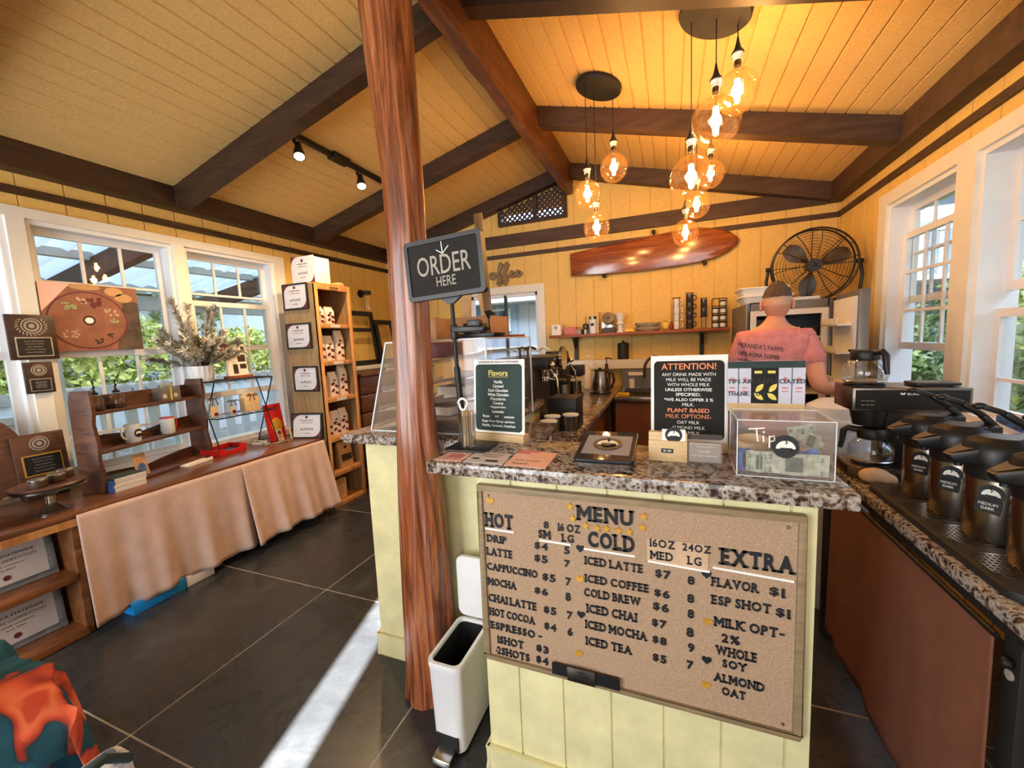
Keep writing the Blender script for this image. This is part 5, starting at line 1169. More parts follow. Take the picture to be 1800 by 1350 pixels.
def tray_box(label, loc, rz, s):
    t = thing('food_box', label, 'box', loc, rz, 'food boxes in the pastry case'); mb = MB(); a, b, h_ = .1*s, .075*s, .04
    loft(mb, [ringz(rrect(-a*.8, -b*.8, a*.8, b*.8, .015), .001), ringz(rrect(-a, -b, a, b, .02), h_)]); mb.obj('tray', 'bag_paper', t, smooth=True)
    mb = MB(); mb.add([(-a, b, h_), (a, b, h_), (a*.85, b+.05, h_+.06), (-a*.85, b+.05, h_+.06)], [(0, 1, 2, 3)]); mb.obj('flap', 'bag_paper', t)
    mb = MB(); mb.sph((0, 0, .025), (a*.8, b*.75, .02), 14, 8); mb.obj('pastry', 'kraft', t, smooth=True)
for i, (x, y, z) in enumerate(((-.98, 1.62, 1.178), (-.81, 1.64, 1.20), (-.95, 1.85, 1.185), (-.92, 1.63, 1.268), (-.8, 1.84, 1.285), (-1.12, 1.9, 1.162))):
    tray_box(('pale paper food box on the lowest pastry case shelf, nearest the post', 'pale paper food box on the lowest pastry case shelf, beside the order sign pole', 'pale paper food box behind the two front boxes on the lowest pastry shelf', 'pale paper food box on the second pastry case shelf, near the pole', 'pale paper food box deeper on the second pastry case shelf', 'pale paper food box at the deep end of the lowest pastry case shelf')[i], (x, y, z), .3*(i % 3)-.2, .8)
mb = MB(); mb.box(-.08, -.08, 0, .08, .08, .07); o = mb.obj('dark_box', 'maroon', bev=.006); o.location = (-1.0, 1.64, 1.437); tag(o, 'dark maroon pastry box on the top shelf of the pastry case', 'box')
# boxes standing on the case
def carton(label, loc, rz, w_, d_, h_, flap):
    t = thing('carton', label, 'box', loc, rz, 'cardboard cartons on the pastry case'); mb = MB(); mb.box(-w_/2, -d_/2, 0, w_/2, d_/2, h_); mb.obj('body', 'cardboard', t, bev=.004)
    if flap:
        mb = MB(); mb.prism([(-.02, h_), (.02, h_), (.05, h_+.16), (.0, h_+.2), (-.03, h_+.12)], -d_/2, -d_/2+.005, 'y'); mb.prism([(.1, h_), (.14, h_), (.15, h_+.15), (.11, h_+.22), (.08, h_+.1)], -d_/2, -d_/2+.005, 'y'); mb.obj('carry_handle', 'kraft', t)
carton('brown cardboard carton on the pastry case, partly behind the post', (-1.09, 1.68, 1.518), .1, .2, .2, .1, False)
carton('brown cardboard drink carrier with tall handle flaps on the pastry case', (-1.03, 2.1, 1.518), -.1, .3, .2, .12, True)
mb = MB(); mb.prism([(-.09, 0), (.1, 0), (.11, .02), (-.095, .02)], -.06, .06, 'y'); mb.box(-.05, -.04, .02, .03, .04, .065); o = mb.obj('card_reader', 'black_plastic', bev=.003); o.location = (-.80, 1.64, 1.518); tag(o, 'black card reader lying on the pastry case top beside the sign pole', 'card reader')
mb = MB(); mb.prism(rrect(-.12, -.08, .12, .08, .03), 0, .012); o = mb.obj('serving_board', 'shelf_red', bev=.004); o.location = (-.82, 1.93, 1.518); tag(o, 'reddish serving board lying on the pastry case top', 'board')
# wooden stake standing on the pastry case
pd = thing('wooden_stake', 'carved wooden paddle on a thin rod standing behind the order sign', 'paddle', (-.765, 1.70, 1.518))
R = Matrix.Rotation(-.06, 3, 'Y')
def sk2(mb): mb.v = [tuple(R @ Vector(q)) for q in mb.v]; return mb
mb = MB(); mb.prism([(-.019, .12), (.019, .12), (.021, .55), (-.021, .55)], -.007, .007, 'y'); sk2(mb).obj('blade', 'oak_side', pd, bev=.004)
mb = MB(); mb.lathe([(.018, .12), (.01, .1), (.004, .085), (0, .085)], n=14); sk2(mb).obj('tip', 'black_matte', pd, smooth=True)
mb = MB(); mb.cyl((0, 0, .004), (0, 0, .1), .003); sk2(mb).obj('rod', 'black_metal', pd)
mb = MB(); mb.cyl((0, 0, 0), (0, 0, .006), .025); mb.obj('foot', 'black_metal', pd)

# ------------------------------------------------------------------ back wall: shelf and what stands on it
SY = 4.60; S0 = 1.537
sh = thing('wall_shelf', 'long reddish wooden shelf on two black brackets along the back wall', 'shelf', (-.38, 4.62, S0))
mb = MB(); mb.box(-1.30, 4.50, S0-.032, .535, YB, S0); W(mb, 'board', 'shelf_red', sh, bev=.004)
for x in (-1.035, .295):
    mb = MB(); mb.box(x-.02, 4.70, S0-.29, x+.02, YB, S0-.032); mb.box(x-.02, 4.53, S0-.05, x+.02, YB, S0-.032); mb.bar((x, 4.72, S0-.17), (x, 4.6, S0-.04), .03, .02); W(mb, 'bracket', 'black_metal', sh)
def lat_thing(name, label, cat, x, prof, mat, y=SY, z=S0, sx=1, sy=1, extra=None, grp=None):
    t = thing(name, label, cat, (x, y, z), 0, grp); mb = MB(); mb.lathe(prof, n=28, sx=sx, sy=sy); mb.obj('body', mat, t, smooth=True)
    for nm, mt, fn in extra or (): mb = MB(); fn(mb); mb.obj(nm, mt, t, smooth=True)
    return t
t = thing('coffee_carton', 'white carton with a round green badge at the end of the wall shelf', 'box', (-1.225, SY, S0))
mb = MB(); mb.box(-.055, -.05, 0, .055, .05, .12); mb.obj('body', 'paper', t, bev=.003); mb = MB(); mb.cyl((-.005, -.051, .085), (-.005, -.053, .085), .018); mb.obj('badge', 'leaf_dark', t)
mb = MB(); mb.box(-.07, -.05, 0, .07, .05, .085); o = mb.obj('red_tin', 'shirt_pink', bev=.006); o.location = (-1.065, SY, S0); tag(o, 'small pinkish red box beside the white carton on the wall shelf', 'box')
mb = MB(); mb.box(-.025, -.03, 0, .025, .03, .055); o = mb.obj('small_tin', 'letter_grey', bev=.004); o.location = (-.965, SY-.04, S0); tag(o, 'tiny grey tin before the red box on the wall shelf', 'tin')
lat_thing('wooden_grinder', 'small grey wooden grinder with a stick handle on the wall shelf', 'grinder', -.895, [(.045, 0), (.045, .05), (.03, .06), (.035, .1), (.02, .115), (0, .115)], 'steel_dark', extra=[('handle', 'oak', lambda m: m.cyl((0, 0, .11), (0, 0, .2), .006))])
lat_thing('glass_canister', 'glass jar with a metal lid on the wall shelf', 'jar', -.815, [(.038, 0), (.04, .01), (.04, .15), (.034, .16), (0, .16)], 'frosted', extra=[('lid', 'steel_dark', lambda m: m.lathe([(.041, .16), (.042, .19), (0, .192)], n=24)), ('badge', 'letter_black', lambda m: m.sph((0, -.04, .1), (.02, .003, .018), 12, 6))])
mb = MB(); mb.box(-.012, -.05, 0, .012, .05, .235); o = mb.obj('wooden_plank', 'light_wood', bev=.002); o.location = (-.76, SY+.04, S0); tag(o, 'narrow upright wooden plank beside the glass jar on the wall shelf', 'board')
t = thing('large_jar', 'big slanted glass storage jar with a steel lid facing out on the wall shelf', 'jar', (-.635, SY, S0))
mb = MB(); mb.prism(rrect(-.075, 0, .075, .13, .03), -.06, .06, 'y'); mb.obj('jar', 'clear_glass', t, smooth=True); mb = MB(); mb.prism(rrect(-.068, 0.004, .068, .06, .02), -.055, .055, 'y'); mb.obj('contents', 'dark_board', t)
mb = MB(); mb.cyl((0, -.055, .155), (0, -.085, .162), .068, .062, 32); mb.sph((0, -.09, .165), .014, 12, 8); mb.obj('lid', 'steel_dark', t, smooth=True)
lat_thing('pour_over_dripper', 'white ceramic pour over dripper on a mug, on the wall shelf', 'coffee dripper', -.52, [(.045, 0), (.04, .012), (.028, .018), (.028, .085), (.03, .09), (.05, .092), (.05, .1), (.03, .11), (.032, .125), (.058, .2), (.055, .205), (.0, .13)], 'white_plastic', extra=[('handle', 'white_plastic', lambda m: m.tube([(.03, 0, .08), (.055, 0, .075), (.055, 0, .04), (.03, 0, .03)], .006, 8))])
mb = MB(); mb.prism([(-.07, 0), (.06, 0), (.03, .03), (-.02, .035), (-.03, .075), (-.045, .03)], -.02, .02, 'y'); o = mb.obj('brass_figurine', 'gold_foil', bev=.006); o.location = (-.415, SY-.03, S0); tag(o, 'small brass figurine between dripper and grey dishes on the wall shelf', 'figurine')
for i, l in enumerate(('lower grey oval dish of the pair stacked on the wall shelf', 'upper grey oval dish of the pair stacked on the wall shelf')):
    mb = MB(); mb.lathe([(0, 0), (.1, 0), (.128, .02), (.13, .045), (.122, .045), (.1, .012), (0, .01)], n=36, sy=.6); o = mb.obj('oval_dish', 'bowl_grey', smooth=True); o.location = (-.235, SY, S0+i*.043); tag(o, l, 'dish')
t = thing('pineapple_figurine', 'small gold and white pineapple ornament on the wall shelf', 'ornament', (-.055, SY, S0))
mb = MB(); mb.sph((0, 0, .045), (.036, .036, .045), 18, 12); mb.obj('fruit', 'letter_yellow', t, smooth=True)
mb = MB()
for i in range(9):
    a = 2*PI*i/9; mb.add([(.008*math.cos(a+.8), .008*math.sin(a+.8), .085), (.008*math.cos(a-.8), .008*math.sin(a-.8), .085), (.04*math.cos(a), .04*math.sin(a), .115)], [(0, 1, 2)])
mb.obj('crown', 'gold_foil', t)
lat_thing('red_bottle', 'tiny red capped bottle beside the mug tower on the wall shelf', 'bottle', .0, [(.018, 0), (.02, .01), (.02, .05), (.01, .06), (.01, .085), (0, .085)], 'berry_red', y=SY-.04)
def mug_tower(label, x, n_, h_, mat, hm, z0=.01, handle=True, r=.036, base=S0):
    t = thing('mug_tower', label, 'mug stack', (x, SY, base), 0)
    for k in range(n_):
        mb = MB(); mb.lathe([(r*.9, k*h_+.002), (r, k*h_+.008), (r, k*h_+h_-.003), (r*.9, k*h_+h_), (0, k*h_+h_)], n=26); mg = mb.obj('mug', mat, t, smooth=True)
        if handle: mb = MB(); mb.tube([(r*.9, 0, k*h_+h_*.85), (r+.022, 0, k*h_+h_*.75), (r+.024, 0, k*h_+h_*.4), (r*.9, 0, k*h_+h_*.25)], .005, 8); mb.obj('handle', hm, mg, smooth=True)
    mb = MB(); R = r+.005
    for a in (.8, 2.4, 3.9, 5.4): mb.tube([(R*math.cos(a), R*math.sin(a), .0), (R*math.cos(a), R*math.sin(a), n_*h_+.012)], .0025, 6)
    for z in (.003, n_*h_+.012): mb.tube([(R*math.cos(2*PI*i/20), R*math.sin(2*PI*i/20), z) for i in range(20)], .0025, 6, closed=True)
    mb.obj('wire_holder', 'black_metal', t)
mug_tower('tower of four stacked white mugs in a wire holder on the wall shelf', .05, 4, .078, 'white_plastic', 'white_plastic')
mug_tower('tall tower of stacked dark mugs with handles on the wall shelf', .175, 4, .088, 'granite_tile', 'black_plastic')
mug_tower('short stack of dark handleless cups raised on a stand on the wall shelf', .305, 2, .085, 'granite_tile', 'black_plastic', handle=False, r=.03, base=S0+.12)
mb = MB(); mb.tube([(-.02, 0, 0), (-.02, 0, .12)], .003, 6); mb.tube([(.02, 0, 0), (.02, 0, .12)], .003, 6); mb.lathe([(0, .115), (.034, .115), (.034, .12), (0, .12)], n=20); mb.lathe([(0, 0), (.034, 0), (.034, .004), (0, .004)], n=20); o = mb.obj('wire_stand', 'black_metal'); o.location = (.305, SY, S0); tag(o, 'thin wire stand under the short stack of dark cups', 'stand')
t = thing('spice_rack', 'black wire rack of small round jars at the fridge end of the wall shelf', 'rack', (.445, SY, S0))
mb = MB()
for x in (-.065, 0, .065):
    for y in (-.03, .03): mb.tube([(x, y, 0), (x, y, .29)], .0025, 6)
for z in (.005, .075, .145, .215, .288):
    for y in (-.03, .03): mb.tube([(-.065, y, z), (.065, y, z)], .0025, 6)
mb.obj('wire_frame', 'black_metal', t)
for k in range(4):
    for x in (-.033, .033):
        if k == 3 and x < 0: continue
        mb = MB(); mb.lathe([(.026, .008+k*.07), (.027, .012+k*.07), (.027, .045+k*.07), (0, .045+k*.07)], (x, 0, 0), 20); j = mb.obj('jar', 'frosted', t, smooth=True)
        mb = MB(); mb.lathe([(.028, .045+k*.07), (.028, .06+k*.07), (0, .06+k*.07)], (x, 0, 0), 20); mb.obj('lid', 'black_plastic', j, smooth=True)
# wall canister, white splash board
t = lat_thing('wall_canister', 'dark lidded canister standing on the white splash board under the wall shelf', 'canister', -.50, [(.058, 0), (.06, .01), (.06, .165), (.056, .175), (.03, .182), (0, .184)], 'black_matte', y=YB-.07, z=1.24, extra=[('knob', 'black_metal', lambda m: m.sph((0, 0, .195), .013, 12, 8))])
mb = MB(); mb.box(-1.36, YB-.13, 1.14, .53, YB-.005, 1.24); struct(mb, 'trim_12', 'white_paint')
# surfboard on pegs
sb = thing('surfboard', 'polished wooden surfboard mounted sideways on the back wall', 'surfboard', (-.22, YB-.06, 2.30))
def at(px, pz): return px*1.065, 1.5+(pz-1.5)*1.065
top = [(-1.005, 2.395), (-.6, 2.435), (-.16, 2.475), (.1, 2.495), (.25, 2.492), (.4, 2.462), (.5, 2.42), (.57, 2.365), (.585, 2.335)]
bot = [(.57, 2.30), (.5, 2.24), (.4, 2.195), (.25, 2.165), (0, 2.145), (-.3, 2.135), (-.65, 2.14), (-1.0, 2.155)]
pl = [at(*p) for p in top+bot]
mb = MB(); n = len(pl); cx_ = sum(p[0] for p in pl)/n; cz_ = sum(p[1] for p in pl)/n
rings = []
for s_, y in ((.0, -.062), (.75, -.06), (.955, -.052), (1, -.035), (.97, -.012), (.0, -.008)):
    rings.append([(cx_+(p[0]-cx_)*s_, YB+y-.02, cz_+(p[1]-cz_)*s_) for p in pl[::-1]])
loft(mb, rings); W(mb, 'board', 'surf_wood', sb, smooth=True)
for x, z in ((-.69, 2.163), (.317, 2.195), (-.172, 2.565)):
    mb = MB(); mb.cyl((x, YB-.001, z), (x, YB-.075, z), .014, n=14); mb.sph((x, YB-.085, z), .022, 14, 10); W(mb, 'peg', 'dark_timber', sb, smooth=True)
# coffee script sign
cf = thing('script_sign', 'brown cursive coffee word sign above the back window', 'sign', (-1.9, YB-.02, 2.25))
stroke = []
def arc(cx_, cz, rx, rz, a0, a1, n=12): return [(cx_+rx*math.cos(a0+(a1-a0)*i/n), cz+rz*math.sin(a0+(a1-a0)*i/n)) for i in range(n+1)]
letters = [arc(.06, .5, .075, .1, .7, 5.3), arc(.2, .46, .045, .055, 0, 2*PI),
    [(.26, .46), (.33, .56), (.37, .68), (.345, .72), (.32, .62), (.30, .40), (.285, .27), (.31, .24), (.34, .34), (.33, .42), (.40, .46)],
    [(.36, .46), (.43, .56), (.47, .68), (.445, .72), (.42, .62), (.40, .40), (.385, .27), (.41, .24), (.44, .34), (.43, .42), (.48, .44)],
    [(.47, .44), (.52, .46), (.545, .50), (.52, .52), (.49, .46), (.50, .41), (.54, .40), (.58, .45)], [(.565, .44), (.62, .46), (.645, .50), (.62, .52), (.59, .46), (.60, .41), (.64, .40), (.69, .47)]]
mb = MB()
for L in letters:
    mb.tube([(-2.22+a*.8, YB-.02, 2.045+b*.56) for a, b in L], .019, 8)
W(mb, 'lettering', 'frame_wood', cf, smooth=True)
# round fan
fn = thing('wall_fan', 'large round black cage fan standing on top of the open fridge', 'fan', (1.075, 4.12, 1.705))
FC = Vector((1.075, 4.08, 2.0)); FR = .285
tiltm = Matrix.Rotation(-.12, 3, 'Z') @ Matrix.Rotation(.08, 3, 'X')
def fan_mesh(build): mb = MB(); build(mb); mb.v = [tuple(tiltm @ Vector(q)+FC) for q in mb.v]; return mb
def ring(mb, r, y, w_, n=48): mb.tube([(r*math.cos(2*PI*i/n), y, r*math.sin(2*PI*i/n)) for i in range(n)], w_, 6, closed=True)
W(fan_mesh(lambda m: (ring(m, FR, -.07, .007), ring(m, FR, .06, .007), [m.tube([(FR*math.cos(a), -.07, FR*math.sin(a)), (FR*math.cos(a), .06, FR*math.sin(a))], .004, 6) for a in [2*PI*i/12 for i in range(12)]])), 'rim', 'black_metal', fn, smooth=True)
W(fan_mesh(lambda m: [ring(m, .05+.0118*i, -.07-.035*(1-((.05+.0118*i)/FR)**2), .0016) for i in range(20)]+[m.tube([(.03*math.cos(a), -.108, .03*math.sin(a)), (.2*math.cos(a+.1), -.09, .2*math.sin(a+.1)), (FR*math.cos(a+.16), -.07, FR*math.sin(a+.16))], .0035, 6) for a in [2*PI*i/10 for i in range(10)]]), 'front_grille', 'black_metal', fn)
W(fan_mesh(lambda m: [ring(m, .06+.023*i, .06, .0016) for i in range(10)]+[m.tube([(.03*math.cos(a), .07, .03*math.sin(a)), (FR*math.cos(a), .06, FR*math.sin(a))], .003, 6) for a in [2*PI*i/8 for i in range(8)]]), 'rear_grille', 'black_metal', fn)
for k in range(3):
    def bl(m, k=k):
        a0 = .35+k*2*PI/3; n = 10; vs = []
        for i in range(n+1):
            r = .05+.2*i/n; wd = .75*math.sin(PI*(.18+.72*i/n)); 
            for s_ in (-1, 0, 1): vs.append((r*math.cos(a0+s_*wd*.55), .018*s_-.01, r*math.sin(a0+s_*wd*.55)))
        m.add(vs, [(3*i+j, 3*i+j+1, 3*i+j+4, 3*i+j+3) for i in range(n) for j in (0, 1)])
    W(fan_mesh(bl), 'blade', 'steel_dark', fn, smooth=True)
W(fan_mesh(lambda m: (m.cyl((0, -.06, 0), (0, .1, 0), .045), m.cyl((0, -.112, 0), (0, -.1, 0), .05), m.sph((0, -.112, 0), (.02, .006, .012), 12, 6))), 'motor', 'black_metal', fn, smooth=True)
mb = MB()
for s_ in (-1, 1):
    p = tiltm @ Vector((s_*(FR+.02), 0, 0))+FC; mb.tube([p, p+Vector((s_*.015, .0, -.1)), Vector((p.x, p.y, 1.72))], .012, 8); mb.cyl(p-tiltm @ Vector((s_*.03, 0, 0)), p+tiltm @ Vector((s_*.02, 0, 0)), .018, n=12)
mb.tube([(FC.x-.31, FC.y, 1.718), (FC.x+.31, FC.y, 1.718)], .012, 8); W(mb, 'stand', 'black_metal', fn, smooth=True)
# fridge
fr = thing('fridge', 'open stainless fridge with dark shelves inside, beside the back windows', 'fridge', (.82, 4.0, 0))
x0, x1, y0, y1, h_ = .535, 1.09, 3.62, 4.42, 1.70
mb = MB(); mb.box(x0, y0, .05, x0+.03, y1, h_); mb.box(x1-.03, y0, .05, x1, y1, h_); mb.box(x0+.03, y0, h_-.06, x1-.03, y1, h_); mb.box(x0+.03, y0, .05, x1-.03, y1, .12); mb.box(x0+.03, y1-.03, .12, x1-.03, y1, h_-.06); W(mb, 'cabinet', 'fridge_steel', fr, bev=.004)
mb = MB()
for q in ((x0+.03, y0-.006, .12, x0+.07, y0+.02, h_-.06), (x1-.07, y0-.006, .12, x1-.03, y0+.02, h_-.06), (x0+.07, y0-.006, h_-.1, x1-.07, y0+.02, h_-.06), (x0+.07, y0-.006, .12, x1-.07, y0+.02, .16)): mb.box(*q)
W(mb, 'inner_frame', 'fridge_white', fr)
mb = MB(); mb.box(x0+.03, y1-.04, .12, x1-.03, y1-.03, h_-.06); W(mb, 'liner', 'granite_tile', fr)
for z in (.6, 1.0, 1.42):
    mb = MB(); mb.box(x0+.035, y0+.03, z, x1-.035, y1-.05, z+.015); W(mb, 'wire_shelf', 'fridge_white', fr)
DR = Matrix.Rotation(-.06, 3, 'Z')
def dbox(*q):
    mb = MB(); mb.box(*q); mb.v = [tuple(DR @ Vector(p)+Vector((1.095, 3.612, 0))) for p in mb.v]; return mb
W(dbox(.0, -.5, .1, .055, 0, 1.72), 'door', 'fridge_steel', fr, bev=.006)
W(dbox(-.013, -.47, .14, .001, -.03, 1.68), 'door_liner', 'fridge_white', fr)
for z in (1.12, 1.32, 1.5):
    mb = dbox(-.09, -.42, z, -.012, -.06, z+.012); mb2 = dbox(-.09, -.42, z, -.084, -.06, z+.05); mb.add(mb2.v, mb2.f); W(mb, 'door_bin', 'fridge_white', fr)
for i in range(6):
    mb = MB(); mb.box(-.052, -.1, 0, .052, .1, .024); o = mb.obj('food_carton', 'patch_cream' if i < 3 else 'black_matte', bev=.003); o.location = (.855+(.125 if i >= 3 else 0), 3.79, 1.4355+.0245*(i % 3)); tag(o, 'cream carton in the low stack inside the fridge' if i < 3 else 'dark carton in the low stack inside the fridge', 'carton', 'cream cartons in the fridge' if i < 3 else 'dark cartons in the fridge')
for i, (x, z, w2, l) in enumerate(((.69, 1.701, .2, 'white plastic tub on the fridge top, under another tub'), (.67, 1.765, .19, 'white plastic tub stacked uppermost on the fridge top'))):
    t = thing('plastic_tub', l, 'tub', (x, 3.84, z)); mb = MB(); loft(mb, [ringz(rrect(-w2*.75, -.14, w2*.75, .14, .03), 0), ringz(rrect(-w2*.85, -.16, w2*.85, .16, .03), .05)]); mb.add(ringz(rrect(-w2*.75, -.14, w2*.75, .14, .03), 0), [tuple(range(23, -1, -1))]); mb.obj('tub', 'white_plastic', t, smooth=True)
    mb = MB(); mb.prism(rrect(-w2*.9, -.165, w2*.9, .165, .03), .05, .062); mb.obj('lid', 'fridge_white', t, bev=.003)
mb = MB(); mb.box(-.11, -.1, 0, .09, .1, .03); o = mb.obj('baking_tray', 'fridge_white', bev=.004); o.location = (.94, 3.8, 1.701); tag(o, 'shallow white tray on the fridge top before the fan', 'tray')
# sink and kettle corner
sk_ = thing('sink_unit', 'stainless sink with a bronze arched tap and brown skirt along the back wall', 'sink', (0, 4.25, 0))
mb = MB()
for q in ((-.50, 3.84, .89, .50, 3.88, .935), (-.50, 4.5, .89, .50, 4.60, .935), (-.50, 3.88, .89, -.45, 4.5, .935), (.45, 3.88, .89, .5, 4.5, .935), (-.1, 3.88, .89, -.05, 4.5, .935), (-.45, 3.88, .66, .45, 4.5, .68)): mb.box(*q)
W(mb, 'basin', 'steel', sk_, bev=.004)
mb = MB(); mb.box(-.50, 4.56, .935, .50, 4.60, 1.13); W(mb, 'splash_panel', 'fridge_steel', sk_)
mb = MB(); pts = [(-.06, 4.52, .935), (-.06, 4.52, 1.1)]+[(-.06-.10+.10*math.cos(a), 4.5-.06*(1-math.cos(a))/2*2, 1.14+.13*math.sin(a)) for a in [PI*i/12 for i in range(13)]]+[(-.26, 4.38, 1.06)]
mb.tube(pts, .014, 10); mb.cyl((-.06, 4.52, .935), (-.06, 4.52, .98), .028); mb.tube([(-.03, 4.5, .98), (.06, 4.46, 1.0)], .01, 8); W(mb, 'tap', 'dark_timber', sk_, smooth=True)
mb = MB(); mb.box(-.495, 3.9, .05, -.47, 4.6, .88); mb.box(.46, 3.9, .05, .49, 4.6, .88); W(mb, 'leg_panel', 'black_matte', sk_)
curtain('curtain', 'brown fabric skirt hanging under the stainless sink', 'table skirts', -.49, .49, .885, .06, lambda u, d, z: (u, 3.865-d*.4, z), 'brown_cloth', 3, .03, 4, amp=.02)
mb = MB(); mb.cyl((0, 0, 0), (0, 0, .1), .032, n=20); o = mb.obj('paper_cup', 'white_plastic', smooth=True); o.location = (-.40, 4.53, 1.131-.195); tag(o, 'white cup standing behind the sink beside the tap', 'cup')
mb = MB(); mb.box(-.075, -.006, 0, .075, .004, .035); o = mb.obj('price_label', 'paper'); o.location = (-.36, 4.548, 1.07); tag(o, 'white label strip on the sink splash panel', 'label')
mb = MB(); mb.box(-.055, -.035, 0, .055, .035, .032); o = mb.obj('sponge', 'sponge', bev=.006); o.location = (-.42, 3.89, .9355); tag(o, 'yellow sponge lying on the sink front edge', 'sponge')
kt = thing('kettle', 'brushed steel electric kettle at the end of the work counter', 'kettle', (-.66, 4.06, .9405))
mb = MB(); mb.lathe([(.1, 0), (.1, .018), (.09, .02), (.092, .03), (.088, .12), (.07, .2), (.066, .22), (.0, .225)], n=36); mb.obj('body', 'pump_steel', kt, smooth=True)
mb = MB(); mb.lathe([(.104, 0), (.104, .016), (0, .018)], n=30); mb.obj('base', 'black_plastic', kt, smooth=True)
mb = MB(); mb.tube([(.065, 0, .215), (.12, 0, .2), (.135, 0, .13), (.11, 0, .06), (.09, 0, .05)], .012, 10); mb.obj('handle', 'black_plastic', kt, smooth=True)
mb = MB(); mb.lathe([(.062, .222), (.05, .235), (.012, .24), (.014, .255), (0, .256)], n=24); mb.obj('lid', 'black_plastic', kt, smooth=True)
# espresso machine, grinder, pumps
em = thing('espresso_machine', 'chrome espresso machine with a big round gauge dial on the work counter', 'espresso machine', (-.93, 2.85, .9405))
mb = MB(); mb.box(-.2, -.3, .02, .2, .3, .06); mb.box(-.2, -.3, .06, .02, .3, .42); mb.box(-.2, -.3, .36, .18, .3, .44); mb.obj('body', 'black_plastic', em, bev=.008)
mb = MB(); mb.box(.03, -.26, .06, .19, .26, .072); mb.obj('drip_grate', 'steel', em)
for y in (-.12, .12):
    mb = MB(); mb.lathe([(.034, .3), (.04, .31), (.04, .36)], (.1, y, 0), 20); mb.cyl((.1, y, .3), (.1, y, .27), .036); mb.tube([(.13, y, .285), (.26, y-.02, .27)], .012, 10); g_ = mb.obj('group_head', 'chrome', em, smooth=True)
mb = MB()
for y in (-.27, .27): mb.tube([(.19, y, .36), (.23, y, .3), (.24, y, .18), (.225, y, .1)], .006, 8); mb.sph((.2, y, .39), .022, 12, 8)
mb.obj('steam_wand', 'chrome', em, smooth=True)
mb = MB(); mb.cyl((.19, .02, .42), (.21, .02, .42), .085, n=32); mb.lathe([(.075, 0), (.09, .005), (.085, .02)], n=30); o = mb.obj('dial', 'chrome', em, smooth=True)
gr = thing('coffee_grinder', 'black coffee grinder with a dark round hopper on the work counter', 'grinder', (-.93, 3.45, .9405))
mb = MB(); mb.box(-.09, -.1, 0, .09, .1, .03); mb.box(-.09, -.1, .03, -.01, .1, .3); mb.box(-.09, -.1, .2, .09, .1, .32); mb.obj('body', 'black_plastic', gr, bev=.008)
mb = MB(); mb.cyl((.05, 0, .03), (.05, 0, .16), .045, n=26); mb.obj('grounds_cup', 'steel', gr, smooth=True)
mb = MB(); mb.lathe([(.06, .32), (.085, .37), (.1, .43), (.098, .45), (.03, .455), (0, .455)], n=30); mb.obj('hopper', 'dark_board', gr, smooth=True)
bx = thing('coffee_box_machine', 'black square coffee machine between the grinder and the kettle', 'coffee machine', (-.9, 3.82, .9405))
mb = MB(); mb.box(-.12, -.1, 0, .1, .1, .03); mb.box(-.12, -.1, .03, -.02, .1, .27); mb.box(-.12, -.1, .2, .12, .1, .3); mb.obj('body', 'black_plastic', bx, bev=.008); mb = MB(); mb.cyl((.05, 0, .03), (.05, 0, .15), .05, n=24); mb.obj('jug', 'steel_dark', bx, smooth=True)
def pump_bottle(label, loc, body, head, s=1.0, grp='syrup pump bottles'):
    t = thing('pump_bottle', label, 'pump bottle', loc, 0, grp)
    mb = MB(); mb.lathe([(.036*s, 0), (.04*s, .01), (.04*s, .17*s), (.02*s, .21*s), (.016*s, .24*s), (0, .24*s)], n=24); mb.obj('bottle', body, t, smooth=True)
    mb = MB(); mb.lathe([(.018*s, .235*s), (.018*s, .26*s), (.006*s, .265*s), (.006*s, .32*s), (0, .32*s)], n=16); mb.tube([(-.012*s, 0, .32*s), (.02*s, -.01*s, .328*s), (.06*s, -.03*s, .315*s)], .007*s, 8); mb.obj('pump', head, t, smooth=True)
    return t
pump_bottle('dark bottle with a black pump at the bar end beside the flavors sign', (-.84, 2.28, GZ), 'black_matte', 'black_plastic', 1.05)
pump_bottle('second dark bottle with a black pump, behind the first one at the bar end', (-.84, 2.42, GZ), 'black_matte', 'black_plastic', 1.05)
for i, (x, y) in enumerate(((-1.0, 2.66), (-1.06, 2.56), (-1.14, 2.62), (-1.22, 2.57))):
    pump_bottle('clear white pump syrup bottle by the back window, %s in its row' % ('first', 'second', 'third', 'fourth')[i], (x, y+.55, .9405), 'clear_glass', 'white_plastic', 1.5)
pump_bottle('tall cream soap pump bottle standing behind the grinder near the back wall', (-.86, 4.45, .9405), 'bag_paper', 'white_plastic', 1.1)
pump_bottle('brown soap pump bottle beside the steel kettle', (-.66, 4.5, .9405), 'dark_board', 'dark_board', 1.0)
t = lat_thing('steel_airpot', 'steel vacuum flask with a black top at the bar end', 'flask', -.835, [(.06, 0), (.062, .01), (.062, .17), (.05, .2), (0, .2)], 'pump_steel', y=2.16, z=GZ, extra=[('top', 'black_plastic', lambda m: m.lathe([(.064, .17), (.064, .23), (.03, .25), (0, .25)], n=26))])
lat_thing('glass_jar_kettle', 'glass canister with a yellow wooden rim on the bar end', 'canister', -.95, [(.05, 0), (.055, .01), (.055, .17), (0, .17)], 'pump_steel', y=2.3, z=GZ, extra=[('rim', 'light_wood', lambda m: m.lathe([(.058, .17), (.06, .19), (0, .192)], n=26))])
mb = MB(); mb.box(-.09, -.1, 0, .09, .1, .2); o = mb.obj('cube_grinder', 'black_plastic', bev=.008); o.location = (-.62, 2.47, .9405); tag(o, 'black square appliance at the end of the bar beside the espresso machine', 'appliance')
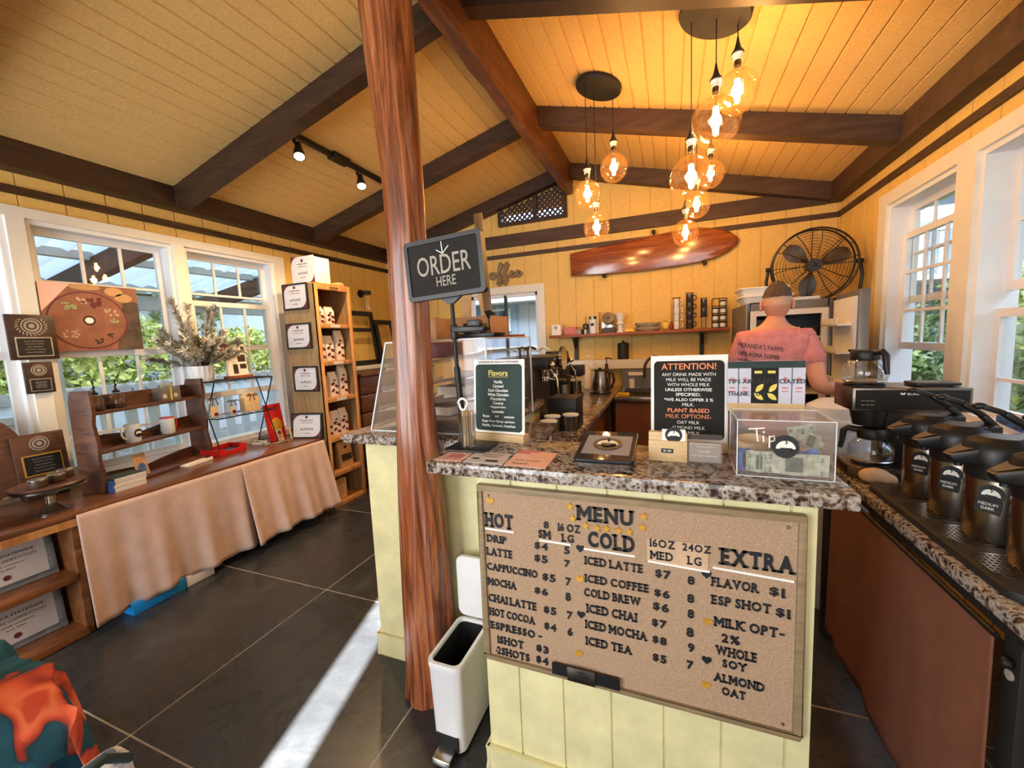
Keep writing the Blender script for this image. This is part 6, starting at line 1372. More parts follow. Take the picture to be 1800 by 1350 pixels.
for i, (x, y) in enumerate(((-.60, 2.02), (-.62, 2.16), (-.53, 2.22))):
    t = thing('glass_cup', ('clear glass cup on the work counter step, nearest the tablet', 'clear glass cup on the work counter step, nearest the black appliance', 'clear glass cup on the work counter edge, farthest from the tablet')[i], 'cup', (x, y, .9405), 0, 'clear cups on the work counter'); mb = MB(); mb.open_lathe([(.0, .003), (.03, .003), (.043, .13), (.045, .13), (.045, .135)], n=24); mb.obj('cup', 'clear_glass', t, smooth=True)
    mb = MB(); mb.lathe([(.0445, .126), (.0465, .13), (.0445, .135)], n=24); mb.obj('rim', 'frosted', t, smooth=True)
t = thing('milk_pitcher', 'cream ceramic milk jug on the work counter', 'jug', (-.64, 1.9, .9405)); mb = MB(); mb.lathe([(.0, .002), (.045, .002), (.05, .03), (.045, .1), (.05, .13), (.047, .13), (.04, .1), (0, .02)], n=28); mb.obj('jug', 'bag_paper', t, smooth=True); mb = MB(); mb.tube([(.045, 0, .11), (.08, 0, .1), (.08, 0, .05), (.05, 0, .03)], .007, 8); mb.obj('handle', 'bag_paper', t, smooth=True)
mb = MB(); mb.prism([(-.1, -.012), (.08, -.02), (.08, .02), (-.1, .012)], 0, .02); o = mb.obj('knife', 'black_plastic', bev=.003); o.location = (-.66, 1.88, GZ-.04+.0); o.location = (-.68, 2.06, .9405); o.rotation_euler = (0, 0, .5); tag(o, 'dark handled knife lying on the work counter beside the jug', 'knife')
# white bin behind the tip sign
wb = thing('white_barrel', 'white rounded plastic barrel standing behind the tip sign near the barista', 'barrel', (.80, 2.56, 0))
mb = MB(); mb.lathe([(.12, 0), (.13, .02), (.15, .7), (.155, 1.0), (.13, 1.09), (.08, 1.12), (0, 1.125)], n=40); mb.obj('body', 'barrel_white', wb, smooth=True)
mb = MB(); mb.lathe([(.156, .98), (.16, .99), (.16, 1.02), (.15, 1.035)], n=40); mb.obj('rim', 'barrel_white', wb, smooth=True)

# ------------------------------------------------------------------ people
def merge(o, mb):
    bm = bmesh.new(); bm.from_mesh(o.data); me = bpy.data.meshes.new('x'); me.from_pydata(mb.v, [], mb.f); bm.from_mesh(me); bm.to_mesh(o.data); bm.free(); bpy.data.meshes.remove(me)
    o.data.polygons.foreach_set('use_smooth', [True]*len(o.data.polygons)); return o
def head_mesh(c, yaw_, s=1.0):
    """skull with jaw, ears, nose, lips and eye sockets; faces local +y before yaw"""
    mb = MB(); n, m = 28, 20; vs = []
    for i in range(m+1):
        p = -PI/2+PI*i/m
        for k in range(n):
            a = 2*PI*k/n; x, y, z = .074*math.cos(p)*math.cos(a), .094*math.cos(p)*math.sin(a), .118*math.sin(p)
            if z < -.02: f_ = 1-.28*((-z-.02)/.1); x *= f_; y = y*(1-.2*((-z-.02)/.1))+.012*((-z-.02)/.1)
            if y < 0: y *= 1.02
            if y > .05 and abs(x) < .016 and -.045 < z < .02: y += .02*(1-abs(x)/.016)
            if y > .05 and .012 < abs(x) < .042 and .0 < z < .024: y -= .006
            vs.append((x, y, z))
    mb.add(vs, [(i*n+k, i*n+(k+1) % n, (i+1)*n+(k+1) % n, (i+1)*n+k) for i in range(m) for k in range(n)])
    for sx in (-1, 1):
        mb.sph((sx*.082, -.008, -.012), (.011, .022, .034), 12, 8); mb.sph((sx*.028, .08, .012), (.011, .007, .007), 10, 6)
    mb.sph((0, .083, -.062), (.024, .01, .008), 12, 6)
    R = Matrix.Rotation(yaw_, 3, 'Z'); mb.v = [tuple(R @ (Vector(q)*s)+Vector(c)) for q in mb.v]; return mb
def hand_mesh(w_, d, up, s=1.0, curl=.5):
    """palm with four unequal fingers and a thumb; d points along the fingers, up is the back of the hand"""
    d = Vector(d).normalized(); up = Vector(up); up = (up-d*up.dot(d)).normalized(); sd = d.cross(up); w_ = Vector(w_); mb = MB()
    for i, (o, L) in enumerate(((-.03, .06), (-.01, .075), (.01, .08), (.03, .068))):
        b0 = w_+d*.02*s+sd*o*.6*s; b = w_+d*.085*s+sd*o*s; k1 = b+d*L*.5*s-up*L*.2*curl*s; k2 = k1+d*L*.3*s-up*L*.3*curl*s; k3 = k2+d*L*.12*s-up*L*.3*curl*s
        mb.tube([b0, b, k1, k2, k3], [.012*s, .0105*s, .009*s, .008*s, .006*s], 8)
    b = w_+d*.025*s+sd*.028*s; mb.tube([b, b+sd*.028*s+d*.025*s, b+sd*.036*s+d*.055*s-up*.01*s, b+sd*.034*s+d*.075*s-up*.02*s], [.013*s, .011*s, .009*s, .007*s], 8)
    return mb
px, py = .585, 2.93
pn = thing('person', 'person with cropped brown hair in a faded pink printed shirt at the open fridge', 'person', (px, py, 0))
def L_(*a): return Vector(a)
J = [((px, py, .95), (.15, .11)), ((px, py-.0, 1.1), (.14, .1)), ((px, py-.01, 1.28), (.16, .105)), ((px, py-.01, 1.42), (.15, .095)), ((px+.005, py, 1.515), (.062, .062)), ((px+.012, py+.01, 1.60), (.056, .058)),
     ((px+.175, py-.01, 1.435), .062), ((px+.2, py-.14, 1.16), .047), ((px+.30, py-.03, 1.135), .043), ((px+.385, py+.08, 1.135), .031),
     ((px-.158, py-.01, 1.435), .062), ((px-.215, py+.04, 1.17), .046), ((px-.14, py+.24, 1.12), .031),
     ((px+.095, py, .88), .095), ((px+.105, py+.0, .5), .066), ((px+.11, py-.03, .1), .045), ((px+.12, py+.1, .05), .04),
     ((px-.095, py, .88), .095), ((px-.105, py+.0, .5), .066), ((px-.11, py-.03, .1), .045), ((px-.12, py+.1, .05), .04)]
Ed = [(0, 1), (1, 2), (2, 3), (3, 4), (4, 5), (3, 6), (6, 7), (7, 8), (8, 9), (3, 10), (10, 11), (11, 12), (0, 13), (13, 14), (14, 15), (15, 16), (0, 17), (17, 18), (18, 19), (19, 20)]
def loc_(J, p): return [(Vector(j[0])-p, j[1]) for j in J]
bo = skin('body', loc_(J, pn.location), Ed, 'skin', pn)
hb = head_mesh((px+.015-px, py+.012-py, 1.655), -.15)
merge(bo, hb); merge(bo, hand_mesh((.385, .08, 1.135), (.8, .7, -.05), (0, 0, 1), curl=.6)); merge(bo, hand_mesh((-.14, .24, 1.12), (.25, .95, -.1), (0, 0, 1), curl=.8))
def grow(idx, add, sl): return [(J[i][0], tuple(r+add for r in J[i][1]) if isinstance(J[i][1], tuple) else J[i][1]+add) for i in idx]
# shirt: torso and two short sleeves
SJ = [((px, py, .93), (.175, .13)), ((px, py, 1.1), (.168, .122)), ((px, py-.01, 1.28), (.185, .125)), ((px, py-.01, 1.41), (.172, .11)), ((px+.004, py-.002, 1.49), (.085, .078)),
      ((px+.158, py-.012, 1.432), .08), ((px+.195, py-.10, 1.265), .072), ((px-.158, py-.012, 1.432), .08), ((px-.19, py+.02, 1.265), .072)]
st = skin('shirt', loc_(SJ, pn.location), [(0, 1), (1, 2), (2, 3), (3, 4), (3, 5), (5, 6), (3, 7), (7, 8)], 'shirt_pink', pn)
tr_ = skin('trousers', loc_([((px, py, .96), (.165, .125)), ((px+.095, py, .86), .112), ((px+.105, py, .5), .085), ((px+.11, py-.03, .12), .068), ((px-.095, py, .86), .112), ((px-.105, py, .5), .085), ((px-.11, py-.03, .12), .068)], pn.location), [(0, 1), (1, 2), (2, 3), (0, 4), (4, 5), (5, 6)], 'apron_dark', pn)
# hair: longer crown and faded sides
def cap(z0, s, mat, nm, lift=0, ruff=0.0):
    mb = MB(); n, m = 32, 14; vs = []; q = random.Random(4)
    for i in range(m+1):
        t = i/m; zz = z0+(.122-z0)*math.sin(t*PI/2); r = math.sqrt(max(0, 1-(zz/.1225)**2))
        for k in range(n):
            a = 2*PI*k/n; fr_ = .03 if math.sin(a) > .3 else 0
            x, y, z = .074*s*r*math.cos(a), .096*s*r*math.sin(a), max(zz, z0+fr_*(1-t))+lift*t+q.uniform(-ruff, ruff)
            vs.append((x+q.uniform(-ruff, ruff), y+q.uniform(-ruff, ruff), z))
    mb.add(vs, [(i*n+k, i*n+(k+1) % n, (i+1)*n+(k+1) % n, (i+1)*n+k) for i in range(m) for k in range(n)])
    R = Matrix.Rotation(-.15, 3, 'Z'); mb.v = [tuple(R @ Vector(p)+Vector((.015, .012, 1.655))) for p in mb.v]; mb.obj(nm, mat, pn, smooth=True)
cap(-.015, 1.025, 'scalp', 'hair_fade'); cap(.035, 1.08, 'hair_brown', 'hair', .012, .0035)
mb = MB()
for sx in (-1, 1): mb.cbox((sx*.115, .05, .035), (.09, .27, .07))
mb.obj('shoes', 'black_matte', pn, bev=.02)
# lettering printed across the shirt back, laid onto the cloth
bvh = BVHTree.FromPolygons([v_.co for v_ in st.data.vertices], [tuple(p.vertices) for p in st.data.polygons])
mb = MB()
for s_, x0_, z, w_, h_ in (("MIRANDA'S FARMS", -.2, 1.40, .23, .028), ('100% KONA COFFEE', -.2, 1.35, .21, .025), ('Naalehu Hawaii', -.2, 1.315, .16, .014)):
    mb.text(s_, (x0_, -1, z), (.98, 0, -.16), Z, w_, h_, -Y, 0, bold=.015)
nv = []
for q in mb.v:
    hit = bvh.ray_cast(Vector((q[0], -.6, q[2])), Vector((0, 1, 0)))[0]
    nv.append((q[0], (hit.y if hit else -.1)-.003, q[2]))
mb.v = nv; mb.obj('shirt_print', 'letter_black', pn)

# seated customer at the frame's lower corner: dress lap and knees
qx, qy = -1.93, .02
p2 = thing('person', 'person sitting in a teal dress printed with orange flowers near the shop front', 'person', (qx, qy, 0))
J2 = [((0, 0, .52), (.16, .13)), ((0, -.02, .75), (.13, .1)), ((0, -.02, .98), (.15, .1)), ((0, -.01, 1.07), .055), ((0, 0, 1.14), .052), ((.17, -.02, .99), .05), ((.24, .02, .74), .04), ((.14, .25, .66), .03),
      ((-.17, -.02, .99), .05), ((-.24, .02, .74), .04), ((-.12, .25, .66), .03), ((.11, .08, .5), .085), ((.14, .44, .47), .062), ((.15, .42, .09), .04), ((.16, .53, .05), .032), ((-.11, .08, .5), .085), ((-.13, .44, .47), .062), ((-.14, .42, .09), .04), ((-.15, .53, .05), .032)]
b2 = skin('body', [(Vector(a), r) for a, r in J2], [(0, 1), (1, 2), (2, 3), (3, 4), (2, 5), (5, 6), (6, 7), (2, 8), (8, 9), (9, 10), (0, 11), (11, 12), (12, 13), (13, 14), (0, 15), (15, 16), (16, 17), (17, 18)], 'skin', p2)
merge(b2, head_mesh((0, .01, 1.23), 0)); merge(b2, hand_mesh((.14, .25, .66), (-.5, .8, -.1), (0, 0, 1))); merge(b2, hand_mesh((-.12, .25, .66), (.5, .8, -.1), (0, 0, 1)))
skin('dress_top', [(Vector(a), r) for a, r in (((0, 0, .5), (.19, .16)), ((0, -.02, .75), (.15, .12)), ((0, -.02, .98), (.165, .115)), ((.17, -.02, .985), .062), ((-.17, -.02, .985), .062))], [(0, 1), (1, 2), (2, 3), (2, 4)], 'dress_print', p2)
mb = MB(); n = 40; m = 26; vs = []
for i in range(m+1):
    t = i/m
    for k in range(n+1):
        s_ = k/n*2-1
        if t < .62: y = -.1+.62*(t/.62); z = .60-.02*t/.62
        else: u = (t-.62)/.38; y = .52+.06*math.sin(u*PI/2); z = .58-.5*u
        wd = .25+.12*min(1, t*1.4)
        fold = .012*math.sin(s_*14+t*3)+.008*math.sin(s_*29)
        edge = max(0, abs(s_)-.55)/.45
        vs.append((s_*wd, y-.05*edge*(t > .5)+fold*(.5 if t < .62 else 1), z-.17*edge**1.6*(1 if t < .62 else .4)-.03*(1-abs(s_))*(abs(s_) < .25)+fold*.6))
mb.add(vs, [(i*(n+1)+k, i*(n+1)+k+1, (i+1)*(n+1)+k+1, (i+1)*(n+1)+k) for i in range(m) for k in range(n)])
o = mb.obj('dress_skirt', 'dress_print', p2, smooth=True); md = o.modifiers.new('t', 'SOLIDIFY'); md.thickness = .004
mb = MB(); mb.v = []; mb.sph((0, -.01, 1.26), (.09, .105, .11), 20, 12); mb.sph((0, -.06, 1.15), (.085, .05, .12), 16, 10); mb.obj('hair', 'hair_brown', p2, smooth=True)
t = thing('bench', 'plain wooden bench under the seated person', 'bench', (qx, qy-.05, 0)); mb = MB(); mb.box(-.35, -.17, .34, .35, .17, .38); mb.obj('seat', 'walnut', t, bev=.004)
for x in (-.3, .3):
    mb = MB(); mb.box(x-.03, -.14, 0, x+.03, .14, .34); mb.obj('leg', 'walnut', t)
t = thing('tote_bag', 'white floral cloth bag with a dark strap beside the seated person', 'bag', (-1.50, .47, 0))
mb = MB(); loft(mb, [ringz(rrect(-.07, -.1, .07, .1, .04), .0), ringz(rrect(-.075, -.11, .075, .11, .04), .2), ringz(rrect(-.05, -.1, .05, .1, .03), .36), ringz(rrect(-.02, -.08, .02, .08, .015), .38)]); mb.obj('body', 'floral_cloth', t, smooth=True)
mb = MB(); mb.tube([(.05, -.09, .36), (.07, -.05, .42), (.075, .03, .43), (.05, .09, .36)], .012, 10); mb.obj('strap', 'chalk_green', t, smooth=True)

# ------------------------------------------------------------------ side counter with brewer and airpots
sc_ = thing('side_counter', 'dark framed side counter with a narrow granite edge under the kitchen windows', 'counter', (1.05, 1.6, 0))
CX = .645; CZ = .90; y0, y1 = .25, 2.3
mb = MB(); mb.box(CX, y0, CZ-.035, XR-.002, y1, CZ); W(mb, 'granite_top', 'granite', sc_, bev=.004)
mb = MB(); mb.box(CX+.02, y0+.02, CZ-.075, XR-.02, y1-.02, CZ-.036)
for y in (y0+.03, 1.10, y1-.07):
    mb.box(CX+.03, y, .0, CX+.08, y+.05, CZ-.075); mb.box(XR-.08, y, 0, XR-.03, y+.05, CZ-.075)
mb.bar((CX+.055, 1.125, .75), (XR-.3, .5, .05), .05, .05); W(mb, 'frame', 'black_matte', sc_, bev=.003)
mb = MB(); mb.box(CX+.09, y0+.03, .05, CX+.1, 1.12, CZ-.08); W(mb, 'end_board', 'oak_side', sc_)
mb = MB(); mb.tube([(CX+.012, 1.14, CZ-.085), (CX+.012, 2.1, CZ-.085)], .007, 8); mb.sph((CX+.02, 1.118, CZ-.13), .012, 12, 8); W(mb, 'curtain_rod', 'black_metal', sc_)
mb = MB(); mb.lathe([(.011, 0), (.011, .004), (0, .004)], n=18); mb.v = [(CX+.029-c, 1.122+a, CZ-.16+b) for a, b, c in mb.v]; W(mb, 'round_tag', 'letter_grey', sc_)
curtain('curtain', 'dark brown fabric skirt hanging along the side counter with the airpots', 'table skirts', 1.15, 2.11, CZ-.08, .12, lambda u, d, z: (CX+.014-d*.25, u, z), 'brown_cloth', 3, .03, 6, amp=.015)
# coffee brewer
bw = thing('coffee_brewer', 'wide black and steel two burner coffee brewer on the side counter', 'coffee machine', (.83, 2.0, CZ))
mb = MB(); p = [(-.175, -.04), (-.12, -.09), (.2, -.09), (.2, .12), (-.175, .12)]; mb.prism(p, 0, .045); mb.prism([(a*.98, b*.98) for a, b in p], .045, .05); mb.obj('base', 'steel_dark', bw, bev=.003)
mb = MB(); mb.box(-.045, .0, .05, .16, .12, .27); mb.obj('column', 'black_plastic', bw, bev=.004)
mb = MB(); mb.prism([(-.06, .262), (.2, .262), (.2, .355), (-.06, .355)], 0, 1, 'y') if False else mb.box(-.175, -.06, .268, .175, .13, .358); mb.obj('head', 'steel_dark', bw, bev=.003)
mb = MB(); mb.box(-.165, -.066, .276, .165, -.058, .35); fp = mb.obj('front_panel', 'chalk_black', bw, bev=.002)
mb = MB(); mb.text('BUNN', (-.012, -.0675, .332), X, Z, .042, .008, -Y, 0); mb.prism([(-.03, .333), (-.02, .333), (-.017, .34), (-.021, .341), (-.025, .338), (-.029, .341), (-.033, .34)], -.0675, -.066, 'y'); mb.obj('lettering', 'letter_white', fp)
mb = MB()
for z in (.292, .308):
    for x in (-.15, -.135, -.12): mb.box(x, -.0672, z, x+.012, -.066, z+.002)
mb.obj('panel_print', 'letter_grey', fp)
mb = MB(); mb.lathe([(.05, .2), (.06, .25), (.06, .27)], (-.09, .03, 0), 26); mb.lathe([(0, .2), (.05, .2)], (-.09, .03, 0), 26); mb.obj('funnel', 'black_plastic', bw, smooth=True)
mb = MB(); mb.lathe([(.062, .05), (.062, .056), (0, .056)], (-.09, -.01, 0), 26); mb.lathe([(.066, .358), (.066, .364), (0, .364)], (-.11, .03, 0), 26); mb.lathe([(.066, .358), (.066, .362), (0, .362)], (.09, .03, 0), 26); mb.obj('warmer_plate', 'black_matte', bw)
mb = MB(); mb.prism(rrect(-.07, -.05, .07, .05, .02), 0, .01); o = mb.obj('black_lid', 'black_plastic', bev=.003); o.location = (.925, 2.02, CZ+.3625); tag(o, 'flat black lid lying on top of the brewer head', 'lid')
def carafe(label, loc, rz, s=1.0):
    t = thing('glass_carafe', label, 'carafe', loc, rz, 'glass coffee carafes')
    mb = MB(); mb.open_lathe([(0, .001), (.055*s, .001), (.068*s, .01*s), (.076*s, .035*s), (.072*s, .065*s), (.055*s, .09*s), (.043*s, .1*s)], n=36); mb.obj('bowl', 'clear_glass', t, smooth=True)
    mb = MB(); mb.lathe([(.045*s, .094*s), (.047*s, .1*s), (.047*s, .125*s), (.042*s, .135*s), (0, .137*s)], n=30); mb.prism([(-.03*s, .11*s), (-.066*s, .132*s), (-.06*s, .137*s), (-.02*s, .135*s)], -.014*s, .014*s, 'y'); mb.obj('collar', 'black_plastic', t, smooth=True)
    mb = MB(); mb.tube([(.04*s, 0, .125*s), (.075*s, 0, .13*s), (.088*s, 0, .118*s), (.092*s, 0, .07*s), (.097*s, 0, .045*s)], [.012*s, .012*s, .012*s, .01*s, .008*s], 10); mb.obj('handle', 'black_plastic', t, smooth=True)
    mb = MB(); mb.lathe([(.0685*s, .009*s), (.071*s, .013*s), (.0685*s, .017*s)], n=36); mb.obj('base_band', 'steel', t, smooth=True)
    return t
carafe('empty glass coffee carafe with black collar standing on top of the brewer', (.72, 2.03, CZ+.3645), -1.15)
carafe('empty glass coffee carafe on the lower warmer plate of the brewer', (.74, 1.99, CZ+.0565), PI-.35)
mb = MB(); mb.sph((0, 0, .03), (.05, .035, .03), 16, 10); mb.sph((.035, -.01, .022), (.03, .03, .022), 14, 8); o = mb.obj('cleaning_cloth', 'rag_cloth', smooth=True); o.location = (.715, 1.885, CZ); tag(o, 'crumpled tan cleaning cloth on the side counter beside the first airpot', 'cloth')
# airpot rack tray and airpots
ar = thing('airpot_tray', 'long black rack base with four perforated drip trays along the side counter edge', 'drip tray', (.8, 1.45, CZ))
mb = MB(); mb.prism(rrect(.668, 1.12, .94, 1.83, .04), CZ, CZ+.022); W(mb, 'base', 'black_matte', ar, bev=.004)
AY = (1.735, 1.58, 1.42, 1.255)
for y in AY:
    mb = MB(); mb.prism(rrect(.685, y-.06, .80, y+.06, .03), CZ+.022, CZ+.0235); g_ = W(mb, 'drip_grate', 'steel_dark', ar)
    mb = MB()
    for i in range(8):
        for k in range(8):
            mb.box(.69+.011*i, y-.052+.0135*k, CZ+.0236, .6965+.011*i, y-.0445+.0135*k, CZ+.0239)
    W(mb, 'grate_holes', 'dark_gap', ar)
def airpot():
    t = thing('airpot', 'x', 'airpot', (0, 0, 0), 0, 'airpots on the side counter')
    r = .068
    mb = MB(); mb.lathe([(r*.96, 0), (r, .006), (r, .175), (r*.97, .19)], n=40); mb.obj('body', 'pump_steel', t, smooth=True)
    mb = MB(); loft(mb, [[(r*1.04*math.cos(a), r*1.04*math.sin(a), z) for a in [2*PI*i/40 for i in range(40)]] for z in (.165, .21)]); 
    rg = []
    for z, k, sh_ in ((.21, 1.04, 0), (.237, 1.03, -.004), (.26, .9, -.004), (.272, .62, 0)): rg.append([(r*k*math.cos(a)*(1.0 if math.cos(a) > 0 else 1.12)+sh_, r*k*math.sin(a), z) for a in [2*PI*i/40 for i in range(40)]])
    loft(mb, rg); mb.add(rg[-1], [tuple(range(40))]); mb.obj('collar', 'black_plastic', t, smooth=True)
    mb = MB(); tp_ = [(-.12, -.016, .222), (-.12, .016, .222), (-.03, .055, .262), (.06, .045, .276), (.06, -.045, .276), (-.03, -.055, .262)]; bt_ = [(-.108, -.014, .2), (-.108, .014, .2), (-.03, .055, .2), (.06, .045, .2), (.06, -.045, .2), (-.03, -.055, .2)]; mb.add(tp_+bt_, [(5, 4, 3, 2, 1, 0), (6, 7, 8, 9, 10, 11)]+[(i, (i+1) % 6, 6+(i+1) % 6, 6+i) for i in range(6)]); mb.obj('spout_cover', 'black_plastic', t, bev=.006)
    mb = MB(); mb.add([(-.112, -.011, .2265), (-.112, .011, .2265), (-.05, .036, .2545), (-.05, -.036, .2545)], [(0, 1, 2, 3)]); mb.add([(-.112, -.011, .2275), (-.112, .011, .2275), (-.05, .036, .2555), (-.05, -.036, .2555)], [(0, 3, 2, 1)]); mb.obj('trim_plate', 'fridge_steel', t)
    mb = MB(); P = [Vector((.07, 0, .26)), Vector((.035, 0, .30)), Vector((-.01, 0, .335)), Vector((-.055, 0, .352))]
    for a, b, w_ in zip(P, P[1:], (.03, .028, .024)): mb.bar(a, b, w_, .014, up=Vector((.5, 0, .9)))
    mb.sph((-.055, 0, .352), (.016, .013, .009), 12, 8); mb.obj('lever', 'black_plastic', t, bev=.004)
    mb = MB(); mb.cyl((-.09, 0, .19), (-.09, 0, .21), .008, n=12); mb.obj('nozzle', 'black_plastic', t)
    return t
ap = airpot(); ap['label'] = 'steel pump airpot with a black lid, nearest the brewer'
logo(ap, (-.0475, -.0505, .132), (.7, -.71, 0), Z, .024, (-.71, -.71, 0))
mb = MB(); mb.cbox((0, 0, 0), (.046, .003, .034)); R = Matrix.Rotation(-PI/4, 3, 'Z') @ Matrix.Rotation(.1, 3, 'Y'); mb.v = [tuple(R @ Vector(q)+Vector((-.052, -.0505, .100))) for q in mb.v]; tgp = mb.obj('name_tag', 'black_plastic', ap)
mb = MB()
for s_, z, w_ in (('MEDIUM', .105, .034), ('DARK', .094, .024)): mb.text(s_, (-.0535-.0*w_, -.0525, z-.002), (.7, -.71, 0), Z, w_, .007, (-.7, -.7, 0), .0006, center=True)
mb.obj('tag_lettering', 'letter_white', ap)
ap.location = (.805, AY[0], CZ+.024)
for y, l in zip(AY[1:], ('steel pump airpot with a black lid, second from the brewer', 'steel pump airpot with a black lid, third from the brewer', 'steel pump airpot with a black lid, farthest from the brewer')):
    dup(ap, (.805, y, CZ+.024), label=l)
t = thing('napkin_box', 'clear storage tray of white sachets on the side counter by the window sill', 'tray', (1.22, 2.12, CZ)); mb = MB(); mb.box(-.1, -.12, 0, .12, .12, .08); mb.obj('tray', 'frosted', t); mb = MB(); mb.box(-.09, -.11, .08, .11, .11, .105); mb.obj('sachets', 'paper', t)
mb = MB(); mb.cbox((0, 0, 0), (.012, .16, .035)); o = mb.obj('blue_strip', 'photo_blue', bev=.003); o.location = (1.415, 2.48, 1.03); o.rotation_euler = (.12, 0, 0); tag(o, 'blue plastic strip lying on the kitchen window sill', 'strip')

# ------------------------------------------------------------------ pendant lamps
def pendant(label, c, r, bulbs, kind='pendant_lamp'):
    zc = ceil_z(c[0]); t = thing(kind, label, 'pendant lamp', (c[0], c[1], zc)); tl = math.atan(.26)
    Rm = Matrix.Rotation(tl, 3, 'Y')
    mb = MB(); mb.lathe([(r*.98, .0), (r, -.006), (r, -.028), (r*.97, -.034), (0, -.034)], n=48); mb.v = [tuple(Rm @ Vector(q)) for q in mb.v]; mb.obj('canopy', 'black_matte', t, smooth=True)
    for (x, y, z, R, ox, oy) in bulbs:
        B = Vector((x-c[0], y-c[1], z-zc)); cap_z = B.z+R*1.05+.055
        ztop = -.26*(B.x)-.02
        mb = MB(); mb.tube([(B.x, B.y, ztop), (B.x, B.y, cap_z+.09)], .0028, 6); cd = mb.obj('cord', 'black_matte', t)
        mb = MB(); mb.lathe([(.004, .1), (.008, .075), (.016, .045), (.026, .03), (.03, .022), (.028, .018)], (B.x, B.y, cap_z), 22); mb.lathe([(.0, .105), (.004, .1)], (B.x, B.y, cap_z), 22); sk1 = mb.obj('socket_cup', 'black_matte', t, smooth=True)
        mb = MB(); mb.lathe([(.026, .024), (.026, .012), (.021, .006), (.021, -.012), (0, -.012)], (B.x, B.y, cap_z), 22); mb.obj('socket_ring', 'white_plastic', t, smooth=True)
        mb = MB(); mb.lathe([(.017, -.012), (.017, -.038), (0, -.038)], (B.x, B.y, cap_z), 20); mb.obj('screw_base', 'steel_dark', t, smooth=True)
        mb = MB(); pr = [(.015, R*1.05+.02), (.018, R*1.0+.006)]+[(R*math.cos(p), R*1.04*math.sin(p)) for p in [1.28-(1.28+PI/2)*i/16 for i in range(17)]]; pr[-1] = (0.0, -R*1.04)
        mb.open_lathe(pr, tuple(B), 36); bl = mb.obj('bulb', 'bulb_glass', t, smooth=True)
        mb = MB(); nco = 30; pts = []
        for s_ in range(4):
            a = s_*PI/2; q = Vector((.012*math.cos(a), .012*math.sin(a), 0)); mb.tube([B+q*.7+Vector((0, 0, R*.62)), B+q+Vector((0, 0, R*.2)), B+q*.7-Vector((0, 0, R*.5))], .0042*R/.1, 6)
        mb.obj('filament', 'filament', bl)
        mb = MB(); mb.tube([B+Vector((0, 0, R*.6)), B+Vector((0, 0, R*1.05))], .006, 8); mb.obj('stem', 'bulb_glass', bl)
        light('bulb_light', 'POINT', (x, y, z), BULB, (1, .5, .16), .03)
    return t
pendant('black round pendant canopy with three globe bulbs, farther into the room by the lattice vent', (-.468, 3.10), .16, [(-.385, 3.17, 2.709, .097, 0, 0), (-.557, 3.05, 2.515, .094, 0, 0), (-.512, 3.14, 2.302, .095, 0, 0)])
pendant('larger black pendant canopy with three large globe bulbs above the side counter', (.21, 2.44), .17, [(.213, 2.45, 2.560, .118, 0, 0), (.315, 2.5, 2.705, .1, 0, 0), (.100, 2.47, 2.318, .108, 0, 0)])
pendant('pendant canopy hidden behind a rafter with three globe bulbs hanging before the surfboard', (.19, 3.635), .11, [(.277, 3.55, 2.675, .096, 0, 0), (.183, 3.58, 2.477, .098, 0, 0), (.105, 3.62, 2.285, .1, 0, 0)])

# ------------------------------------------------------------------ outside the windows
mb = MB(); mb.box(-40, -30, -.12, 40, 40, -.065); struct(mb, 'ground', 'ground_ext')
def bush(label, c, size, n, mat, seed, name='bush', leaf=.09, dark=None):
    q = random.Random(seed); mb = MB()
    for i in range(n):
        a = q.uniform(0, 2*PI); p = math.asin(q.uniform(-.75, 1)); r = q.uniform(.72, 1.02)+.12*math.sin(a*5+p*4)
        P = Vector((c[0]+size[0]*r*math.cos(p)*math.cos(a), c[1]+size[1]*r*math.cos(p)*math.sin(a), c[2]+size[2]*r*math.sin(p)))
        if P.z < 0: continue
        u = Vector((q.uniform(-1, 1), q.uniform(-1, 1), q.uniform(-1, 1))).normalized(); v_ = u.cross(Vector((q.uniform(-1, 1), q.uniform(-1, 1), q.uniform(-1, 1)))).normalized(); L = leaf*q.uniform(.6, 1.3)
        mb.add([P-u*L, P+v_*L*.45, P+u*L, P-v_*L*.45], [(0, 1, 2, 3)])
    o = mb.obj(name, mat); tag(o, label, 'bush'); return o
def tree(label, x, y, h_, r, seed, mat='leaf_dark'):
    t = thing('tree', label, 'tree', (x, y, 0)); mb = MB(); mb.tube([(0, 0, -.07), (.05, 0, h_*.3), (-.05, .05, h_*.6), (0, 0, h_*.85)], [.2, .16, .12, .06], 12); mb.obj('trunk', 'bark', t, smooth=True)
    q = random.Random(seed); mb = MB()
    for i in range(5200):
        a = q.uniform(0, 2*PI); p = math.asin(q.uniform(-1, 1)); rr_ = q.uniform(.45, 1)+.15*math.sin(a*4)
        P = Vector((r*rr_*math.cos(p)*math.cos(a), r*rr_*math.cos(p)*math.sin(a), h_*.72+r*.8*rr_*math.sin(p)))
        u = Vector((q.uniform(-1, 1), q.uniform(-1, 1), q.uniform(-1, 1))).normalized(); v_ = u.orthogonal().normalized(); L = .13*q.uniform(.6, 1.4); mb.add([P-u*L, P+v_*L*.5, P+u*L, P-v_*L*.5], [(0, 1, 2, 3)])
    mb.obj('crown', mat, t)
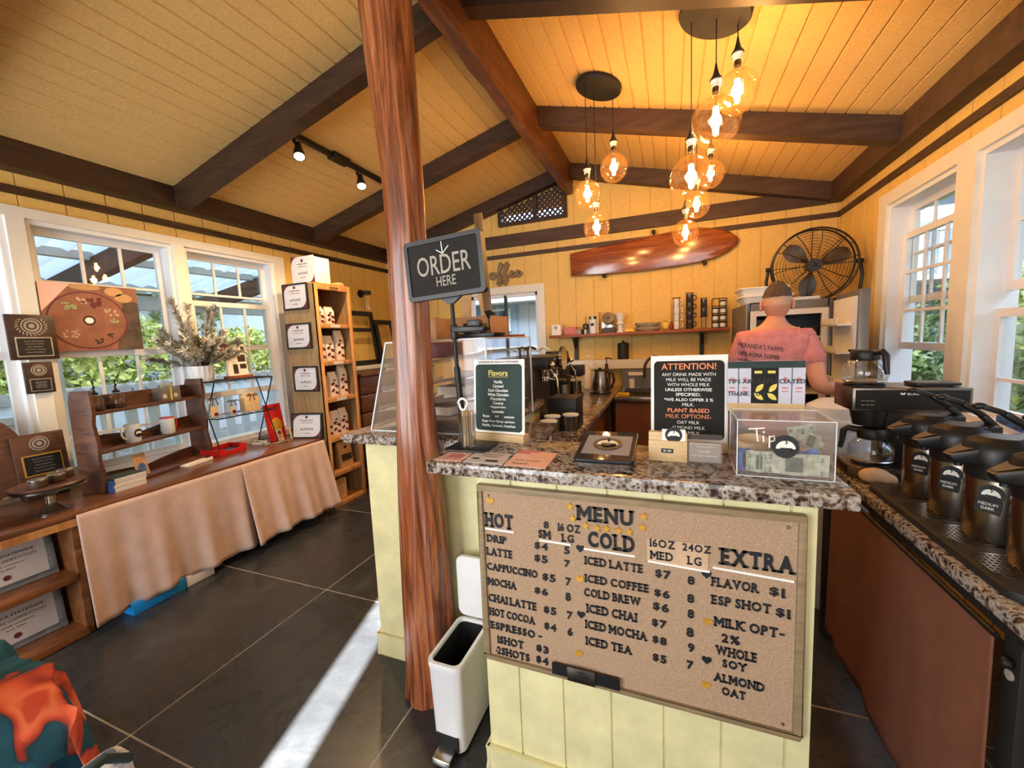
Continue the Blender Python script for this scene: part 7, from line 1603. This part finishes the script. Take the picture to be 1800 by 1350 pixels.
# kitchen side
for i, (x, y, s_, hh) in enumerate(((3.3, 2.5, 1.0, 1.1), (3.5, 4.4, .9, 1.15), (4.1, 6.2, .9, 1.2), (4.9, 8.6, 1.3, 1.3), (3.2, .6, .9, 1.15), (2.7, 7.6, .8, .9))):
    bush(('leafy green bush outside the kitchen window next to the airpots', 'leafy green bush outside between the two kitchen windows', 'leafy green bush outside the kitchen window beyond the brewer', 'big green bush far outside the kitchen window', 'leafy green bush outside the kitchen window nearest the shop front', 'low green bush outside past the fridge wall')[i], (x, y, hh*.85), (s_*.9, s_, hh), 4200, 'leaf_bright' if i % 2 == 0 else 'leaf_dark', 30+i, leaf=.07)
for i, (x, y) in enumerate(((9.5, 10.5), (11, 7.0), (9, 19))): tree(('tall tree outside beyond the kitchen hedge, nearest the pale house', 'tall tree outside beyond the kitchen hedge, opposite the brewer', 'tall tree far outside beyond the kitchen hedge')[i], x, y, 3.4, 1.7, 50+i, 'leaf_bright' if i == 1 else 'leaf_dark')
t = thing('house', 'pale house with a white porch railing outside the kitchen window', 'house', (5.2, 11.5, 0))
mb = MB(); mb.box(-2, 0, -.07, 2.5, 4, 4.2); mb.obj('walls', 'siding_blue', t); mb = MB(); mb.prism([(-2.6, 4.1), (3.1, 4.1), (.25, 5.6)], -.4, 4.4, 'y'); mb.obj('roof', 'letter_grey', t)
mb = MB()
for i in range(16): mb.box(-2+i*.3, -1.2, 2.4, -1.94+i*.3, -1.15, 3.2)
mb.box(-2, -1.22, 3.2, 2.6, -1.13, 3.28); mb.box(-2, -1.22, 2.3, 2.6, 0, 2.4); mb.box(-2, -1.2, -.07, -1.9, -1.1, 4.2); mb.box(2.5, -1.2, -.07, 2.6, -1.1, 4.2); mb.obj('railing', 'porch_white', t)
# eave outside the kitchen windows
mb = MB(); mb.box(XR+.2, YF, 2.45, XR+.55, YB, 2.5); struct(mb, 'trim_13', 'porch_white')
# unseen blocks added to shade the grounds; their gap lets the floor sun strip through
for nm, x0, x1 in (('unseen building added as a sun blocker opposite the shop front, on the lanai side', -32, .8), ('unseen building added as a sun blocker opposite the shop front, on the kitchen side', 2.3, 32)):
    t = thing('building', nm, 'building', ((x0+x1)/2, -10, 0)); mb = MB(); mb.box(x0, -11, -.07, x1, -9, 14); W(mb, 'walls', 'porch_white', t); mb = MB(); mb.box(x0-.1, -11.2, 14, x1+.1, -8.8, 14.3); W(mb, 'roof', 'letter_grey', t)
t = thing('sun_block_slab', 'added unseen slab blocking the sun above the gap between the two tall buildings', 'sun_blocker', (1.5, -10, 6)); mb = MB(); mb.box(.8, -9.3, 6.0, 2.3, -9, 14); W(mb, 'walls', 'porch_white', t)  # slab added over the gap so no sun streak reaches the shed
# lanai side
la = thing('lanai_roof', 'white corrugated lanai roof on brown beams outside the left windows', 'roof', (-5.3, 1.5, 2.6))
mb = MB(); n = 150; vs = []
for i in range(n+1):
    y = -3+10*i/n; d = .03*math.sin(2*PI*(i*10/n)/.21*1.0)
    vs += [(XL-.13, y, 2.80+d), (-6.6, y, 2.38+d)]
mb.add(vs, [(2*i, 2*i+1, 2*i+3, 2*i+2) for i in range(n)]); W(mb, 'corrugated_sheet', 'roof_sheet', la, smooth=True)
for y in (-1.0, .7, 2.4, 4.1, 5.8):
    mb = MB(); mb.bar((XL-.13, y, 2.64), (-6.6, y, 2.22), .09, .2); W(mb, 'beam', 'porch_brown', la)
for x, z in ((-4.4, 2.60), (-5.4, 2.46), (-6.4, 2.33)):
    mb = MB(); mb.box(x-.04, -3, z+.02, x+.04, 7, z+.1); W(mb, 'purlin', 'porch_white', la)
for y in (-1.0, 2.4, 5.8):
    mb = MB(); mb.box(-6.6, y-.06, -.07, -6.48, y+.06, 2.2); W(mb, 'post', 'porch_white', la)
mb = MB(); mb.box(-6.62, -3, 2.12, -6.46, 7, 2.3); W(mb, 'edge_beam', 'porch_white', la)
t = thing('garden_wall', 'white garden wall with a scalloped coping outside the left windows', 'wall', (-9, 2, 0)); mb = MB(); mb.box(-.1, -9, -.07, .1, 9, .95); mb.obj('wall', 'porch_white', t)
mb = MB()
for i in range(90): mb.cyl((-.15, -9+.2*i+.1, .97), (.15, -9+.2*i+.1, .97), .09, n=10)
mb.obj('coping', 'letter_grey', t)
t = thing('lanai_railing', 'white slatted railing outside the left windows under the lanai roof', 'railing', (-6.55, 2, 0)); mb = MB()
for i in range(40): mb.box(-.02, -3.5+.25*i, -.07, .02, -3.38+.25*i, .85)
mb.obj('slats', 'porch_white', t); mb = MB(); mb.box(-.05, -4, .85, .05, 6.6, .93); mb.obj('top_rail', 'porch_white', t)
t = thing('outbuilding', 'white gabled outbuilding beyond the lanai', 'house', (-14, 7.5, 0)); mb = MB(); mb.box(-3, -3.2, -.07, 2, 4, 3.0); mb.obj('walls', 'porch_white', t); mb = MB(); mb.prism([(-3.6, 3.0), (4.4, 3.0), (.4, 4.6)], -3.4, 2.3, 'x'); mb.obj('roof', 'letter_grey', t)
for i, (y, s_, hh) in enumerate(((-2.5, 1.3, 1.15), (0, 1.4, 1.2), (2.4, 1.3, 1.1), (4.8, 1.4, 1.25), (7.2, 1.4, 1.15))):
    bush(('green hedge bush beyond the garden wall, nearest the shop front', 'green hedge bush beyond the garden wall behind the window plaques', 'green hedge bush beyond the garden wall behind the food poster window', 'green hedge bush beyond the garden wall behind the frosted branches', 'green hedge bush beyond the garden wall, deepest in the garden')[i], (-10.2, y, hh*.8), (.9, s_, hh), 4200, 'leaf_bright', 70+i)
for i, (x, y) in enumerate(((-12, 3.6), (-13, 6.5), (-12.5, -.5))): tree(('large dark tree outside beyond the garden wall behind the food poster', 'large dark tree outside beyond the garden wall behind the bookcase side window', 'large dark tree outside beyond the garden wall by the shop front')[i], x, y, 5.0, 2.2, 90+i)
# yard beyond the back window
t = thing('shed', 'grey blue boarded building outside the back window', 'house', (-2.5, 9.0, 0)); mb = MB(); grooved(mb, -5, 4, C(-.07), C(2.35), lambda u, z, d: (u, d, z), sp=.28, gw=.02, gd=.012); mb.box(-5, .02, -.07, 4, 3, 2.35); mb.obj('siding', 'siding_blue', t)
mb = MB(); mb.box(-5, -.06, 1.28, 4, -.01, 1.36); mb.box(-5, -.5, 2.35, 4, 3.2, 2.5); grooved(mb, -5, 4, C(2.5), C(3.4), lambda u, z, d: (u, -.1+d, z), sp=.3, gw=.03, gd=.02); mb.box(-1.75, -.06, 1.72, -1.0, -.02, 2.25); mb.obj('white_trim', 'porch_white', t)
mb = MB(); mb.box(-1.68, -.065, 1.78, -1.07, -.058, 2.2); mb.obj('window_glass', 'granite_tile', t)
mb = MB(); mb.box(.42, -.09, 1.5, .58, -.01, 1.75); mb.tube([(.5, -.04, 1.5), (.5, -.05, 1.38), (.56, -.05, 1.33)], .012, 8); mb.obj('meter_box', 'frosted', t)
